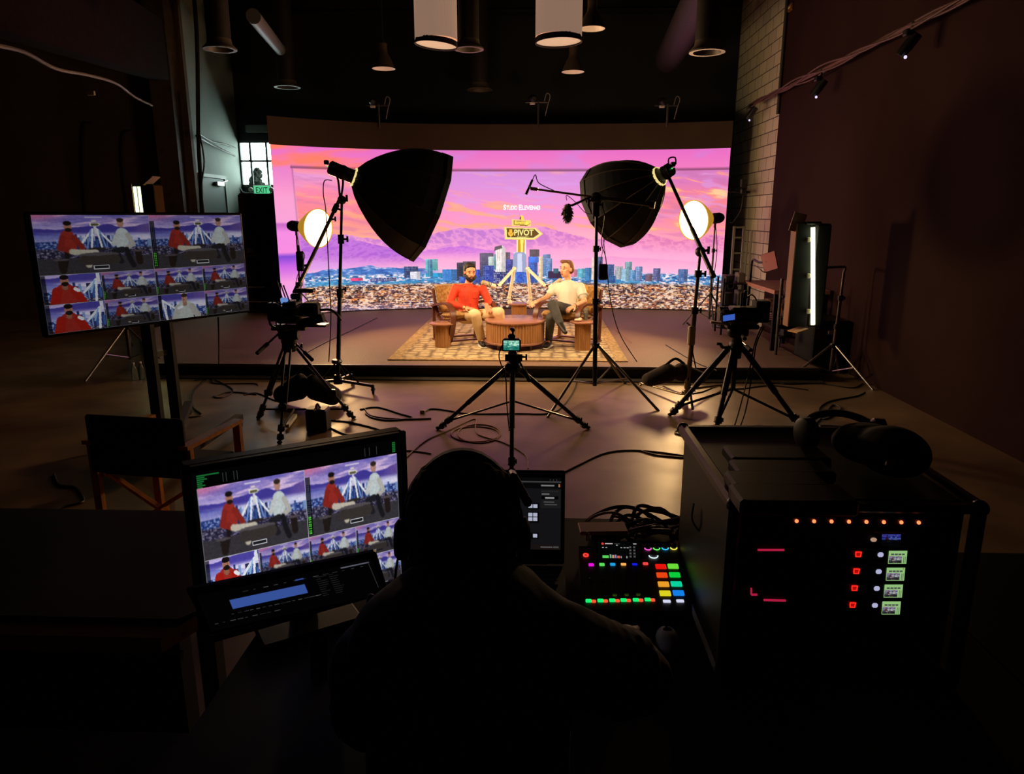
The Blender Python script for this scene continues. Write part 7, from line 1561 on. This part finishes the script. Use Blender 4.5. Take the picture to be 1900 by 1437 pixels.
# ------------------------------------------------------------------ operator seen from behind
oy = 1.10; t = thing('person', 'operator seen from behind in dark clothes, working at the desk', 'person', (P(870, 1200, Y=1.1).x, 1.0, 0))
hp = P(858, 992, Y=oy); nk = P(862, 1112, Y=oy - .03); ch = P(868, 1235, Y=oy - .12); pe = ch + Vector((.0, -.06, -.36))
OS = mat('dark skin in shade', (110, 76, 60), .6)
b = MB(); A, R = head(b, hp, (-.12, 1, -.18), (0, .12, 1), 1.0)
b.cap(nk + Vector((0, 0, -.06)), hp + Vector((0, -.02, -.04)), .06, .06); b.cap(ch, nk, .1, .06)
sl, sr = P(700, 1235, Y=oy - .1), P(1035, 1205, Y=oy - .12)
el = P(690, 1330, Y=oy + .0); wl = P(722, 1150, Y=oy + .22); er = P(1140, 1245, Y=oy - .02); er.z = min(er.z, 1.02); wr_ = P(1150, 1165, Y=1.42)
er = Vector((.19, 1.08, 1.0)); er = P(1185, 1262, Y=1.06); wr_ = P(1165, 1190, Y=1.36)
b.cap(sl, el, .045, .036); b.cap(el, wl, .036, .027); b.cap(sr, er, .045, .036); b.cap(er, wr_, .036, .026)
hand(b, wl, wl + Vector((.05, -.02, .1)), (.3, -1, 0), curl=.6); hand(b, wr_, wr_ + Vector((.0, .1, -.03)), (0, 0, -1), curl=.2, side=-1)
hl, hr = pe + Vector((-.09, 0, 0)), pe + Vector((.09, 0, 0)); kl, kr = Vector((pe.x - .16, 1.3, .6)), Vector((pe.x + .16, 1.3, .6)); al, ar = Vector((pe.x - .16, 1.25, .28)), Vector((pe.x + .16, 1.25, .28))
b.cap(hl, kl, .07, .055); b.cap(hr, kr, .07, .055); b.cap(kl, al, .05, .038); b.cap(kr, ar, .05, .038); b.cap(pe, ch, .1, .1)
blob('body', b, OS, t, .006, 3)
b = MB(); b.ball(A((0, -.018, .045)), (.094, .105, .094), 22, 14, R); b.ball(A((0, -.05, -.01)), (.088, .078, .092), 18, 12, R)
random.seed(4)
for k in range(900):
    z_ = random.uniform(-.35, 1); a = random.uniform(0, 6.28); rr = math.sqrt(max(0, 1 - z_ * z_)); v = Vector((rr * math.cos(a), rr * math.sin(a), z_))
    if v.y > .55 and z_ < .3: continue
    p = A((v.x * .088, -.018 + v.y * .098, .045 + v.z * .088)); b.ball(p, random.uniform(.008, .0115), 5, 4)
blob('hair', b, mat('black short hair', (16, 13, 12), .9, bump=1, nscale=120), t, .004, 1)
SW = mat('black sweatshirt', (20, 19, 20), .9, noise=.1, bump=.5, nscale=10, sheen=.15); up = Vector((0, 0, 1))
b = MB(); b.cap(pe, ch + up * .02, .16, .165); b.ball(ch + up * .03, (.19, .13, .13), 18, 12); b.cap(sl + Vector((.03, 0, 0)), sr + Vector((-.03, 0, 0)), .082); b.cap(ch + up * .08, nk - up * .07, .1, .06); b.cap(sl, el, .078, .062); b.cap(el, wl.lerp(el, .2), .06, .045); b.cap(sr, er, .078, .06); b.cap(er, wr_.lerp(er, .2), .06, .042)
for k in range(5): b.lathe([(.07, -.012), (.079, 0), (.07, .012)], sr.lerp(er, .2 + .15 * k), er - sr, 14); b.lathe([(.07, -.012), (.079, 0), (.07, .012)], sl.lerp(el, .2 + .15 * k), el - sl, 14)
blob('sweatshirt', b, SW, t, .009, 4)
b = MB(); b.tube([nk + Vector((.085 * math.cos(a), -.01 + .08 * math.sin(a), -.05 + .015 * math.sin(a))) for a in [2 * math.pi * k / 24 for k in range(24)]], .02, 8, closed=True); b.cap(nk + Vector((.1, -.05, -.06)), nk + Vector((.2, -.04, -.085)), .03, .02); blob('collar', b, SW, t, .007, 3)
b = MB(); b.cap(hl, kl, .088, .072); b.cap(hr, kr, .088, .072); b.cap(kl, al, .07, .052); b.cap(kr, ar, .07, .052); b.cap(hl, hr, .12); blob('trousers', b, mat('dark trousers', (24, 24, 28), .9), t, .012, 4)
for a_ in (al, ar): shoe(a_ + Vector((0, 0, -.02)), a_ + Vector((0, .2, -.02)), t)
MB().lathe([(.03, -.008), (.034, 0), (.03, .008)], wl, Vector((.05, -.02, .1)), 16, caps=False).build('wrist_watch', CHROME, t, True)
# headphones on the operator
hh = thing('headphones', 'dark over-ear headphones worn by the operator', 'headphones', hp)
HB = mat('brown highlight tone', (150, 108, 80), .4, noise=.2)  # brownish highlight on the dark headphones, put into a patch of colour
MB().ribbon([A((.098 * math.cos(a), -.02, .0 + .143 * math.sin(a))) for a in [math.pi * k / 20 for k in range(21)]], .03, .009, R @ Vector((0, 1, 0))).build('headband', MATTE, hh, True)
for s in (-1, 1): MB().lathe([(.022, -.012), (.034, -.01), (.034, .006), (.026, .012)], A((.1 * s, -.005, -.005)), R @ Vector((s, 0, 0)), 24).build('ear_cup', MATTE, hh, True)
MB().box(A((.093, -.04, .085)), (.014, .04, .062), R @ Matrix.Rotation(-.5, 3, 'Y'), .005).build('highlight_patch', HB, hh, True)
MB().tube([A((-.108, 0, -.04)), A((-.112, 0, -.08)), A((-.1, -.01, -.12)), A((-.07, -.03, -.16)), A((-.05, -.06, -.18))], .0022, 6, 6).build('headphone_cable', WCABLE, hh)
# stool
t = thing('stool', 'tall black stool under the operator', 'stool', (pe.x, pe.y, 0)); zs = pe.z - .165
MB().lathe([(.17, -.05), (.19, -.03), (.19, -.01), (.17, 0)], (pe.x, pe.y, zs), seg=28).build('seat', MATTE, t, True); MB().cyl((pe.x, pe.y, .08), (pe.x, pe.y, zs - .05), .028, 14).build('gas_column', BMETAL, t, True)
for k in range(5): a = k * 1.2566; MB().beam((pe.x, pe.y, .08), (pe.x + .26 * math.cos(a), pe.y + .26 * math.sin(a), .05), .04, .03).build('foot_spoke', BMETAL, t); MB().lathe([(.02, -.015), (.028, 0), (.02, .015)], (pe.x + .26 * math.cos(a), pe.y + .26 * math.sin(a), .028), (-math.sin(a), math.cos(a), 0), 12).build('caster', RUBBER, t, True)
MB().lathe([(.2, -.01), (.2, .01)], (pe.x, pe.y + .1, .22), seg=28, caps=True).build('foot_ring', BMETAL, t, True)
# ------------------------------------------------------------------ cables on the floor
cable([(360, 706), (392, 703), (400, 712), (470, 712), (478, 716)], 'black cable running along the floor below the left stage edge')
cable([(385, 703), (360, 728), (358, 755), (374, 770), (350, 775)], 'black cable curling toward the television cart, left loop')
cable([(400, 705), (432, 724), (412, 738), (398, 735), (430, 728), (476, 732)], 'looped cable on the bright floor patch left of the left tripod')
cable([(560, 733), (520, 745), (478, 730), (452, 733)], 'cable crossing under the left camera tripod')
cable([(668, 760), (700, 756), (742, 768), (765, 776), (720, 780), (690, 775), (678, 768)], 'tangle of cable by the rolling stand wheel, upper loop')
cable([(676, 758), (690, 772), (740, 778), (800, 777)], 'cable from the rolling stand to the white plug on the floor')
cable([(610, 780), (650, 784), (705, 798), (704, 804), (668, 806)], 'cable curling behind the big monitor, upper one')
cable([(605, 790), (640, 806), (680, 812), (720, 812)], 'cable running behind the big monitor, lower one')
cable([(783, 766), (800, 759), (830, 762), (870, 768), (960, 768), (1015, 768), (1040, 758), (1062, 730), (1072, 705)], 'long dark cable crossing the floor behind the centre tripod')
solo('floor_plug', MB().box(floor_pt(784, 767) + Vector((0, 0, .015)), (.05, .03, .03), bev=.006), WHITE, 'white cable plug lying on the floor left of the centre tripod', 'plug')
PC = mat('pinkish brown cable', (170, 120, 104), .5)
ring = [(920 - 30 + 45 * math.cos(a) - 8, 806 + 14 * math.sin(a)) for a in [2 * math.pi * k / 14 for k in range(15)]]
cable(ring, 'coiled thin cable ring on the floor left of the centre tripod, inner ring', .005, PC)
ring = [(892 + 40 * math.cos(a) - 3, 805 + 17 * math.sin(a)) for a in [.6 + 2 * math.pi * k / 14 for k in range(15)]]
cable(ring, 'coiled thin cable ring on the floor left of the centre tripod, outer ring', .005, PC)
cable([(752, 850), (790, 818), (830, 800), (880, 778), (882, 795), (890, 808), (935, 822), (975, 845), (980, 870)], 'long thin cable sweeping past the coil to the laptop', .005, PC)
cable([(750, 836), (775, 838), (800, 842)], 'short thin cable at the right edge of the big monitor', .005, PC)
cable([(1040, 880), (1080, 860), (1120, 842), (1160, 836), (1210, 838), (1270, 846)], 'dark cable arcing across the floor to the rack case, upper strand', .006, mat('red brown cable', (92, 48, 40), .5))
cable([(1190, 837), (1220, 845), (1275, 850)], 'dark cable arcing across the floor to the rack case, lower strand', .006, mat('red brown cable'))
cable([(1190, 672), (1240, 690), (1212, 700)][:2] + [(1290, 726)], 'cable dropping off the stage front by the sandbag', .006, CABLE)
cable([(1230, 716), (1265, 730), (1300, 728), (1335, 716), (1370, 722), (1430, 716), (1500, 724)], 'dark cable winding beneath the right camera tripod')
cable([(1360, 800), (1335, 812), (1258, 806), (1262, 796), (1290, 792), (1360, 800)], 'flat loop of cable behind the rack case')
cable([(1370, 812), (1400, 792), (1440, 796), (1500, 806), (1560, 800)], 'thick black cable rising behind the rack case', .012)
cable([(1500, 800), (1530, 770), (1545, 752), (1560, 760), (1530, 778), (1520, 760), (1540, 745), (1590, 735), (1605, 728)], 'tangle of cable right of the right camera tripod, far loop')
cable([(1500, 790), (1540, 790), (1580, 795), (1575, 808), (1540, 805), (1520, 790)], 'tangle of cable right of the right camera tripod, near loop', .007, WCABLE)
cable([(1410, 690), (1450, 712), (1520, 712), (1580, 720), (1600, 712)], 'cable running from the right tripod toward the chrome stand')
cable([(20, 975), (70, 960), (120, 940), (155, 930), (140, 905), (110, 900), (100, 880)], 'dark cable on the floor at the far left', .007, CABLE)
cable([(1235, 640), (1290, 672), (1330, 688)][:3], 'thin cable on the stage right of the steel C-stand', .005, CABLE, Z_S)
cable([(560, 660), (600, 638), (655, 612), (700, 590)], 'thin cable stretched across the stage carpet at left', .006, CABLE, Z_S)
cable([(1100, 601), (1115, 607), (1140, 609), (1172, 636)], 'thin cable on the rug beside the right side table', .004, PC, Z_S + .016)
solo('paper_scrap', MB().box(floor_pt(1741, 758) + Vector((0, 0, .004)), (.07, .03, .008), Matrix.Rotation(.5, 3, 'Z'), .003), WHITE, 'small white scrap on the dark floor at far right', 'scrap')
